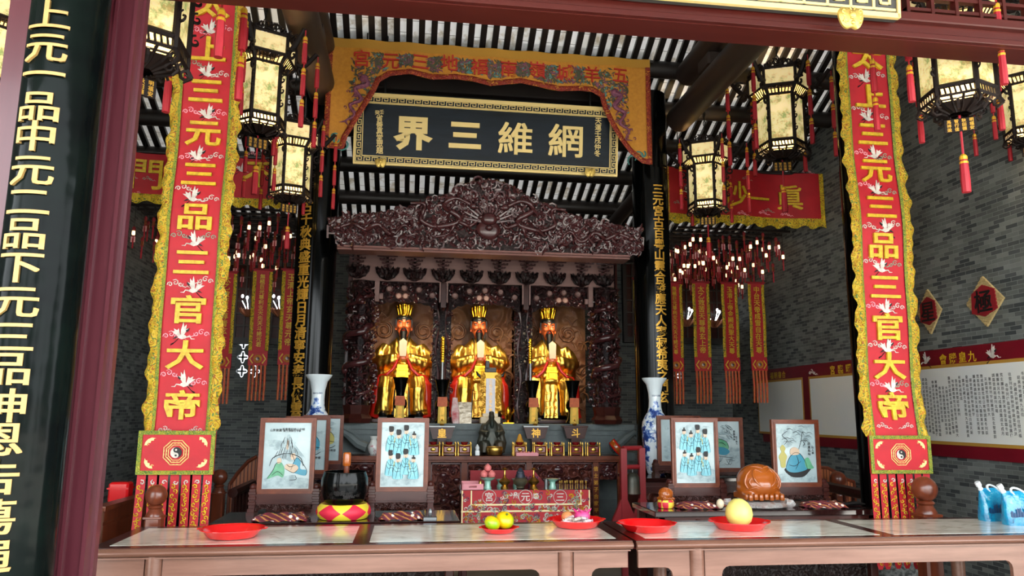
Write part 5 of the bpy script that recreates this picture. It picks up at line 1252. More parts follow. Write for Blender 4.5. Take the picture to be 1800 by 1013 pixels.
# ================================================================ the three enthroned figures
def figure():
    t = thing('seated_figure', 'x', 'statue', (0, 0, 0))
    b = MB()                      # plinth seat
    b.cbox((0, .08, .20), .62, .46, .40); b.build('seat', 'black', t)
    b = MB(); b.cbox((0, -.06, -.023), .70, .68, .042); b.build('plinth', 'rosewood', t)
    b = MB()                      # golden robe: torso, sleeves, skirt over the knees
    b.loft([[Vector((rx*math.cos(a), cy+ry*math.sin(a), z)) for a in [2*PI*j/20 for j in range(20)]] for z, rx, ry, cy in ((.36, .25, .20, .03), (.50, .22, .18, .03), (.66, .215, .16, .03), (.80, .235, .15, .03), (.90, .22, .13, .03), (.97, .14, .10, .02), (1.03, .085, .08, .015))])
    for s in (-1, 1):
        b.tube([(s*.20, .02, .90), (s*.27, -.02, .80), (s*.30, -.08, .70), (s*.24, -.18, .68), (s*.12, -.24, .72), (s*.05, -.25, .745)], [.085, .10, .105, .10, .085, .065], 12)
        b.loft([[Vector((s*(x+rx*math.cos(a)), y+ry*math.sin(a), z)) for a in [2*PI*j/14 for j in range(14)]] for z, x, y, rx, ry in ((.72, .20, -.12, .11, .10), (.62, .23, -.11, .115, .10), (.53, .25, -.09, .105, .09), (.46, .26, -.07, .07, .07))])
        b.tube([(s*.12, .02, .46), (s*.165, -.14, .455), (s*.19, -.25, .44), (s*.195, -.30, .36), (s*.20, -.29, .22), (s*.215, -.28, .10)], [.13, .125, .115, .105, .10, .115], 14)
        b.loft([[Vector((s*(.225+rx*math.cos(a)), -.27+ry*math.sin(a), z)) for a in [2*PI*j/16 for j in range(16)]] for z, rx, ry in ((.045, .118, .11), (.10, .105, .10), (.18, .095, .09))])
    b.ball((0, -.12, .55), .17, .12, .13, 14, 10); b.ball((0, -.20, .485), .14, .09, .05, 12, 8)
    fuse(b, 'robe', 'robe', t, .011, 5)
    b = MB()                      # red lining flaring out around lap and shins
    for s in (-1, 1):
        N = 16
        b.loft([[Vector((s*(x+rx*math.cos(a)), y+ry*math.sin(a), z)) for a in [2*PI*j/14 for j in range(14)]] for z, x, y, rx, ry in ((.02, .325, -.16, .085, .15), (.07, .315, -.16, .075, .15), (.16, .305, -.15, .075, .15), (.30, .305, -.15, .08, .16), (.42, .285, -.16, .085, .16), (.505, .22, -.17, .09, .13))])
        b.tube([(s*.315, -.12, .50), (s*.27, -.24, .515), (s*.19, -.315, .53), (s*.115, -.315, .60), (s*.075, -.30, .68), (s*.06, -.29, .74)], [.024, .024, .022, .022, .022, .020], 8)
        b.tube([(s*.31, -.20, .03), (s*.30, -.30, .03), (s*.24, -.36, .02)], [.04, .035, .02], 8)
    fuse(b, 'red_lining', 'robe_red', t, .010, 4)
    b = MB(); b.prism([(-.075, .50), (.075, .50), (.06, .66), (-.06, .66)], lambda u, v, w: Vector((u, -.245-w, v)), 0, .03); b.cbox((0, -.285, .60), .15, .02, .03); b.cbox((0, -.29, .55), .09, .02, .07)
    for k in range(3): b.cbox((0, -.28, .63-.045*k), .13, .012, .014)
    b.build('belt_ornament', 'gold', t)
    b = MB(); b.prism([(-.085, .02), (.085, .02), (.075, .46), (-.075, .46)], lambda u, v, w: Vector((u, -.20-w-.1*max(0, .46-v)*0, v)), 0, .03)
    for k in range(12): curl(b, (-.05+.05*(k % 3), .06+.09*(k//3)), .022, k, 1.1, .006, lambda u, v, w: Vector((u, -.235-w, v)), 1 if k % 2 else -1, 5, 0, 9)
    b.build('front_apron', 'robe', t)
    for s in (-1, 1):
        b = MB(); b.ball((s*.215, -.37, .05), .055, .09, .05, 12, 8); b.box(s*.215-.05, s*.215+.05, -.45, -.30, .0, .022); b.build('shoe', 'black', t, smooth=True)
    # head and clasped hands, painted flesh
    b = MB(); b.tube([(0, .0, .98), (0, -.01, 1.08)], [.055, .06], 12)
    b.loft([[Vector((rx*math.cos(a), cy+ry*math.sin(a)*(1 if math.sin(a) > 0 else 1.0), z)) for a in [2*PI*j/20 for j in range(20)]] for z, rx, ry, cy in ((1.015, .030, .035, -.055), (1.04, .055, .060, -.035), (1.09, .080, .085, -.015), (1.14, .093, .098, -.005), (1.19, .095, .100, 0), (1.24, .093, .100, .005), (1.28, .078, .085, .01), (1.30, .04, .05, .01))])
    b.tube([(0, -.098, 1.205), (0, -.118, 1.165), (0, -.122, 1.145)], [.012, .018, .021], 8)
    for s in (-1, 1):
        b.ball((s*.018, -.108, 1.142), .013, .014, .011, 8, 6); b.ball((s*.045, -.085, 1.155), .032, .022, .028, 10, 7); b.ball((s*.040, -.088, 1.225), .035, .018, .010, 8, 6)
        b.ball((s*.10, .01, 1.17), .014, .026, .048, 8, 8); b.ball((s*.10, .0, 1.125), .012, .014, .018, 8, 6)
    b.tube([(-.028, -.100, 1.108), (0, -.108, 1.110), (.028, -.100, 1.108)], [.008, .012, .008], 6)
    fuse(b, 'head', 'skin', t, .0052, 3)
    hb = MB()
    for s in (-1, 1):
        hb.tube([(s*.085, -.25, .735), (s*.05, -.285, .75), (s*.02, -.30, .755)], [.028, .036, .026], 10)
        for k in range(4): z = .785-.019*k; hb.tube([(s*.045, -.302, z), (s*.010, -.325, z), (-s*.028, -.322, z-.003), (-s*.045, -.300, z-.004)], [.0105, .0105, .010, .008], 6)
        hb.tube([(s*.05, -.29, .775), (s*.035, -.318, .80), (s*.012, -.322, .812)], [.013, .011, .009], 6)
    fuse(hb, 'hands', 'skin', t, .0042, 2)
    f = lambda u, v, w: Vector((u, -.10-w, v))
    b = MB()
    for s in (-1, 1):
        b.prism([(s*.018, 1.222), (s*.045, 1.236), (s*.078, 1.250), (s*.074, 1.262), (s*.045, 1.252), (s*.016, 1.236)], lambda u, v, w: Vector((u, -.108+1.6*u*u*2-w, v)), -.012, .006)
        b.ball((s*.042, -.094, 1.196), .010, .010, .006, 8, 6)
        b.prism([(s*.022, 1.204), (s*.044, 1.210), (s*.064, 1.206), (s*.044, 1.205)], lambda u, v, w: Vector((u, -.107+2.2*u*u-w, v)), -.006, .004)
    b.build('brow_and_eye_paint', 'ink', t)
    b = MB()
    for s in (-1, 1): b.ball((s*.042, -.092, 1.196), .019, .010, .009, 10, 6)
    b.build('eye_white', 'ivory', t)
    b = MB(); b.tube([(-.024, -.106, 1.104), (0, -.112, 1.107), (.024, -.106, 1.104)], [.004, .007, .004], 6); b.build('lips', 'robe_red', t)
    b = MB()                      # hair cap, sideburns
    b.loft([[Vector((rx*math.cos(a), .012+ry*math.sin(a), z)) for a in [2*PI*j/20 for j in range(20)]] for z, rx, ry in ((1.245, .101, .106), (1.262, .102, .110), (1.29, .09, .095), (1.31, .05, .06))])
    for s in (-1, 1): b.tube([(s*.098, -.02, 1.25), (s*.101, -.015, 1.20), (s*.096, -.02, 1.15)], [.014, .010, .006], 6); b.tube([(s*.080, -.05, 1.09), (s*.070, -.075, 1.02), (s*.055, -.09, .96)], [.006, .009, .003], 5)
    b.ball((0, .07, 1.18), .085, .05, .10, 12, 8)
    b.build('hair', 'black', t, smooth=True)
    b = MB(); b.loft([[Vector((rx*math.cos(a), y+.018*math.sin(a), z)) for a in [2*PI*j/12 for j in range(12)]] for z, rx, y in ((.885, .012, -.125), (.93, .030, -.130), (1.0, .036, -.122), (1.06, .037, -.112), (1.095, .034, -.106))])
    for s in (-1, 1): b.tube([(s*.004, -.118, 1.122), (s*.025, -.114, 1.118), (s*.042, -.100, 1.085), (s*.046, -.10, 1.045)], [.008, .009, .007, .003], 6)
    b.build('beard', 'black', t, smooth=True)
    b = MB(); b.loft([[Vector((r*math.cos(a), .005+r*math.sin(a), z)) for a in [2*PI*j/24 for j in range(24)]] for z, r in ((1.275, .074), (1.29, .076), (1.30, .070), (1.33, .074), (1.40, .096), (1.44, .098), (1.425, .07))])
    for k in range(10): a = 2*PI*(k+.5)/10; b.tube([(.072*math.cos(a), .005+.072*math.sin(a), 1.31), (.084*math.cos(a), .005+.084*math.sin(a), 1.37), (.094*math.cos(a), .005+.094*math.sin(a), 1.42), (.098*math.cos(a), .005+.098*math.sin(a), 1.442)], [.012, .021, .024, .010], 8, flat=.45)
    b.build('crown', 'gold', t, smooth=50)
    b = MB(); b.prism([(-.040, .76), (.040, .76), (.048, .945), (0, .985), (-.048, .945)], lambda u, v, w: Vector((u, -.335-w+(v-.76)*.12, v)), -.006, .008); b.build('court_tablet', 'ivory', t)
    return t
t_ = NT('gold_robe'); t_.set(Base_Color=(1, .57, .10, 1), Metallic=1, Roughness=.33); v_ = t_.obj()
n1 = t_.noise(v_, 7, 2, .5, 1.5); wv = t_.n('ShaderNodeTexWave'); wv.inputs['Scale'].default_value = 5; wv.inputs['Distortion'].default_value = 6; wv.inputs['Detail'].default_value = 2; wv.inputs['Detail Scale'].default_value = .8; t_.l(v_, wv.inputs['Vector'])
ad = t_.n('ShaderNodeMath', operation='ADD'); t_.l(n1, ad.inputs[0]); t_.l(wv.outputs[1] if len(wv.outputs) > 1 else wv.outputs[0], ad.inputs[1]); t_.bump(ad.outputs[0], .22, .03); M['robe'] = t_.m
fg = figure()
for k, (x, y, lab) in enumerate([(705, 731, 'golden seated figure with both golden knees wide, behind the screen of eight blue robed men'),
                                 (841, 732, 'golden seated figure in the middle niche behind the white memorial tablet'), (967, 733, 'golden seated figure in the niche nearest the drum, beside a black vase')]):
    o = fg if k == 0 else dup(fg)
    p = P(x, y, 9.52); o.location = (p.x, 9.675, zbase+.048); o['label'] = lab; s = 1.0; o.scale = (s, s, s*1.0)

# ================================================================ altar table and its offerings
ZA = P(860, 802, 8.38).z; ax0, ax1 = P(606, 800, 8.38).x, P(1092, 803, 8.38).x; YA = 8.38
t = thing('altar_table', 'long red-brown altar table with carved front panels below the stone platform', 'table', ((ax0+ax1)/2, 8.6, 0)); sh = t.location
b = MB(); b.box(ax0, ax1, YA, 8.86, ZA-.035, ZA); b.build('top', 'tabledark', t, shift=sh)
b = MB(); b.cbox(((ax0+ax1)/2, YA-.006, ZA-.022), ax1-ax0, .03, .045); b.cbox(((ax0+ax1)/2, YA+.008, ZA-.055), ax1-ax0-.03, .03, .02); b.build('front_edge', 'framewood', t, shift=sh)
st = [P(x, 830, YA+.03).x for x in (606, 664, 752, 816, 930, 1047, 1090)]
for i, x in enumerate(st):
    b = MB(); b.box(x-.032, x+.032, YA+.02, YA+.06, 0, ZA-.06); o = b.build('stile', 'framewood', t, shift=sh)
    if i == 5:
        g = MB()
        for k, ch in enumerate('信士弟子合家平安敬奉'): g.glyph(ch, lambda u, v, w: Vector((x+u, YA+.018-w, ZA-.14-.075*k+v)), .055, .003, 0, .01)
        q = g.build('gold_characters', 'goldpaint', o); q.location = -Vector(sh)
for i in range(len(st)-1):
    a, c = st[i]+.032, st[i+1]-.032
    z0 = .1 if i < 5 else ZA-.26
    b = MB(); b.box(a, c, YA+.04, YA+.07, z0, ZA-.06); pn = b.build('carved_panel', 'panelcarve', t, shift=sh)
    b = MB(); rr = random.Random(90+i); f = lambda u, v, w: Vector((u, YA+.04-w, v))
    for k in range(int((c-a)*110)):
        q = rr.uniform(.018, .05); x, z = rr.uniform(a+.04, c-.04), rr.uniform(max(.3, z0+.03), ZA-.12)
        if k % 3 == 0: b.ball(f(x, z, .002), q*1.0, .02, q*.7, 7, 5)
        else: curl(b, (x, z), q, rr.uniform(0, 6), 1.1, q*.22, f, rr.choice((-1, 1)), 4, 0, 8, .5)
    for (u0, u1, v0, v1) in ((a, c, ZA-.09, ZA-.075), (a, a+.012, z0, ZA-.075), (c-.012, c, z0, ZA-.075)): b.prism([(u0, v0), (u1, v0), (u1, v1), (u0, v1)], f, 0, .012)
    q = b.build('relief', 'curlwood', pn, smooth=60); q.location = -Vector(sh)
def cup_stand(label):
    t = thing('tea_cup_stand', label, 'cup stand', group='lacquer tea cup stands on the altar table')
    b = MB(); b.cbox((0, 0, .045), .085, .07, .06); b.cbox((0, 0, .012), .095, .08, .012); b.build('box', 'redlacq', t)
    b = MB()
    for sx in (-1, 1):
        for sy in (-1, 1): b.lathe([(.008, 0), (.009, .012), (.005, .03), (.007, .06), (.004, .085), (.007, .095), (.002, .11)], (sx*.047, sy*.038, 0), 8)
    b.tube([(-.045, -.04, .085), (0, -.045, .078), (.045, -.04, .085)], .005, 5); b.tube([(-.045, -.04, .02), (.045, -.04, .02)], .006, 5); b.ball((0, -.037, .048), .02, .006, .016, 10, 6); b.build('gilt_corner_post', 'brass', t, smooth=60)
    b = MB(); b.lathe([(.015, .075), (.028, .10), (.030, .108), (.026, .106)], n=14); b.build('tea_cup', 'redlacq', t, smooth=True)
    return t
M['redlacq'] = mat('red_lacquer', '#6e0c14', .25, coat=.5)
cs = None
for k, x in enumerate([761, 789, 816, 913, 949, 979, 1012, 1042]):
    p = P(x, 797, 8.53)
    if cs is None: cs = o = cup_stand('red lacquer tea cup stand with gilt corner posts in the row along the altar table')
    else: o = dup(cs)
    o.location = (p.x, 8.53, ZA)
    o.scale = (1.5, 1.3, 1.35)
# bronze deity, brass bowl, gourd and the small things of the altar
p = P(865, 798, 8.62); t = thing('bronze_statue', 'dark bronze seated robed statue before the middle golden figure', 'statue', (p.x, 8.73, ZA))
b = MB(); s_ = (P(865, 722, 8.73).z-ZA)/.46
for pr in (((0, .0, .0, .13, .10), (0, .12, .0, .125, .10), (0, .24, .0, .10, .08), (0, .32, .0, .08, .06), (0, .37, .0, .035, .035)),): b.loft([[Vector((x+rx*math.cos(a), y+ry*math.sin(a), z)) for a in [2*PI*j/18 for j in range(18)]] for x, z, y, rx, ry in pr])
b.ball((0, -.01, .40), .035, .036, .045, 12, 8); b.lathe([(.03, .43), (.028, .455), (.01, .462)], n=10)
for s in (-1, 1): b.tube([(s*.075, 0, .31), (s*.11, -.04, .23), (s*.05, -.10, .22)], [.035, .04, .03], 8); b.tube([(s*.04, -.03, .10), (s*.085, -.10, .10), (s*.085, -.11, .02)], [.055, .06, .055], 9); b.tube([(s*.10, -.05, .22), (s*.125, -.05, .12), (s*.13, -.05, .05)], [.035, .04, .02], 8)
b.tube([(0, -.035, .39), (0, -.06, .34), (0, -.075, .28)], [.02, .022, .005], 6)
for v in b.v: v *= s_*.98
fuse(b, 'figure', 'bronze', t, .007, 3)
p = P(869, 797, 8.46); b = MB(); r = .095
b.lathe([(.05, 0), (.08, .012), (r*.98, .05), (r, .075), (r*.94, .095), (r*.90, .098), (r*.9, .09), (r*.92, .07), (.07, .02), (.01, .012)], n=28); tag(b.build('brass_bowl', 'brass', None, smooth=True, loc=(p.x, 8.46, ZA)), 'round brass bowl in front of the dark bronze seated statue', 'bowl')
p = P(914, 775, 8.68); b = MB(); b.lathe([(.03, 0), (.055, .02), (.062, .05), (.05, .085), (.028, .115), (.022, .13), (.012, .142), (.004, .145)], n=20); gz = ZA+.12
o = tag(b.build('gourd', 'amber', None, smooth=True, loc=(p.x, 8.70, ZA)), 'yellow amber gourd beside the dark incense boxes behind the cup stands', 'gourd'); o.scale = (1.0, 1.0, 1.6)
t = thing('fruit_tray', 'pink tray with small pink fruits in front of the cup stands', 'tray', (P(926, 797, 8.42).x, 8.425, ZA)); b = MB(); b.box(-.125, .125, -.04, .025, 0, .004)
for a_ in ((-.125, .125, -.042, -.036, 0, .036), (-.125, .125, .022, .028, 0, .036), (-.127, -.122, -.042, .028, 0, .036), (.122, .127, -.042, .028, 0, .036)): b.box(*a_)
b.build('box', 'pink', t)
for k in range(4):
    b = MB(); b.ball((0, 0, .022), .022, .022, .021, 12, 8); o = tag(b.build('pink_fruit', 'peach', None, smooth=True, loc=(t.location.x-.065+.043*k, 8.42, ZA+.0045)), 'small pink fruit lying in the pink tray before the cup stands', 'fruit', 'pink fruits in the tray')
# drum leaning
p = P(1084, 785, 8.50); t = thing('hand_drum', 'round hand drum with red rim leaning at the altar table end', 'drum', (p.x, 8.5, ZA+.092)); t.rotation_euler = (.5, .75, .35)
b = MB(); b.lathe([(.085, -.035), (.095, -.02), (.095, .02), (.085, .035)], n=28); b.build('shell', 'orangewood', t, smooth=True); b = MB(); b.lathe([(.002, .036), (.085, .036)], n=28); b.lathe([(.085, -.036), (.002, -.036)], n=28); b.build('skin', 'drumskin', t) if 'drumskin' in M else b.build('skin', mat('drum_skin', '#a58a63', .6), t)
for z in (-.03, .03): b = MB(); b.lathe([(.088, z-.008), (.098, z), (.088, z+.008)], n=28, caps=False); b.build('red_rim', 'redplastic', t)
# gold ornaments on the platform step
def small(name, px, py, y, z, mb, m, label, cat, smooth=True, grp=None):
    p = P(px, py, y); return tag(mb.build(name, m, None, smooth=smooth, loc=(p.x, y, z)), label, cat, grp)
b = MB(); b.lathe([(.055, 0), (.05, .02), (.03, .035), (.04, .06), (.045, .085), (.02, .10), (.012, .135), (.003, .14)], n=16); small('gilt_stupa', 1015, 772, 8.64, ZA, b, 'gold', 'small gilt stupa behind the cup stands near the drum', 'ornament')
b = MB(); b.ball((0, 0, .04), .05, .04, .04, 10, 6); b.tube([(.02, 0, .05), (.07, -.01, .08), (.08, 0, .05)], [.03, .025, .01], 6); b.tube([(-.04, 0, .04), (-.10, 0, .05)], [.03, .008], 6)
small('red_foil_bundle', 972, 772, 8.72, ZA, b, mat('red_foil', '#c01020', .2, .5, bump=.6, bs=40), 'crumpled red foil bundle between the gourd and gilt stupa', 'bundle')
# ingot boxes on the platform edge with dark gu vases behind
def gu_vase(px, ytop, label, lean=0):
    p = P(px, 750, 9.03); t = thing('black_gu_vase', label, 'vase', (p.x, 9.015, zbase+.002)); h = P(px, ytop, 9.015).z-zbase; k = h/.50
    b = MB(); prof = [(.075, 0), (.08, .02), (.06, .05), (.045, .11), (.05, .15), (.075, .18), (.08, .215), (.07, .25), (.045, .28), (.048, .33), (.056, .37), (.078, .47), (.088, .50), (.080, .495), (.050, .38)]
    b.lathe([(r*1.05, z*k) for r, z in prof], n=22); b.build('body', 'lacquer', t, smooth=True)
    b = MB(); b.prism([(-.052, -.115), (.052, -.115), (.048, .105), (-.048, .105)], lambda u, v, w: Vector((u, -.100-w, .11*k+v)), 0, .004); tg = b.build('yellow_tag', 'tagyellow', t)
    b = MB(); b.prism([(-.06, .0), (.06, .0), (.055, .11), (-.055, .11)], lambda u, v, w: Vector((u, -.106-w, .19*k+v)), 0, .008); b.build('orange_tag', 'tagorange', t)
    b = MB()
    for q, ch in enumerate('福祿壽'): b.glyph(ch, lambda u, v, w: Vector((u, -.105-w, .11*k+.05-.055*q+v)), .06, .002, 0, .01)
    b.build('tag_characters', 'goldpaint', tg)
    return t
gu_vase(702, 664, 'black flared vase with paper tags between the golden knees behind the blue robed screen'); gu_vase(776, 668, 'black flared vase with paper tags before the post beside the shining picture')
gu_vase(935, 670, 'black flared vase with paper tags holding a gilt-topped staff, near the gourd'); gu_vase(1006, 670, 'black flared vase with paper tags on the drum side, no staff')
def ingot(px, label, ch):
    p = P(px, 765, 8.72); t = thing('incense_box', label, 'box', (p.x, 8.80, ZA)); w = .13; zh = P(px, 750, 8.8).z-ZA
    b = MB(); b.prism([(-w*.8, zh-.14), (w*.8, zh-.14), (w*1.1, zh-.005), (-w*1.1, zh-.005)], lambda u, v, w_: Vector((u, w_, v)), -.055, .055); b.box(-.05, .05, -.05, .05, 0, zh-.14); b.build('box', 'redwoodbox', t) if 'redwoodbox' in M else b.build('box', 'rosewood', t)
    b = MB(); b.cbox((0, 0, zh), w*2.3, .125, .018); b.build('lid', 'steel' if px < 1000 else 'rosewood', t)
    b = MB(); b.glyph(ch, lambda u, v, w_: Vector((u, -.056-w_, zh-.075+v)), .11, .004, 0, .02); b.build('gold_character', 'goldpaint', t)
    b = MB(); b.lathe([(.02, zh+.01), (.03, zh+.03), (.006, zh+.035), (.006, zh+.06), (.012, zh+.065), (.003, zh+.09)], n=12); b.build('oil_lamp', 'brass', t, smooth=True)
ingot(777, 'dark ingot-shaped incense box beside the screen of eight blue robed men', '皇'); ingot(943, 'dark ingot-shaped incense box next to the amber gourd', '神'); ingot(1013, 'dark ingot-shaped incense box behind the gilt stupa', '斗')
# staffs
for px, y0, y1, lab in ((777, 592, 668, 'gilt-topped staff standing in the black vase beside the shining picture'), (932, 595, 670, 'gilt-topped staff standing in the black vase near the gourd')):
    p, q = P(px, y0, 9.015), P(px, y1+6, 9.015); t = thing('ceremonial_staff', lab, 'staff', (q.x, 9.015, q.z)); h = p.z-q.z
    b = MB(); b.lathe([(.018, 0), (.018, h*.45)], n=10); b.build('shaft', 'steel', t); b = MB(); b.lathe([(.022, h*.45), (.022, h*.97), (.01, h)], n=12)
    for k in range(9): b.lathe([(.023, h*.5+k*h*.05), (.026, h*.51+k*h*.05), (.023, h*.52+k*h*.05)], n=12, caps=False)
    b.build('gilt_sheath', 'gold', t)
# memorial tablet
p = P(862, 730, 8.98); t = thing('memorial_tablet', 'gilt openwork memorial tablet with white centre before the middle golden figure', 'tablet', (p.x, 9.02, zbase)); h = P(862, 655, 9.0).z-zbase
b = MB(); b.cbox((0, 0, .04), .24, .12, .08); b.cbox((0, 0, .10), .18, .09, .04); b.build('stand', 'ivory', t)
b = MB(); W_ = .125; out = [(-.09, .12), (.09, .12), (W_, .22), (W_*.92, .3), (W_, h*.85), (.08, h), (-.08, h), (-W_, h*.85), (-W_*.92, .3), (-W_, .22)]
b.prism(out, lambda u, v, w: Vector((u, -w, v)), -.02, .02); rr = random.Random(5)
for k in range(90):
    a = rr.choice((-1, 1))*rr.uniform(.07, .11); z = rr.uniform(.15, h-.03)
    curl(b, (a, z), .024, rr.uniform(0, 6), 1.1, .007, lambda u, v, w: Vector((u, -.02-w, v)), 1, 4, 0, 8)
b.build('gilt_frame', 'goldpaint', t, smooth=50)
b = MB(); b.prism([(-.055, .12), (.055, .12), (.055, h*.88), (-.055, h*.88)], lambda u, v, w: Vector((u, -.022-w, v)), 0, .01); pl = b.build('white_plate', 'whiteplate', t) if 'whiteplate' in M else b.build('white_plate', mat('white_plate', '#cfcdd6', .3), t)
b = MB()
for k, ch in enumerate('三元三品三官大帝'): b.glyph(ch, lambda u, v, w: Vector((u, -.033-w, h*.82-.048*k+v)), .045, .002, 0, .01)
b.build('gold_characters', 'goldpaint', pl)
b = MB()
for s in (-1, 1): b.tube([(s*.10, 0, h*.9), (s*.15, -.01, h*.95), (s*.17, 0, h*1.02)], [.015, .018, .008], 6)
b.cbox((0, 0, h+.03), .14, .05, .06); b.cbox((-.04, 0, h+.09), .05, .05, .10); b.build('black_finial', 'black', t)
# little things near the tablet
b = MB(); b.prism([(-.085, 0), (.085, 0), (.085, .25), (-.085, .25)], lambda u, v, w: Vector((u, -w+v*.15, v)), 0, .012); t = small('framed_picture', 816, 745, 8.97, zbase, b, mat('shiny_gilt_picture', '#6f5f45', .2, .3, col2='#a59a86', ns=22, bump=.2, bs=20), 'shiny glass picture leaning in front of the middle golden figure', 'picture', False)
b = MB(); b.lathe([(.04, 0), (.045, .015), (.02, .03), (.035, .06), (.05, .10), (.03, .13), (.035, .16), (.015, .2)], n=12); b.tube([(.03, 0, .1), (.07, 0, .15), (.06, 0, .19)], [.012, .012, .004], 5); b.cbox((0, 0, .008), .13, .09, .016); small('gilt_figurine', 893, 745, 8.97, zbase, b, 'gold', 'small gilt figurine beside the memorial tablet', 'figurine')
b = MB()
for k in range(4): b.tube([(-.02+.012*k, 0, .30), (-.03+.02*k, -.02, .12), (-.01+.016*k, -.01, .0)], [.012, .02, .018], 6)
small('silk_sash', 799, 752, 8.95, zbase, b, mat('red_white_sash', '#b01828', .6, col2='#d8d0cc', ns=12), 'red and white silk sash drooping beside the shiny glass picture', 'sash')
b = MB(); b.lathe([(.035, 0), (.055, .03), (.065, .08), (.045, .13), (.03, .16), (.045, .20), (.04, .2), (.025, .16)], n=18); small('flower_vase', 657, 770, 8.70, ZA, b, mat('flower_porcelain', '#d5dad6', .15, col2='#b05a6a', ns=22, lo=.55, hi=.68), 'small white porcelain vase with painted flowers behind the blue robed screen', 'vase')
b = MB(); b.cbox((0, 0, .03), .05, .05, .06); b.ball((0, 0, .08), .026, .026, .03, 10, 8); b.lathe([(.02, .1), (.004, .125)], n=8); small('ritual_figurine', 839, 798, 8.45, ZA, b, 'porcelain', 'tiny white figurine between cup stands and the bronze statue', 'figurine')

# red bell stand with hanging bell and paddles
t = thing('bell_stand', 'red wooden stand with paddle feet carrying a dark bell beside the tall vase', 'stand', (P(1115, 860, 6.9).x, 6.9, 0)); sh = t.location
xa, xb = P(1094, 850, 6.9).x, P(1126, 850, 6.9).x; zt = P(1110, 788, 6.9).z
for x, y in ((xa, 6.86), (xb+.02, 6.92)):
    b = MB(); b.box(x-.028, x+.028, y-.028, y+.028, .45, zt); b.prism([(-.03, .78), (.03, .78), (.13, .55), (.14, .35), (-.14, .35), (-.13, .55)], lambda u, v, w: Vector((x+u, y-w, v)), -.02, .02); b.box(x-.03, x+.03, y-.12, y+.12, 0, .06); b.box(x-.028, x+.028, y-.02, y+.02, 0, .4); b.build('post', 'standred', t, shift=sh) if 'standred' in M else b.build('post', mat('red_painted_stand', '#7f161c', .4), t, shift=sh)
for z in (zt, zt-.17): b = MB(); b.tube([(xa, 6.86, z), (xb+.02, 6.92, z)], .022, 8); b.build('rail', bpy.data.materials['red_painted_stand'], t, shift=sh)
p = P(1112, 860, 6.89); t2 = thing('bronze_bell', 'dark hanging bell under the red stand', 'bell', (p.x, 6.89, P(1112, 868, 6.89).z))
b = MB(); b.lathe([(.075, 0), (.07, .02), (.066, .10), (.062, .15), (.04, .18), (.01, .19)], n=20); b.build('bell', 'bronze', t2, smooth=True); b = MB(); b.tube([(0, 0, .18), (0, 0, zt-t2.location.z-.195)], .008, 6); b.build('hook', 'steel', t2)
# ================================================================ side tables, screens and instruments
def low_table(x0, x1, y0, y1, z, label):
    t = thing('low_altar_table', label, 'table', ((x0+x1)/2, (y0+y1)/2, 0)); sh = t.location
    b = MB(); b.cbox(((x0+x1)/2, (y0+y1)/2, z-.02), x1-x0, y1-y0, .04); b.build('top', 'tablegloss', t, shift=sh)
    b = MB(); b.box(x0+.03, x1-.03, y0+.03, y0+.05, z-.16, z-.04); b.box(x0+.03, x1-.03, y1-.05, y1-.03, z-.16, z-.04)
    for k in range(8): curl(b, (x0+(x1-x0)*(k+.5)/8, z-.10), .035, k, 1.2, .01, xz(y0+.03), 1, 5, 0, 10)
    b.build('apron', 'rosewood', t, shift=sh)
    for x in (x0+.06, x1-.06):
        for y in (y0+.06, y1-.06): b = MB(); b.cbox((x, y, (z-.04)/2), .06, .06, z-.04); b.build('leg', 'rosewood', t, shift=sh)
    b = MB(); b.box(x0+.09, x1-.09, y0+.10, y0+.12, .12, z-.16); pn = b.build('carved_front_panel', 'lowcarve', t, shift=sh)
M['tablegloss'] = mat('glossy_dark_top', '#1c0b0a', .08, col2='#2a1210', ns=3, stretch=(.6, 5, 5), coat=.8)
la, lb = P(368, 918, 5.12).x, P(808, 918, 5.12).x
low_table(la, lb, 5.10, 5.66, ZT, 'low glossy dark table carrying the black singing bowl and two screens')
ra, rb = P(1143, 908, 5.42).x+.03, P(1542, 904, 5.45).x
low_table(ra, rb, 5.40, 5.97, .857, 'low glossy dark table carrying the big orange wooden fish')
def cabinet(x0, x1, y0, y1, z, label):
    t = thing('side_cabinet', label, 'cabinet', ((x0+x1)/2, (y0+y1)/2, 0)); sh = t.location
    b = MB(); b.cbox(((x0+x1)/2, (y0+y1)/2, z-.018), x1-x0+.06, y1-y0+.06, .036); b.build('top', 'tablegloss', t, shift=sh)
    b = MB(); b.box(x0, x1, y0, y1, .06, z-.036); b.box(x0-.012, x1+.012, y0-.012, y1, 0, .06); b.build('body', 'rosewood', t, shift=sh)
    n = max(2, round((x1-x0)/.38)); w = (x1-x0)/n
    for k in range(n):
        b = MB(); a = x0+w*k; b.box(a+.015, a+w-.015, y0-.014, y0, .10, z-.08); d = b.build('door', 'rosewood', t, shift=sh)
        b = MB(); b.box(a+.06, a+w-.06, y0-.022, y0-.014, .16, z-.14); q = b.build('raised_panel', 'panelcarve', d); q.location = -Vector(sh)
ZC = P(1150, 833, 7.62).z
cabinet(P(1122, 850, 7.12).x, P(1330, 850, 7.12).x, 7.12, 7.70, ZC, 'dark rosewood cabinet under the tall blue vase beside the bell stand')
cabinet(P(470, 850, 6.72).x, P(612, 850, 6.72).x, 6.72, 7.70, ZC, 'dark rosewood cabinet behind the black singing bowl under the short-showing vase')
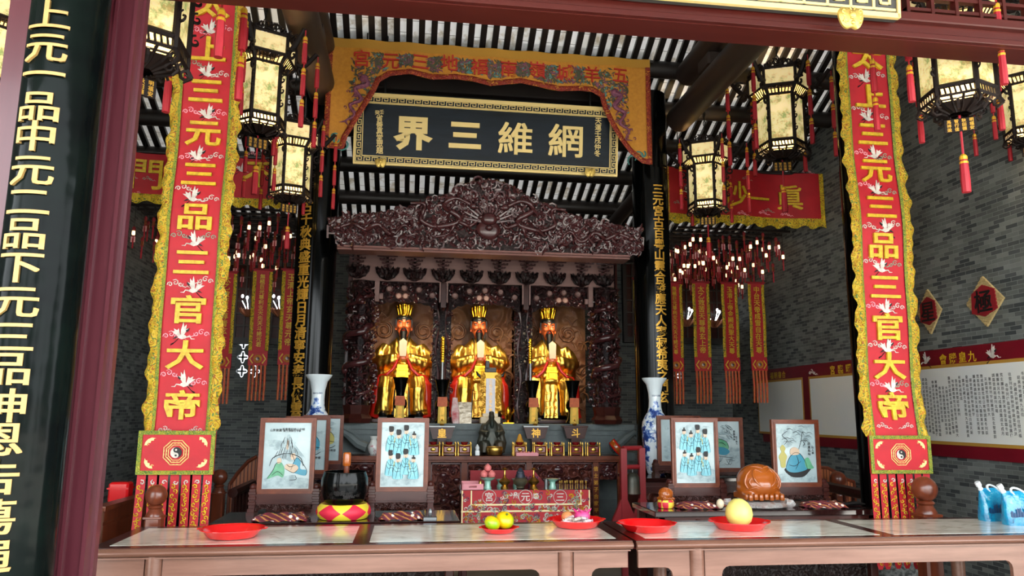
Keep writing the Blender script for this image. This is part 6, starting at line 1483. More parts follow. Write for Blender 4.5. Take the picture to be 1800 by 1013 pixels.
# ---- table screens
M['ivorypanel'] = mat('pale_painted_panel', '#a8b9bc', .2, col2='#90a3a7', ns=3.2, coat=.2, lo=.4, hi=.65)
M['mist'] = mat('grey_ink_wash', '#7d9094', .3, col2='#9db0b3', ns=18, lo=.4, hi=.6)
M['robeblue'] = mat('pale_blue_wash', '#58a3b2', .3, col2='#7fbcc6', ns=20); M['robeblue2'] = mat('blue_wash', '#2f8199', .3); M['greenwash'] = mat('green_wash', '#3d8460', .3, col2='#64a37e', ns=20)
M['flesh'] = mat('pale_flesh_wash', '#b9a28a', .4); M['greyink'] = mat('grey_ink', '#5d6668', .4); M['yellowwash'] = mat('yellow_wash', '#a39b50', .4)
SCR = ['mist', 'robeblue', 'robeblue2', 'greenwash', 'flesh', 'ink', 'greyink', 'yellowwash']
def blob(mb, pts, fn, mi, d=.0008): mb.prism(spl(pts, 4, True), fn, 0, .0016+d, mi)
def line(mb, pts, fn, r=.0012, mi=5): q = spl(pts, 4); mb.tube([fn(u, v, .0036) for u, v in q], [r*(.45+.75*math.sin(PI*(i+.6)/len(q))) for i in range(len(q))], 4, mi)
def robed(mb, x, z, h, fn, robe, hat, flip=1):
    """robed ink figure about h tall, z at the hem"""
    g = lambda u, v, w: fn(x+flip*u*h, z+v*h, w)
    blob(mb, [(-.24, 0), (-.22, .35), (-.16, .62), (-.07, .74), (.07, .74), (.17, .60), (.26, .42), (.20, .25), (.22, 0)], g, robe, .0008)
    blob(mb, [(-.075, .72), (-.09, .84), (-.05, .93), (.05, .93), (.085, .84), (.05, .73)], lambda u, v, w: g(u, v, w+.0008), 4)
    if hat: blob(mb, [(-.10, .88), (-.12, 1.10), (-.06, 1.13), (.09, 1.10), (.08, .90)], lambda u, v, w: g(u, v, w+.0014), 5)
    else: blob(mb, [(-.09, .87), (-.08, .95), (-.03, .97), (-.035, 1.04), (.03, 1.04), (.03, .97), (.08, .93), (.07, .88)], lambda u, v, w: g(u, v, w+.0014), 5)
    line(mb, [(-.03, .78), (.0, .68), (.02, .60)], g, .0010)
    for L in ([(-.16, .62), (-.05, .45), (.12, .44), (.26, .42)], [(-.05, .72), (.0, .5), (-.06, .2), (-.1, 0)], [(.12, .44), (.10, .22), (.14, 0)], [(-.2, .45), (-.1, .3), (.05, .33), (.2, .25)], [(-.24, 0), (-.22, .35), (-.16, .62)], [(.22, 0), (.2, .25), (.26, .42), (.17, .6)], [(.0, .73), (.10, .6), (.02, .45)]): line(mb, L, g, .0011)
    blob(mb, [(.13, .40), (.16, .40), (.17, .62), (.14, .62)], lambda u, v, w: g(u, v, w+.0014), 7)
def art(kind, mb, w, h, fn, seed):
    rr = random.Random(seed)
    def wash(n, x0, x1, z0, z1, mi=0, s=1):
        for k in range(n):
            x, z = rr.uniform(x0, x1), rr.uniform(z0, z1); a = rr.uniform(.02, .05)*s; m = 9
            mb.prism([(min(w*.49, max(-w*.49, x+a*1.6*math.cos(2*PI*i/m)*rr.uniform(.7, 1.1))), min(h*.98, max(.004, z+a*.55*math.sin(2*PI*i/m)*rr.uniform(.7, 1.1)))) for i in range(m)], fn, 0, .0002+.00003*k, mi)
    def script(x, z, txt, s, vert=True, mi=5):
        for i, ch in enumerate(txt): mb.glyph(ch, lambda u, v, q: fn(x+u-(0 if vert else -s*1.02*i), z+v-(s*1.05*i if vert else 0), q+.0022), s, .0006, mi, .008)
    if kind == 'eight':
        wash(26, -.42*w, .42*w, .05*h, .22*h); wash(26, -.45*w, .45*w, .6*h, .95*h)
        for row, zz in ((0, .50), (1, .13)):
            for k in range(4):
                x = (-.27+.175*k)*w; z = (zz+(.05 if k % 2 == 0 else 0)+(.02 if k == 2 else 0))*h
                robed(mb, x, z, .345*h, lambda u, v, q, k=k: fn(u, v, q+.0028*k), 1, k != 3 if seed % 2 else k in (1, 2, 3) and k != 1, 1 if k < 3 else -1)
    elif kind == 'mountain':
        wash(20, -.4*w, .4*w, .02*h, .15*h); wash(10, -.4*w, .1*w, .5*h, .75*h)
        blob(mb, [(-.32*w, .42*h), (-.12*w, .60*h), (-.03*w, .78*h), (.03*w, .82*h), (.10*w, .72*h), (.26*w, .58*h), (.40*w, .44*h), (.2*w, .46*h), (.1*w, .40*h), (-.1*w, .46*h)], fn, 0)
        for k in range(30):
            s = rr.uniform(-1, 1); t0 = rr.uniform(0, .8); line(mb, [(s*.05*w+s*.25*w*t0, (.80-.36*t0)*h), (s*.08*w+s*.30*w*t0, (.74-.38*t0)*h), (s*.06*w+s*.36*w*t0, (.69-.36*t0)*h)], fn, .0013, rr.choice((5, 6)))
        blob(mb, [(-.02*w, .60*h), (.02*w, .60*h), (.03*w, .72*h), (-.015*w, .72*h)], fn, 4, .0016)
        for s_ in (-1, 1): line(mb, [(s_*.36*w, .34*h), (s_*.3*w, .46*h), (s_*.12*w, .52*h), (0, .53*h)], fn, .0022)
        blob(mb, [(-.40*w, .15*h), (-.18*w, .20*h), (-.06*w, .17*h), (-.04*w, .30*h), (-.12*w, .40*h), (-.22*w, .38*h), (-.28*w, .28*h)], fn, 3, .001); blob(mb, [(-.19*w, .38*h), (-.2*w, .45*h), (-.13*w, .46*h), (-.11*w, .40*h)], fn, 4, .002)
        blob(mb, [(.10*w, .28*h), (.20*w, .46*h), (.30*w, .42*h), (.30*w, .30*h), (.44*w, .28*h), (.42*w, .20*h), (.25*w, .22*h)], fn, 2, .001); blob(mb, [(.10*w, .44*h), (.09*w, .52*h), (.17*w, .53*h), (.19*w, .46*h)], fn, 4, .002)
        blob(mb, [(-.02*w, .30*h), (.16*w, .24*h), (.26*w, .30*h), (.2*w, .36*h), (.0, .37*h)], fn, 4, .0012); blob(mb, [(.08*w, .13*h), (.22*w, .14*h), (.20*w, .20*h), (.1*w, .2*h)], fn, 0, .0012)
        for L in ([(-.40, .15), (-.28, .28), (-.22, .38), (-.12, .4)], [(-.3, .2), (-.18, .26), (-.06, .2)], [(.1, .28), (.2, .46), (.3, .42), (.44, .28), (.42, .2)], [(-.02, .3), (.16, .24), (.26, .3)], [(.08, .13), (.22, .14), (.2, .2)], [(.0, .37), (.08, .33), (.2, .36)]): line(mb, [(a*w, c*h) for a, c in L], fn, .0014)
        script(-.36*w, .885*h, '山對飲圖', .020, False); script(-.10*w, .90*h, '坐看雲起時山中相', .019, False); script(-.08*w, .875*h, '高士清談古今事', .017, False)
    elif kind == 'basket':
        wash(46, -.42*w, .42*w, .62*h, .95*h, 0, 1.2); wash(20, -.42*w, .42*w, .02*h, .15*h)
        for k in range(22): z = rr.uniform(.68, .95); x = rr.uniform(-.4, .3); line(mb, [(x*w, z*h), ((x+.08)*w, (z+.02)*h), ((x+.16)*w, (z-.01)*h)], fn, .0016, 6)
        blob(mb, [(-.30*w, .24*h), (-.16*w, .10*h), (.12*w, .09*h), (.28*w, .17*h), (.32*w, .26*h)], fn, 5, .0012)
        blob(mb, [(-.28*w, .25*h), (-.20*w, .40*h), (-.06*w, .50*h), (.10*w, .48*h), (.22*w, .34*h), (.26*w, .23*h), (.0, .17*h), (-.2*w, .18*h)], fn, 2, .002)
        blob(mb, [(-.14*w, .47*h), (-.15*w, .56*h), (-.05*w, .60*h), (.06*w, .56*h), (.06*w, .48*h)], fn, 4, .0028); blob(mb, [(.24*w, .24*h), (.20*w, .38*h), (.30*w, .42*h), (.38*w, .30*h), (.42*w, .24*h)], fn, 3, .0022)
        blob(mb, [(-.42*w, .36*h), (-.40*w, .26*h), (-.30*w, .26*h), (-.28*w, .36*h), (-.24*w, .44*h), (-.30*w, .52*h), (-.27*w, .58*h), (-.34*w, .64*h), (-.41*w, .58*h), (-.38*w, .52*h), (-.45*w, .44*h)], fn, 7, .0016)
        for L in ([(-.28, .25), (-.2, .4), (-.06, .5), (.1, .48), (.22, .34), (.26, .23)], [(-.2, .3), (-.05, .28), (.1, .36)], [(.0, .46), (.04, .34), (-.04, .22)], [(.06, .56), (.14, .72), (.18, .86), (.22, .80)], [(-.3, .64), (-.22, .72), (-.34, .8), (-.2, .88)], [(.18, .70), (.22, .66), (.18, .62)]): line(mb, [(a*w, c*h) for a, c in L], fn, .0020)
        script(.33*w, .66*h, '葫蘆風味', .026); script(.42*w, .60*h, '仙人乘', .022)
    elif kind == 'pine':
        wash(18, -.4*w, .4*w, .02*h, .4*h); wash(10, -.3*w, .3*w, .55*h, .9*h)
        for k in range(40): x = rr.uniform(-.3, .3); z = rr.uniform(.60, .93); line(mb, [(x*w, z*h), ((x+rr.uniform(.03, .10))*w, (z-rr.uniform(.02, .10))*h)], fn, .0012, rr.choice((5, 6)))
        blob(mb, [(-.30*w, .52*h), (-.10*w, .62*h), (.14*w, .56*h), (.2*w, .42*h), (.05*w, .36*h), (-.2*w, .40*h)], fn, 3, .0012); blob(mb, [(-.22*w, .42*h), (-.1*w, .30*h), (.12*w, .28*h), (.22*w, .36*h), (.05*w, .44*h)], fn, 2, .002)
        for k in range(10): x = rr.uniform(-.35, .2); line(mb, [(x*w, rr.uniform(.06, .26)*h), ((x+.1)*w, rr.uniform(.06, .2)*h), ((x+.16)*w, rr.uniform(.1, .24)*h)], fn, .0016)
        for L in ([(-.3, .52), (-.1, .62), (.14, .56), (.2, .42)], [(-.25, .3), (.0, .24), (.3, .22)], [(-.2, .5), (0, .54), (.12, .48)]): line(mb, [(a*w, c*h) for a, c in L], fn, .0018)
        script(.36*w, .78*h, '雲鶴清秋', .024); script(.42*w, .66*h, '松下高人', .020)
    else:
        wash(22, -.4*w, .4*w, .05*h, .9*h)
        blob(mb, [(.05*w, .42*h), (.1*w, .6*h), (.22*w, .68*h), (.34*w, .56*h), (.30*w, .40*h)], fn, 2 if seed % 2 else 7, .0012); blob(mb, [(.12*w, .68*h), (.12*w, .77*h), (.22*w, .78*h), (.24*w, .70*h)], fn, 4, .002)
        for L in ([(.05, .42), (.1, .6), (.22, .68), (.34, .56)], [(.0, .5), (.2, .46), (.36, .44)], [(.1, .34), (.24, .3), (.38, .36)], [(.1, .76), (.17, .8), (.24, .76)]): line(mb, [(a*w, c*h) for a, c in L], fn, .0024)
        script(.1*w, .24*h, '福壽康寧', .026, False)
def screen(pxl, pxr, pyt, pyb, y, zb, kind, label, seed, rz=0, fd=.10):
    a, c = P(pxl, (pyt+pyb)/2, y), P(pxr, (pyt+pyb)/2, y); zt = P((pxl+pxr)/2, pyt, y).z; z0 = P((pxl+pxr)/2, pyb, y).z
    w, h = c.x-a.x, zt-z0
    t = thing('table_screen', label, 'table screen', ((a.x+c.x)/2, y, zb), rz); d = z0-zb
    fr_ = .036*w/.42
    b = MB()
    for (u0, u1, v0, v1) in ((-w/2, w/2, d, d+fr_), (-w/2, w/2, d+h-fr_, d+h), (-w/2, -w/2+fr_, d+fr_, d+h-fr_), (w/2-fr_, w/2, d+fr_, d+h-fr_)): b.box(u0, u1, -.016, .016, v0, v1)
    for (u0, u1, v0, v1) in ((-w/2+fr_*.55, w/2-fr_*.55, d+fr_*.55, d+fr_*.75), (-w/2+fr_*.55, w/2-fr_*.55, d+h-fr_*.75, d+h-fr_*.55), (-w/2+fr_*.55, -w/2+fr_*.75, d+fr_*.75, d+h-fr_*.75), (w/2-fr_*.75, w/2-fr_*.55, d+fr_*.75, d+h-fr_*.75)): b.box(u0, u1, -.021, -.016, v0, v1)
    b.build('frame', 'framewood', t)
    iw, ih = w-2*fr_, h-2*fr_
    b = MB(); b.box(-iw/2, iw/2, -.008, .008, d+fr_, d+fr_+ih); pn = b.build('painted_panel', 'ivorypanel', t)
    b = MB(); art(kind, b, iw, ih, lambda u, v, q: Vector((u, -.0085-q, d+fr_+v)), seed); b.build('ink_painting', SCR, pn)
    b = MB(); W2 = w*.56
    b.box(-W2, W2, -.02, .02, d*.55, d*.98); b.box(-W2, W2, -.026, .026, d*.90, d*1.0); b.box(-W2, W2, -.028, .028, d*.50, d*.58); b.build('stand_panel', 'rosewood', t)
    b = MB(); b.prism([(-W2, d*.52), (W2, d*.52), (W2, d*.22), (W2*.9, d*.16), (W2*.6, d*.28), (W2*.3, d*.18), (0, d*.26), (-W2*.3, d*.18), (-W2*.6, d*.28), (-W2*.9, d*.16), (-W2, d*.22)], lambda u, v, q: Vector((u, q, v)), -.02, .012)
    for k in range(8): curl(b, (-W2*.85+W2*1.7*k/7, d*.38), d*.09, k, 1.2, .005, lambda u, v, q: Vector((u, -.02-q, v)), 1 if k % 2 else -1, 5, 0, 9)
    b.build('carved_apron', 'carve2', t)
    for s_ in (-1, 1):
        b = MB(); x = s_*(w/2+.022)
        b.box(x-.020, x+.020, -.035, .035, d*.12, d*1.25); b.ball((x, 0, d*1.32), .026, .034, .026, 10, 6); b.box(x-.026, x+.026, -fd, fd, 0, d*.14); b.box(x-.023, x+.023, -.06, .06, d*.14, d*.30)
        for q in (.55, .8, 1.05): b.cbox((x, 0, d*q), .052, .08, .022)
        b.build('stand_foot', 'rosewood', t)
    return t
YS = 5.53
screen(455, 554, 735, 868, YS, ZT, 'mountain', 'table screen painted with a waterfall mountain and two robed men', 1, 0, .075)
screen(662, 753, 735, 864, YS, ZT, 'eight', 'table screen painted with eight pale blue robed men, beside the black singing bowl', 3, 0, .075)
screen(500, 579, 732, 833, 6.86, ZC, 'plain', 'table screen mostly hidden behind the waterfall screen, overlapping another screen', 5)
screen(532, 603, 730, 816, 7.22, ZC, 'plain', 'table screen behind two others near the black bowl, yellow robed figure showing', 6)
YS2 = 5.85
screen(1180, 1262, 735, 857, YS2, .857, 'eight', 'table screen painted with eight pale blue robed men, beside the orange wooden fish', 2, 0, .08)
screen(1357, 1440, 738, 856, YS2, .857, 'basket', 'table screen painted with a blue robed man riding in a basket', 4, 0, .08)
screen(1228, 1306, 734, 830, 7.20, ZC, 'pine', 'table screen with green robed figure under pine needles, behind the eight men screen', 8, 0, .055)
screen(1155, 1232, 731, 818, 7.34, ZC, 'plain', 'table screen showing only a strip between the tall vase and eight men screen', 7, 0, .055)
# ---- singing bowl on cushion
M['cushion'] = None
def patch_cushion(name):
    t = NT(name); t.set(Roughness=.55); v = t.obj(); sp = t.n('ShaderNodeSeparateXYZ'); t.l(v, sp.inputs[0])
    at = t.n('ShaderNodeMath', operation='ARCTAN2'); t.l(sp.outputs[1], at.inputs[0]); t.l(sp.outputs[0], at.inputs[1])
    m1 = t.n('ShaderNodeMath', operation='MULTIPLY'); m1.inputs[1].default_value = 3; t.l(at.outputs[0], m1.inputs[0])
    c1 = t.n('ShaderNodeMath', operation='PINGPONG'); c1.inputs[1].default_value = PI/2*1.0; t.l(m1.outputs[0], c1.inputs[0])
    return t, sp, c1
t, sp, c1 = patch_cushion('red_yellow_patch_cushion')
nz = t.n('ShaderNodeMath', operation='ABSOLUTE'); sb_ = t.n('ShaderNodeMath', operation='SUBTRACT'); sb_.inputs[1].default_value = .048; t.l(sp.outputs[2], sb_.inputs[0]); t.l(sb_.outputs[0], nz.inputs[0])
sc = t.n('ShaderNodeMath', operation='MULTIPLY_ADD'); sc.inputs[1].default_value = -26; sc.inputs[2].default_value = 1.50; t.l(nz.outputs[0], sc.inputs[0])
cmpn = t.n('ShaderNodeMath', operation='GREATER_THAN'); t.l(sc.outputs[0], cmpn.inputs[0]); t.l(c1.outputs[0], cmpn.inputs[1])
mx = t.n('ShaderNodeMix', data_type='RGBA'); t.l(cmpn.outputs[0], mx.inputs[0]); mx.inputs[6].default_value = lin('#d8c02e'); mx.inputs[7].default_value = lin('#d0203c'); t.base(mx.outputs[2]); M['cushion'] = t.m
p = P(604, 900, 5.40); cx, cy = P(604, 900, 5.29).x, 5.29; r = (P(655, 900, 5.3).x-P(553, 900, 5.3).x)/2*.95
b = MB(); b.lathe([(.03, .0), (r*.86, .003), (r*.98, .028), (r, .050), (r*.95, .078), (r*.83, .098), (r*.6, .090), (.02, .080)], n=40)
tag(b.build('round_cushion', 'cushion', None, smooth=True, loc=(cx, cy, ZT)), 'red and yellow patchwork cushion under the black singing bowl', 'cushion')
rb_ = (P(646, 850, 5.29).x-P(561, 850, 5.29).x)/2*.98; zb0 = ZT+.094; hb_ = P(604, 829, 5.29).z-zb0
t = thing('singing_bowl', 'big glossy black singing bowl on the red and yellow cushion', 'singing bowl', (cx, cy, zb0))
b = MB(); b.lathe([(.02, .002), (rb_*.66, 0), (rb_*.84, .016), (rb_*.96, .07), (rb_, .13), (rb_*.985, hb_*.8), (rb_*.90, hb_*.97), (rb_*.91, hb_), (rb_*.86, hb_), (rb_*.88, hb_*.8), (rb_*.9, .15), (rb_*.6, .03), (.02, .02)], n=44); b.build('bowl', 'lacquer', t, smooth=True)
b = MB(); rr = random.Random(2)
for k in range(26): a = -PI/2+rr.uniform(-.8, .8); z = rr.uniform(.05, .085); R_ = rb_*(.87+.11*(z-.02)/.08); b.glyph(rr.choice('三元宮同治年造鐘磬福'), lambda u, v, w: Vector((R_*math.cos(a+u/R_), (R_+.003)*math.sin(a+u/R_), z+v)), .03, .002, 0, .01)
b.build('engraved_characters', 'blackwood', t)
p = P(612, 812, 5.46); t = thing('bowl_mallet', 'orange-topped wooden mallet resting in the black singing bowl', 'mallet', (p.x, cy+.05, zb0+.03)); h = P(612, 794, 5.45).z-zb0-.03
b = MB(); b.lathe([(.016, 0), (.02, h-.08)], n=12); b.build('handle', 'framewood', t, smooth=True); b = MB(); b.lathe([(.024, h-.09), (.028, h-.08), (.028, h-.01), (.022, h)], n=14); b.build('head', 'orangewood', t, smooth=True)
# ---- patterned sutra cloths
t = NT('patterned_maroon_cloth'); t.set(Roughness=.7); v = t.obj(); wv = t.n('ShaderNodeTexWave', wave_type='BANDS', bands_direction='DIAGONAL'); wv.inputs['Scale'].default_value = 11; wv.inputs['Distortion'].default_value = 3; t.l(v, wv.inputs['Vector'])
ch = t.n('ShaderNodeTexVoronoi'); ch.inputs['Scale'].default_value = 26; t.l(v, ch.inputs['Vector'])
mx = t.n('ShaderNodeMix', data_type='RGBA'); t.l(t.ramp(ch.outputs['Distance'], [(.28, (1, 1, 1, 1)), (.3, (0, 0, 0, 1))], 'CONSTANT'), mx.inputs[0]); t.l(t.ramp(wv.outputs[0], [(.0, '#5a1a24'), (.35, '#2a2340'), (.5, '#8a2a2a'), (.8, '#6a1a30'), (.9, '#b0803a')], 'CONSTANT'), mx.inputs[6]); t.l(t.ramp(ch.outputs['Color'], [(.3, '#d8ccc0'), (.5, '#7a2030'), (.7, '#3a3a5a')], 'CONSTANT'), mx.inputs[7]); t.base(mx.outputs[2]); M['brocade'] = t.m
def sutra(px, py, y, z, w, d, label, rz, seed):
    p = P(px, py, y); t = thing('sutra_wrap', label, 'book wrap', (p.x, y, z), rz); rr = random.Random(seed)
    b = MB(); b.cbox((0, 0, .012), w*.72, d*.62, .022); b.build('book', 'paperwhite', t)
    k0 = rr.uniform(0, 6)
    def fz(a, c):
        e_ = min(min(a, 1-a)*w, min(c, 1-c)*d)/.03; e_ = min(1, e_); e_ = e_*e_*(3-2*e_)
        return e_*.030+(.010*math.sin(a*11+k0)*math.cos(c*6)+.007*math.sin(c*13+a*5+k0))*e_+.004*(1+math.sin(a*23+c*17))
    b = MB(); b.grid(lambda a, c: Vector((-w/2+w*a+.008*math.sin(c*9), -d/2+d*c+.010*math.sin(a*8+k0), fz(a, c)+.001)), 34, 18); b.build('brocade_cover', 'brocade', t, smooth=True, norm=False)
sutra(492, 908, 5.21, ZT+.001, .34, .18, 'sutra wrapped in patterned maroon cloth under the waterfall mountain screen', .05, 1); sutra(706, 908, 5.21, ZT+.001, .29, .17, 'sutra wrapped in patterned maroon cloth under the screen by the singing bowl', -.04, 2)
sutra(1223, 896, 5.58, .858, .30, .2, 'sutra wrapped in patterned maroon cloth beside the pale mallet head', .03, 3); sutra(1447, 898, 5.55, .858, .31, .2, 'sutra wrapped in patterned maroon cloth before the basket rider screen', -.05, 4)
b = MB(); b.cbox((0, 0, .012), .09, .05, .024); b.ball((0, 0, .05), .014, .014, .03, 8, 6); p = P(756, 905, 5.125); tag(b.build('small_bell', 'steel', None, loc=(p.x, 5.125, ZT)), 'tiny dull metal bell standing before the sutra near the singing bowl', 'bell')
# ---- wooden fish, small and large
def wooden_fish(t, s, big):
    b = MB(); b.ball((0, 0, .16), .20, .17, .16, 24, 16); b.ball((0, .0, .09), .205, .165, .10, 22, 12); b.ball((0, -.04, .13), .18, .15, .12, 18, 12); b.box(-.19, .19, -.14, .14, .0, .06)
    for v in b.v: v *= s
    fuse(b, 'body', 'orangewood', t, .009*s*1.2, 8)
    b = MB(); R_ = lambda u, v: Vector((u, -math.sqrt(max(.0004, 1-(u/.205)**2-((v-.14)/.175)**2))*.178, v))
    for sg in (-1, 1):
        for pts, r in (([(.02, .25), (.07, .27), (.10, .23), (.09, .17), (.05, .13), (.02, .11)], .012), ([(.10, .27), (.15, .22), (.17, .15), (.15, .10)], .012), ([(.05, .10), (.10, .115), (.15, .09), (.18, .06)], .011), ([(.0, .28), (.05, .295), (.10, .29)], .010), ([(.12, .20), (.14, .16), (.12, .12)], .009)):
            q_ = spl(pts, 5); b.tube([R_(sg*u, v) for u, v in q_], [r*(.35+.65*math.sin(PI*(i+.5)/len(q_))) for i in range(len(q_))], 8)
    for k in range(7): x = -.15+.05*k; b.cbox((x, -.152, .028+.006*(k % 2)), .038, .05, .056)
    for v in b.v: v *= s
    b.build('carved_fish_relief', 'orangewood', t, smooth=60)
p = P(1330, 850, 5.62); wf = (P(1367, 850, 5.62).x-P(1294, 850, 5.62).x)/2; zf_ = P(1330, 879, 5.6).z
t = thing('wooden_fish', 'big glossy orange wooden fish drum on a plastic wrapped cushion', 'wooden fish drum', (p.x, 5.60, zf_+.008)); wooden_fish(t, wf/.205, True)
t = NT('clear_plastic_wrap'); t.set(Base_Color=(.8, .72, .70, 1), Roughness=.15, Transmission_Weight=.35, Coat_Weight=.6); v = t.obj(); t.base(t.ramp(t.noise(v, 9, 3), [(.35, '#c9b0aa'), (.55, '#dcdad6'), (.7, '#c8947f')])); t.bump(t.noise(v, 26, 4, .7, 1.5), 1, .03); M['wrap'] = t.m
zc_ = .8575; b = MB(); rc = wf*1.38; hc_ = zf_-zc_
b.loft([[Vector((rc*k*math.cos(a)*(1+.05*math.sin(5*a)), .17*k*math.sin(a)*(1+.05*math.cos(4*a)), z)) for a in [2*PI*j/36 for j in range(36)]] for z, k in ((.0, .85), (hc_*.2, .98), (hc_*.5, 1.0), (hc_*.8, .90), (hc_*.97, .74), (hc_*.985, .3))])
for a in (-.4, .2, 2.9): b.tube([(rc*.9*math.cos(a), .15*math.sin(a), hc_*.6), (rc*1.12*math.cos(a), .17*math.sin(a), hc_*.55), (rc*1.22*math.cos(a), .18*math.sin(a), hc_*.4)], [.03, .03, .008], 6, flat=.4)
tag(b.build('wrapped_cushion', 'wrap', None, smooth=True, loc=(p.x, 5.60, zc_)), 'cushion wrapped in crinkled clear plastic under the big wooden fish', 'cushion')
p = P(1170, 884, 5.60); b = MB(); r = .062; b.lathe([(.01, 0), (r*.9, .003), (r, .02), (r, .05), (r*.9, .062), (.01, .06)], n=24)
t = NT('small_patch_cushion'); t.set(Roughness=.55); v = t.obj(); ck = t.n('ShaderNodeTexChecker'); ck.inputs['Scale'].default_value = 22; ck.inputs[1].default_value = lin('#c81e34'); ck.inputs[2].default_value = lin('#d9c23a'); t.l(v, ck.inputs[0]); t.base(ck.outputs[0])
tag(b.build('small_cushion', t.m, None, smooth=True, loc=(p.x, 5.60, .857)), 'small red and yellow cushion under the little wooden fish', 'cushion')
t = thing('wooden_fish', 'little orange wooden fish drum on the small red and yellow cushion', 'wooden fish drum', (p.x, 5.60, .857+.0625), .4); wooden_fish(t, .28, False)
p = P(1266, 888, 5.50); t = thing('fish_mallet', 'wooden mallet with pale round head lying beside the plastic wrapped cushion', 'mallet', (p.x, 5.50, .858+.038), .0); b = MB(); b.ball((0, 0, 0), .028, .028, .036, 14, 10); b.build('head', 'ivory', t, smooth=True); b = MB(); b.tube([(.02, 0, -.01), (.12, -.03, -.028)], .008, 8); b.build('handle', 'framewood', t)
p = P(1503, 897, 5.6); b = MB(); b.tube([(-.09, 0, .012), (0, .01, .02), (.10, .02, .012)], [.012, .02, .004], 8); tag(b.build('dark_clapper', 'black', None, loc=(p.x, 5.6, .858)), 'dark wooden clapper lying at the table end near the banner tails', 'clapper')

# ================================================================ red cloth table and its vessels
za = .85; f0 = P(811, 862, 7.02); f1 = P(1037, 862, 7.02); rx0, rx1, ry0, ry1 = f0.x, f1.x, 7.02, 7.52; za = P(920, 861, 7.02).z
t = thing('cloth_table', 'small dark offering table hung with a red embroidered cloth front', 'table', ((rx0+rx1)/2, 7.27, 0)); sh = t.location
b = MB(); b.box(rx0-.01, rx1+.01, ry0, ry1, za-.03, za); b.build('top', 'tablegloss', t, shift=sh)
for x in (rx0+.04, rx1-.04):
    for y in (ry0+.06, ry1-.05): b = MB(); b.cbox((x, y, (za-.03)/2), .05, .05, za-.03); b.build('leg', 'rosewood', t, shift=sh)
tag(t, t['label'], 'table')
t = thing('altar_cloth', 'red embroidered cloth with white bands hanging over the front of the small offering table', 'cloth', ((rx0+rx1)/2, ry0-.012, za)); sh = t.location
fC = lambda u, v, w: Vector((u, ry0-.008-w+.006*math.sin(u*20)*(za-v), v)); zA_ = za-.62
b = MB(); b.grid(lambda s, q: fC(rx0+(rx1-rx0)*s, zA_+(za-.004-zA_)*q, 0), 40, 8); b.build('red_cloth', 'silk2', t, shift=sh, norm=False, smooth=True)
b = MB(); zz = lambda y: P(920, y, 7.0).z
def band(u0, u1, v0, v1): b.grid(lambda s, q: fC(u0+(u1-u0)*s, v0+(v1-v0)*q, .004), 30, 1)
band(rx0+.08, rx1-.08, zz(889), zz(886)); band(rx0, rx1, zz(900.5), zz(897.5))
for x in (rx0+.003, rx0+.085, rx1-.015, rx1-.095): b.grid(lambda s, q: fC(x+.012*s, (zA_ if x < rx0+.05 or x > rx1-.05 else zz(888))+(za-.006-(zA_ if x < rx0+.05 or x > rx1-.05 else zz(888)))*q, .004), 1, 10)
b.build('pale_gold_band', 'palebraid', t, shift=sh, norm=False) if 'palebraid' in M else b.build('pale_gold_band', mat('pale_braid', '#e6d9a4', .5), t, shift=sh, norm=False)
b = MB(); rr = random.Random(9)
for ch, x in (('宮', 860), ('元', 924), ('三', 985)):
    q = P(x, 874, 7.0); b.glyph(ch, lambda u, v, w: fC(q.x+u, q.z+v, w+.004), .085, .003, 0, .012); b.tube([fC(q.x+.062*math.cos(2*PI*k/20), q.z+.062*math.sin(2*PI*k/20), .004) for k in range(21)], .003, 4, 0)
for ch, x in (('州', 907), ('廣', 942)): q = P(x, 872, 7.0); b.glyph(ch, lambda u, v, w: fC(q.x+u, q.z+v, w+.004), .055, .003, 0, .01)
for k in range(280):
    x = rr.uniform(rx0+.02, rx1-.02); z = rr.choice((rr.uniform(zz(884), za-.02), rr.uniform(zz(897), zz(890)), rr.uniform(zz(925), zz(903)), rr.uniform(zz(925), zz(903))))
    if z > zz(886) and any(abs(x-P(q, 874, 7.0).x) < .075 for q in (860, 924, 985)): continue
    curl(b, (x, z), rr.uniform(.014, .030), rr.uniform(0, 6), 1, .0052, lambda u, v, w: fC(u, v, w+.003), rr.choice((-1, 1)), 4, rr.choice((0, 1, 1, 2, 3)), 9, .2)
b.build('embroidery', ['white', 'greythread', 'goldpaint', 'purple'], t, shift=sh)
# red sloping backing board
p0, p1 = P(826, 828, 7.5).x, P(955, 828, 7.5).x; t = thing('red_backing', 'red cloth covered backing standing behind the vessels of the small table', 'backing', ((p0+p1)/2, 7.46, za))
b = MB(); w = (p1-p0)/2; hz = P(880, 827, 7.46).z-za; b.prism([(-w, 0), (w*1.05, 0), (w*.72, hz), (-w, hz)], lambda u, v, q: Vector((u, q, v)), -.012, .012); b.build('red_panel', 'silkdark', t)
def pedestal(px, y, label, m='celadon', r=.062, h=.085):
    p = P(px, 850, y); t = thing('offering_dish', label, 'dish', (p.x, y, za)); b = MB(); b.lathe([(.036, 0), (.038, .01), (.028, .03), (.03, h*.7), (r*.8, h*.86), (r, h), (r*.95, h), (r*.7, h*.93), (.01, h*.9)], n=20); b.build('body', m, t, smooth=True); return p.x, h
xq, hq = pedestal(857, 7.12, 'celadon pedestal dish holding three pink peaches', r=.075, h=.10)
for k, (dx, dz, lab) in enumerate([(-.036, .0, 'pink peach on the celadon dish, nearer the pink tray'), (.038, .0, 'pink peach on the celadon dish, nearer the brass candlestick'), (0, .058, 'pink peach balanced on top of the other two')]):
    b = MB(); b.lathe([(.006, -.03), (.028, -.022), (.036, 0), (.030, .018), (.016, .030), (.004, .040)], n=16); tag(b.build('peach', 'peach', None, smooth=True, loc=(xq+dx, 7.12, za+hq+.030+dz)), lab, 'fruit')
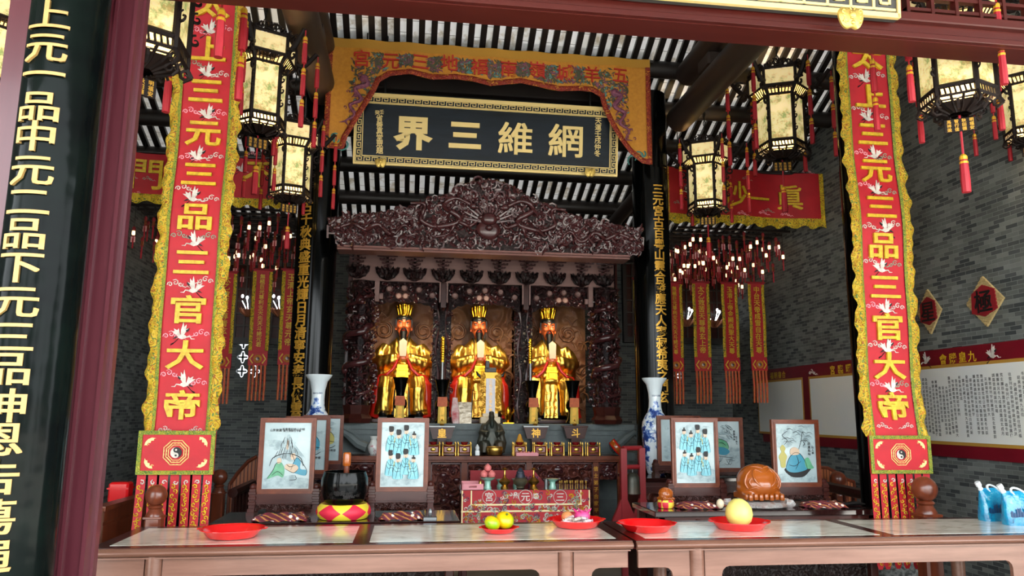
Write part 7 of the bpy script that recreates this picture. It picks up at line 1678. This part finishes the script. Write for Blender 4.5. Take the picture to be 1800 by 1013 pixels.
pedestal(880, 7.30, 'small celadon dish half hidden behind the brass candlestick with cup', r=.05, h=.07); pedestal(908, 7.34, 'small celadon dish half hidden behind the bronze incense burner', r=.05, h=.07)
pedestal(971, 7.14, 'empty celadon pedestal dish at the drum side of the cloth table', r=.065, h=.085)
def candlestick(px, label, y=7.16):
    p = P(px, 850, y); h = P(px, 822, y).z-za; t = thing('brass_candlestick', label, 'candlestick', (p.x, y, za)); b = MB()
    b.lathe([(.038, 0), (.030, .015), (.022, .025), (.050, .05), (.055, .065), (.03, .085), (.014, .10), (.010, h*.55), (.016, h*.58), (.010, h*.62), (.010, h*.86), (.034, h*.90), (.026, h*.93), (.010, h*.95), (.014, h*.98), (.004, h)], n=16); b.build('body', 'brass', t, smooth=True)
candlestick(887, 'brass candlestick beside the three peaches'); candlestick(938, 'brass candlestick beside the purple flower dish')
p = P(914, 850, 7.14); t = thing('incense_burner', 'squat dark bronze incense burner between two brass candlesticks', 'incense burner', (p.x, 7.12, za)); b = MB(); b.lathe([(.03, 0), (.04, .01), (.035, .02), (.066, .05), (.07, .07), (.052, .09), (.055, .10), (.05, .10), (.03, .09)], n=20); b.build('bowl', 'oldbronze', t, smooth=True) if 'oldbronze' in M else b.build('bowl', mat('old_bronze', '#5f5a48', .4, .6), t, smooth=True); b = MB(); b.lathe([(.045, .10), (.046, .115), (.03, .15), (.018, .18), (.004, .19)], n=12)
for k in range(6): a = k; b.ball((.02*math.cos(a), .02*math.sin(a), .145), .018, .018, .018, 6, 5)
b.build('lid', 'steeldark', t, smooth=True) if 'steeldark' in M else b.build('lid', mat('dark_lid', '#2f3440', .5, .3), t, smooth=True)
p = P(934, 845, 7.30); t = thing('flower_dish', 'purple lotus shaped dish behind the second brass candlestick', 'dish', (p.x, 7.30, za)); b = MB(); b.lathe([(.03, 0), (.03, .05), (.05, .07), (.065, .085), (.02, .08)], n=14)
for k in range(8): a = PI*k/4; b.tube([(.04*math.cos(a), .04*math.sin(a), .07), (.07*math.cos(a), .07*math.sin(a), .095)], [.02, .005], 5)
b.build('petal_bowl', 'purple', t, smooth=True)
b = MB(); b.lathe([(.018, 0), (.018, .085), (.015, .088)], n=12); p = P(960, 850, 7.1); tag(b.build('metal_cup', 'steel', None, smooth=True, loc=(p.x, 7.10, za)), 'small metal cup beside the empty celadon dish', 'cup')
b = MB(); b.lathe([(.02, 0), (.014, .02), (.02, .045), (.012, .06), (.016, .075), (.004, .08)], n=10); p = P(838, 845, 7.10); tag(b.build('brass_finial', 'brass', None, smooth=True, loc=(p.x+.03, 7.07, za)), 'little brass ornament between the pink tray and the peaches', 'ornament')
p = P(826, 852, 7.14); t = thing('pink_tray', 'pink wooden tray with slot handles at the end of the cloth table', 'tray', (p.x+.02, 7.15, za)); b = MB(); b.box(-.09, .09, -.10, .10, 0, .008)
b.box(-.098, -.086, -.10, .10, .0, .05); b.box(.086, .098, -.10, .10, 0, .05); b.box(-.09, -.035, -.106, -.094, 0, .05); b.box(.035, .09, -.106, -.094, 0, .05); b.box(-.035, .035, -.106, -.094, 0, .018); b.box(-.035, .035, -.106, -.094, .036, .05); b.box(-.09, .09, .094, .106, 0, .06); b.build('body', 'pink', t)
for k in range(11):
    p = P(984+4.6*k, 858, 7.06); b = MB(); b.lathe([(.006, 0), (.002, .008), (.002, .05), (.009, .056), (.010, .075), (.008, .075)], n=8); tag(b.build('wine_cup', 'glasscup' if 'glasscup' in M else 'brass', None, smooth=True, loc=(p.x, 7.055+.03*(k % 2), za)), 'tiny stemmed wine cup in the row at the drum end of the cloth table', 'cup', 'tiny stemmed cups on the cloth table')

# ================================================================ tall vases
t = NT('blue_white_porcelain'); t.set(Roughness=.1, Coat_Weight=.6); v = t.obj(); n1 = t.noise(v, 5.5, 6, .65, .6); n2 = t.noise(v, 15, 3, .6); mu = t.n('ShaderNodeMath', operation='MULTIPLY'); t.l(n1, mu.inputs[0]); t.l(n2, mu.inputs[1])
sp = t.n('ShaderNodeSeparateXYZ'); t.l(v, sp.inputs[0]); band_ = t.ramp(sp.outputs[2], [(.0, (1, 1, 1, 1)), (.55, (1, 1, 1, 1)), (.70, (.86, .86, .86, 1)), (.80, (.55, .55, .55, 1))]); m2 = t.n('ShaderNodeMath', operation='MULTIPLY'); t.l(mu.outputs[0], m2.inputs[0]); t.l(band_, m2.inputs[1])
t.base(t.ramp(m2.outputs[0], [(.225, '#d8e3e8'), (.25, '#7f9cc8'), (.285, '#2a4c94'), (.34, '#1a3370')])); M['bluewhite'] = t.m
def tall_vase(px, pyt, y, label):
    p = P(px, pyt, y); h = p.z-ZC-.001; k = h/1.0; t = thing('tall_vase', label, 'vase', (p.x, y, ZC+.001))
    b = MB(); b.lathe([(.02, 0), (.085, 0), (.095, .015), (.10, .05), (.118, .18), (.135, .34), (.140, .47), (.132, .54), (.105, .60), (.078, .64), (.066, .69), (.062, .76), (.066, .84), (.085, .93), (.125, .985), (.128, 1.0), (.118, 1.0), (.078, .93), (.055, .84), (.05, .7)], n=36)
    for q in b.v: q.z *= k
    b.build('body', 'bluewhite', t, smooth=True)
    g = MB()
    for i, ch in enumerate('國泰民安風調'): a = -PI/2+(-.6+.24*i); g.glyph(ch, lambda u, v, w: Vector(((.064+w)*math.cos(a+u/.064), (.064+w)*math.sin(a+u/.064), .815*k+v)), .024, .002, 0, .004)
    g.build('blue_inscription', 'pouchprint', t)
tall_vase(1150, 665, 7.555, 'tall blue and white porcelain vase on the cabinet beside the bell stand'); tall_vase(561, 659, 7.53, 'tall blue and white vase rising behind the waterfall mountain screen')

# ================================================================ turned posts, rails, panels
def ball_post(px, pyc, rpx, y, label, zoff=0):
    c = P(px, pyc, y); r = (P(px+rpx, pyc, y).x-P(px-rpx, pyc, y).x)/2; t = thing('ball_post', label, 'post', (c.x, y, 0))
    z = c.z; b = MB(); b.ball((0, 0, z), r, r, r*1.02, 24, 16); b.build('ball_finial', 'redwood', t, smooth=True)
    b = MB(); b.lathe([(r*.84, z-r*2.0), (r*.84, z-r*1.85), (r*.70, z-r*1.6), (r*.55, z-r*1.3), (r*.72, z-r*1.12), (r*.60, z-r*.95), (r*.4, z-r*.9)], n=24); b.build('turned_neck', 'redwood', t, smooth=True)
    b = MB(); b.cbox((0, 0, (z-r*2.0)/2), r*1.5, r*1.5, z-r*2.0); b.cbox((0, 0, z-r*2.06), r*1.7, r*1.7, r*.22); b.build('square_shaft', 'redwood', t)
    return c, r
ball_post(275, 871, 19, 5.13, 'turned wooden ball post before the tails of the banner by the door post')
ball_post(1625, 860, 19.5, 5.12, 'turned wooden ball post before the tails of the banner by the posters')
c2, r2 = ball_post(386, 839, 14, 6.9, 'turned wooden post with ball top behind the banner tails, nearer the vent bay')
c3, r3 = ball_post(1473, 843, 13, 7.86, 'turned wooden post with ball top behind the black column near the basket rider screen')
def rail(p, q, r, label, m='rosewood'):
    t = thing('wooden_railing', label, 'railing', (p[0], p[1], 0)); sh = t.location; p, q = Vector(p), Vector(q)
    b = MB(); b.tube([p, q], r, 8); b.build('top_rail', m, t, shift=sh)
    b = MB(); n = 6; d = (q-p)
    for k in range(n): a = p+d*((k+.5)/n); b.tube([(a.x, a.y, 0), (a.x, a.y, a.z)], .014, 6)
    b.tube([(p.x, p.y, .3), (q.x, q.y, .3)], .02, 6); b.build('balusters', m, t, shift=sh)['kind'] = 'stuff'
a, c = P(398, 872, 6.85), P(446, 838, 8.0); rail((a.x, 7.08, a.z), (c.x, 7.95, a.z+.0), .045, 'dark wooden railing running back from the ball post in the vent bay')
a, c = P(1530, 884, 6.5), P(1446, 848, 7.6); rail((a.x, 6.55, c.z-.02), (c.x-.08, 7.6, c.z-.02), .05, 'dark wooden railing behind the black column in the poster bay')
def curved_panel(px0, px1, pts, y, label):
    x0, x1 = P(px0, 850, y).x, P(px1, 850, y).x; t = thing('curved_wood_panel', label, 'panel', ((x0+x1)/2, y, 0)); sh = t.location
    top = [P(a, b_, y) for a, b_ in pts]; poly = [(x0, 0)]+[(q.x, q.z) for q in top]+[(x1, 0)]
    b = MB(); b.prism(poly, lambda u, v, w: Vector((u, y+w, v)), 0, .03); b.build('board', 'planks', t, shift=sh)
    b = MB(); b.tube([(q.x, y+.01, q.z) for q in top], .022, 8); b.tube([(x0, y, 0), (x0, y+.01, top[0].z)], .02, 6); b.tube([(x1, y, 0), (x1, y+.01, top[-1].z)], .02, 6); b.build('moulded_rim', 'redwood', t, shift=sh)
t = NT('vertical_plank_wood'); t.set(Roughness=.35, Coat_Weight=.3); v = t.obj((1, 1, 1)); wv = t.n('ShaderNodeTexWave', bands_direction='X'); wv.inputs['Scale'].default_value = 9; wv.inputs['Distortion'].default_value = .6; t.l(v, wv.inputs['Vector']); t.base(t.ramp(wv.outputs[0], [(.05, '#4a2012'), (.2, '#96502e'), (1, '#ab653c')])); M['planks'] = t.m
curved_panel(1436, 1502, [(1436, 822), (1455, 823), (1472, 832), (1488, 843), (1502, 848)], 8.15, 'curved plank panel of a wooden barrier beside the basket rider screen')
curved_panel(404, 452, [(404, 852), (418, 832), (436, 812), (452, 803)], 8.1, 'curved plank panel of a wooden barrier behind the waterfall mountain screen')
# boarded barrier at the door post with a red box on it
t = thing('boarded_barrier', 'panelled wooden barrier between the door post and the banner tails', 'barrier', (-2.1, 5.5, 0)); sh = t.location
a, c = P(176, 890, 5.25), P(243, 872, 5.85); b = MB(); zt_ = a.z
def slab(p, q, th, z0, z1, mb): d = (Vector((q[0]-p[0], q[1]-p[1], 0))).normalized(); n_ = Vector((-d.y, d.x, 0))*th/2; P0, P1 = Vector((p[0], p[1], 0)), Vector((q[0], q[1], 0)); mb.add([P0-n_+Vector((0, 0, z0)), P1-n_+Vector((0, 0, z0)), P1+n_+Vector((0, 0, z0)), P0+n_+Vector((0, 0, z0)), P0-n_+Vector((0, 0, z1)), P1-n_+Vector((0, 0, z1)), P1+n_+Vector((0, 0, z1)), P0+n_+Vector((0, 0, z1))], [(0, 1, 2, 3), (4, 5, 6, 7), (0, 1, 5, 4), (1, 2, 6, 5), (2, 3, 7, 6), (3, 0, 4, 7)])
slab((a.x, 5.25), (c.x, 6.0), .05, .05, zt_-.03, b); b.build('panel', 'redwood', t, shift=sh)
b = MB(); slab((a.x, 5.22), (c.x, 6.03), .09, zt_-.03, zt_, b); slab((a.x, 5.24), (c.x, 6.0), .062, zt_-.12, zt_-.10, b); slab((a.x, 5.24), (c.x, 6.0), .062, .2, .22, b); b.build('cap_rail', 'framewood', t, shift=sh)
b = MB(); b.box(-3.0, a.x+.03, 5.19, 5.25, .0, zt_-.01); b.build('front_board', 'tablewood', t, shift=sh)
p = P(187, 872, 5.7); t = thing('red_box', 'small glossy red box on a dark stool behind the boarded barrier', 'box', (p.x-.03, 6.05, 0)); zz_ = P(187, 884, 6.05).z
b = MB(); b.cbox((0, 0, zz_/2), .2, .2, zz_); b.build('stool', 'rosewood', t); b = MB(); b.cbox((0, 0, zz_+.075), .14, .12, .15); b.box(-.075, .075, -.065, .065, zz_+.10, zz_+.112); b.build('box', 'redplastic', t)
# rough stone column foot under the tails
p = P(1580, 1000, 5.5)
b = MB(); b.cbox((0, 0, .20), .02, .02, .02)
"""end"""
if _go.name in C.objects: C.objects.unlink(_go)
bpy.data.objects.remove(_go)
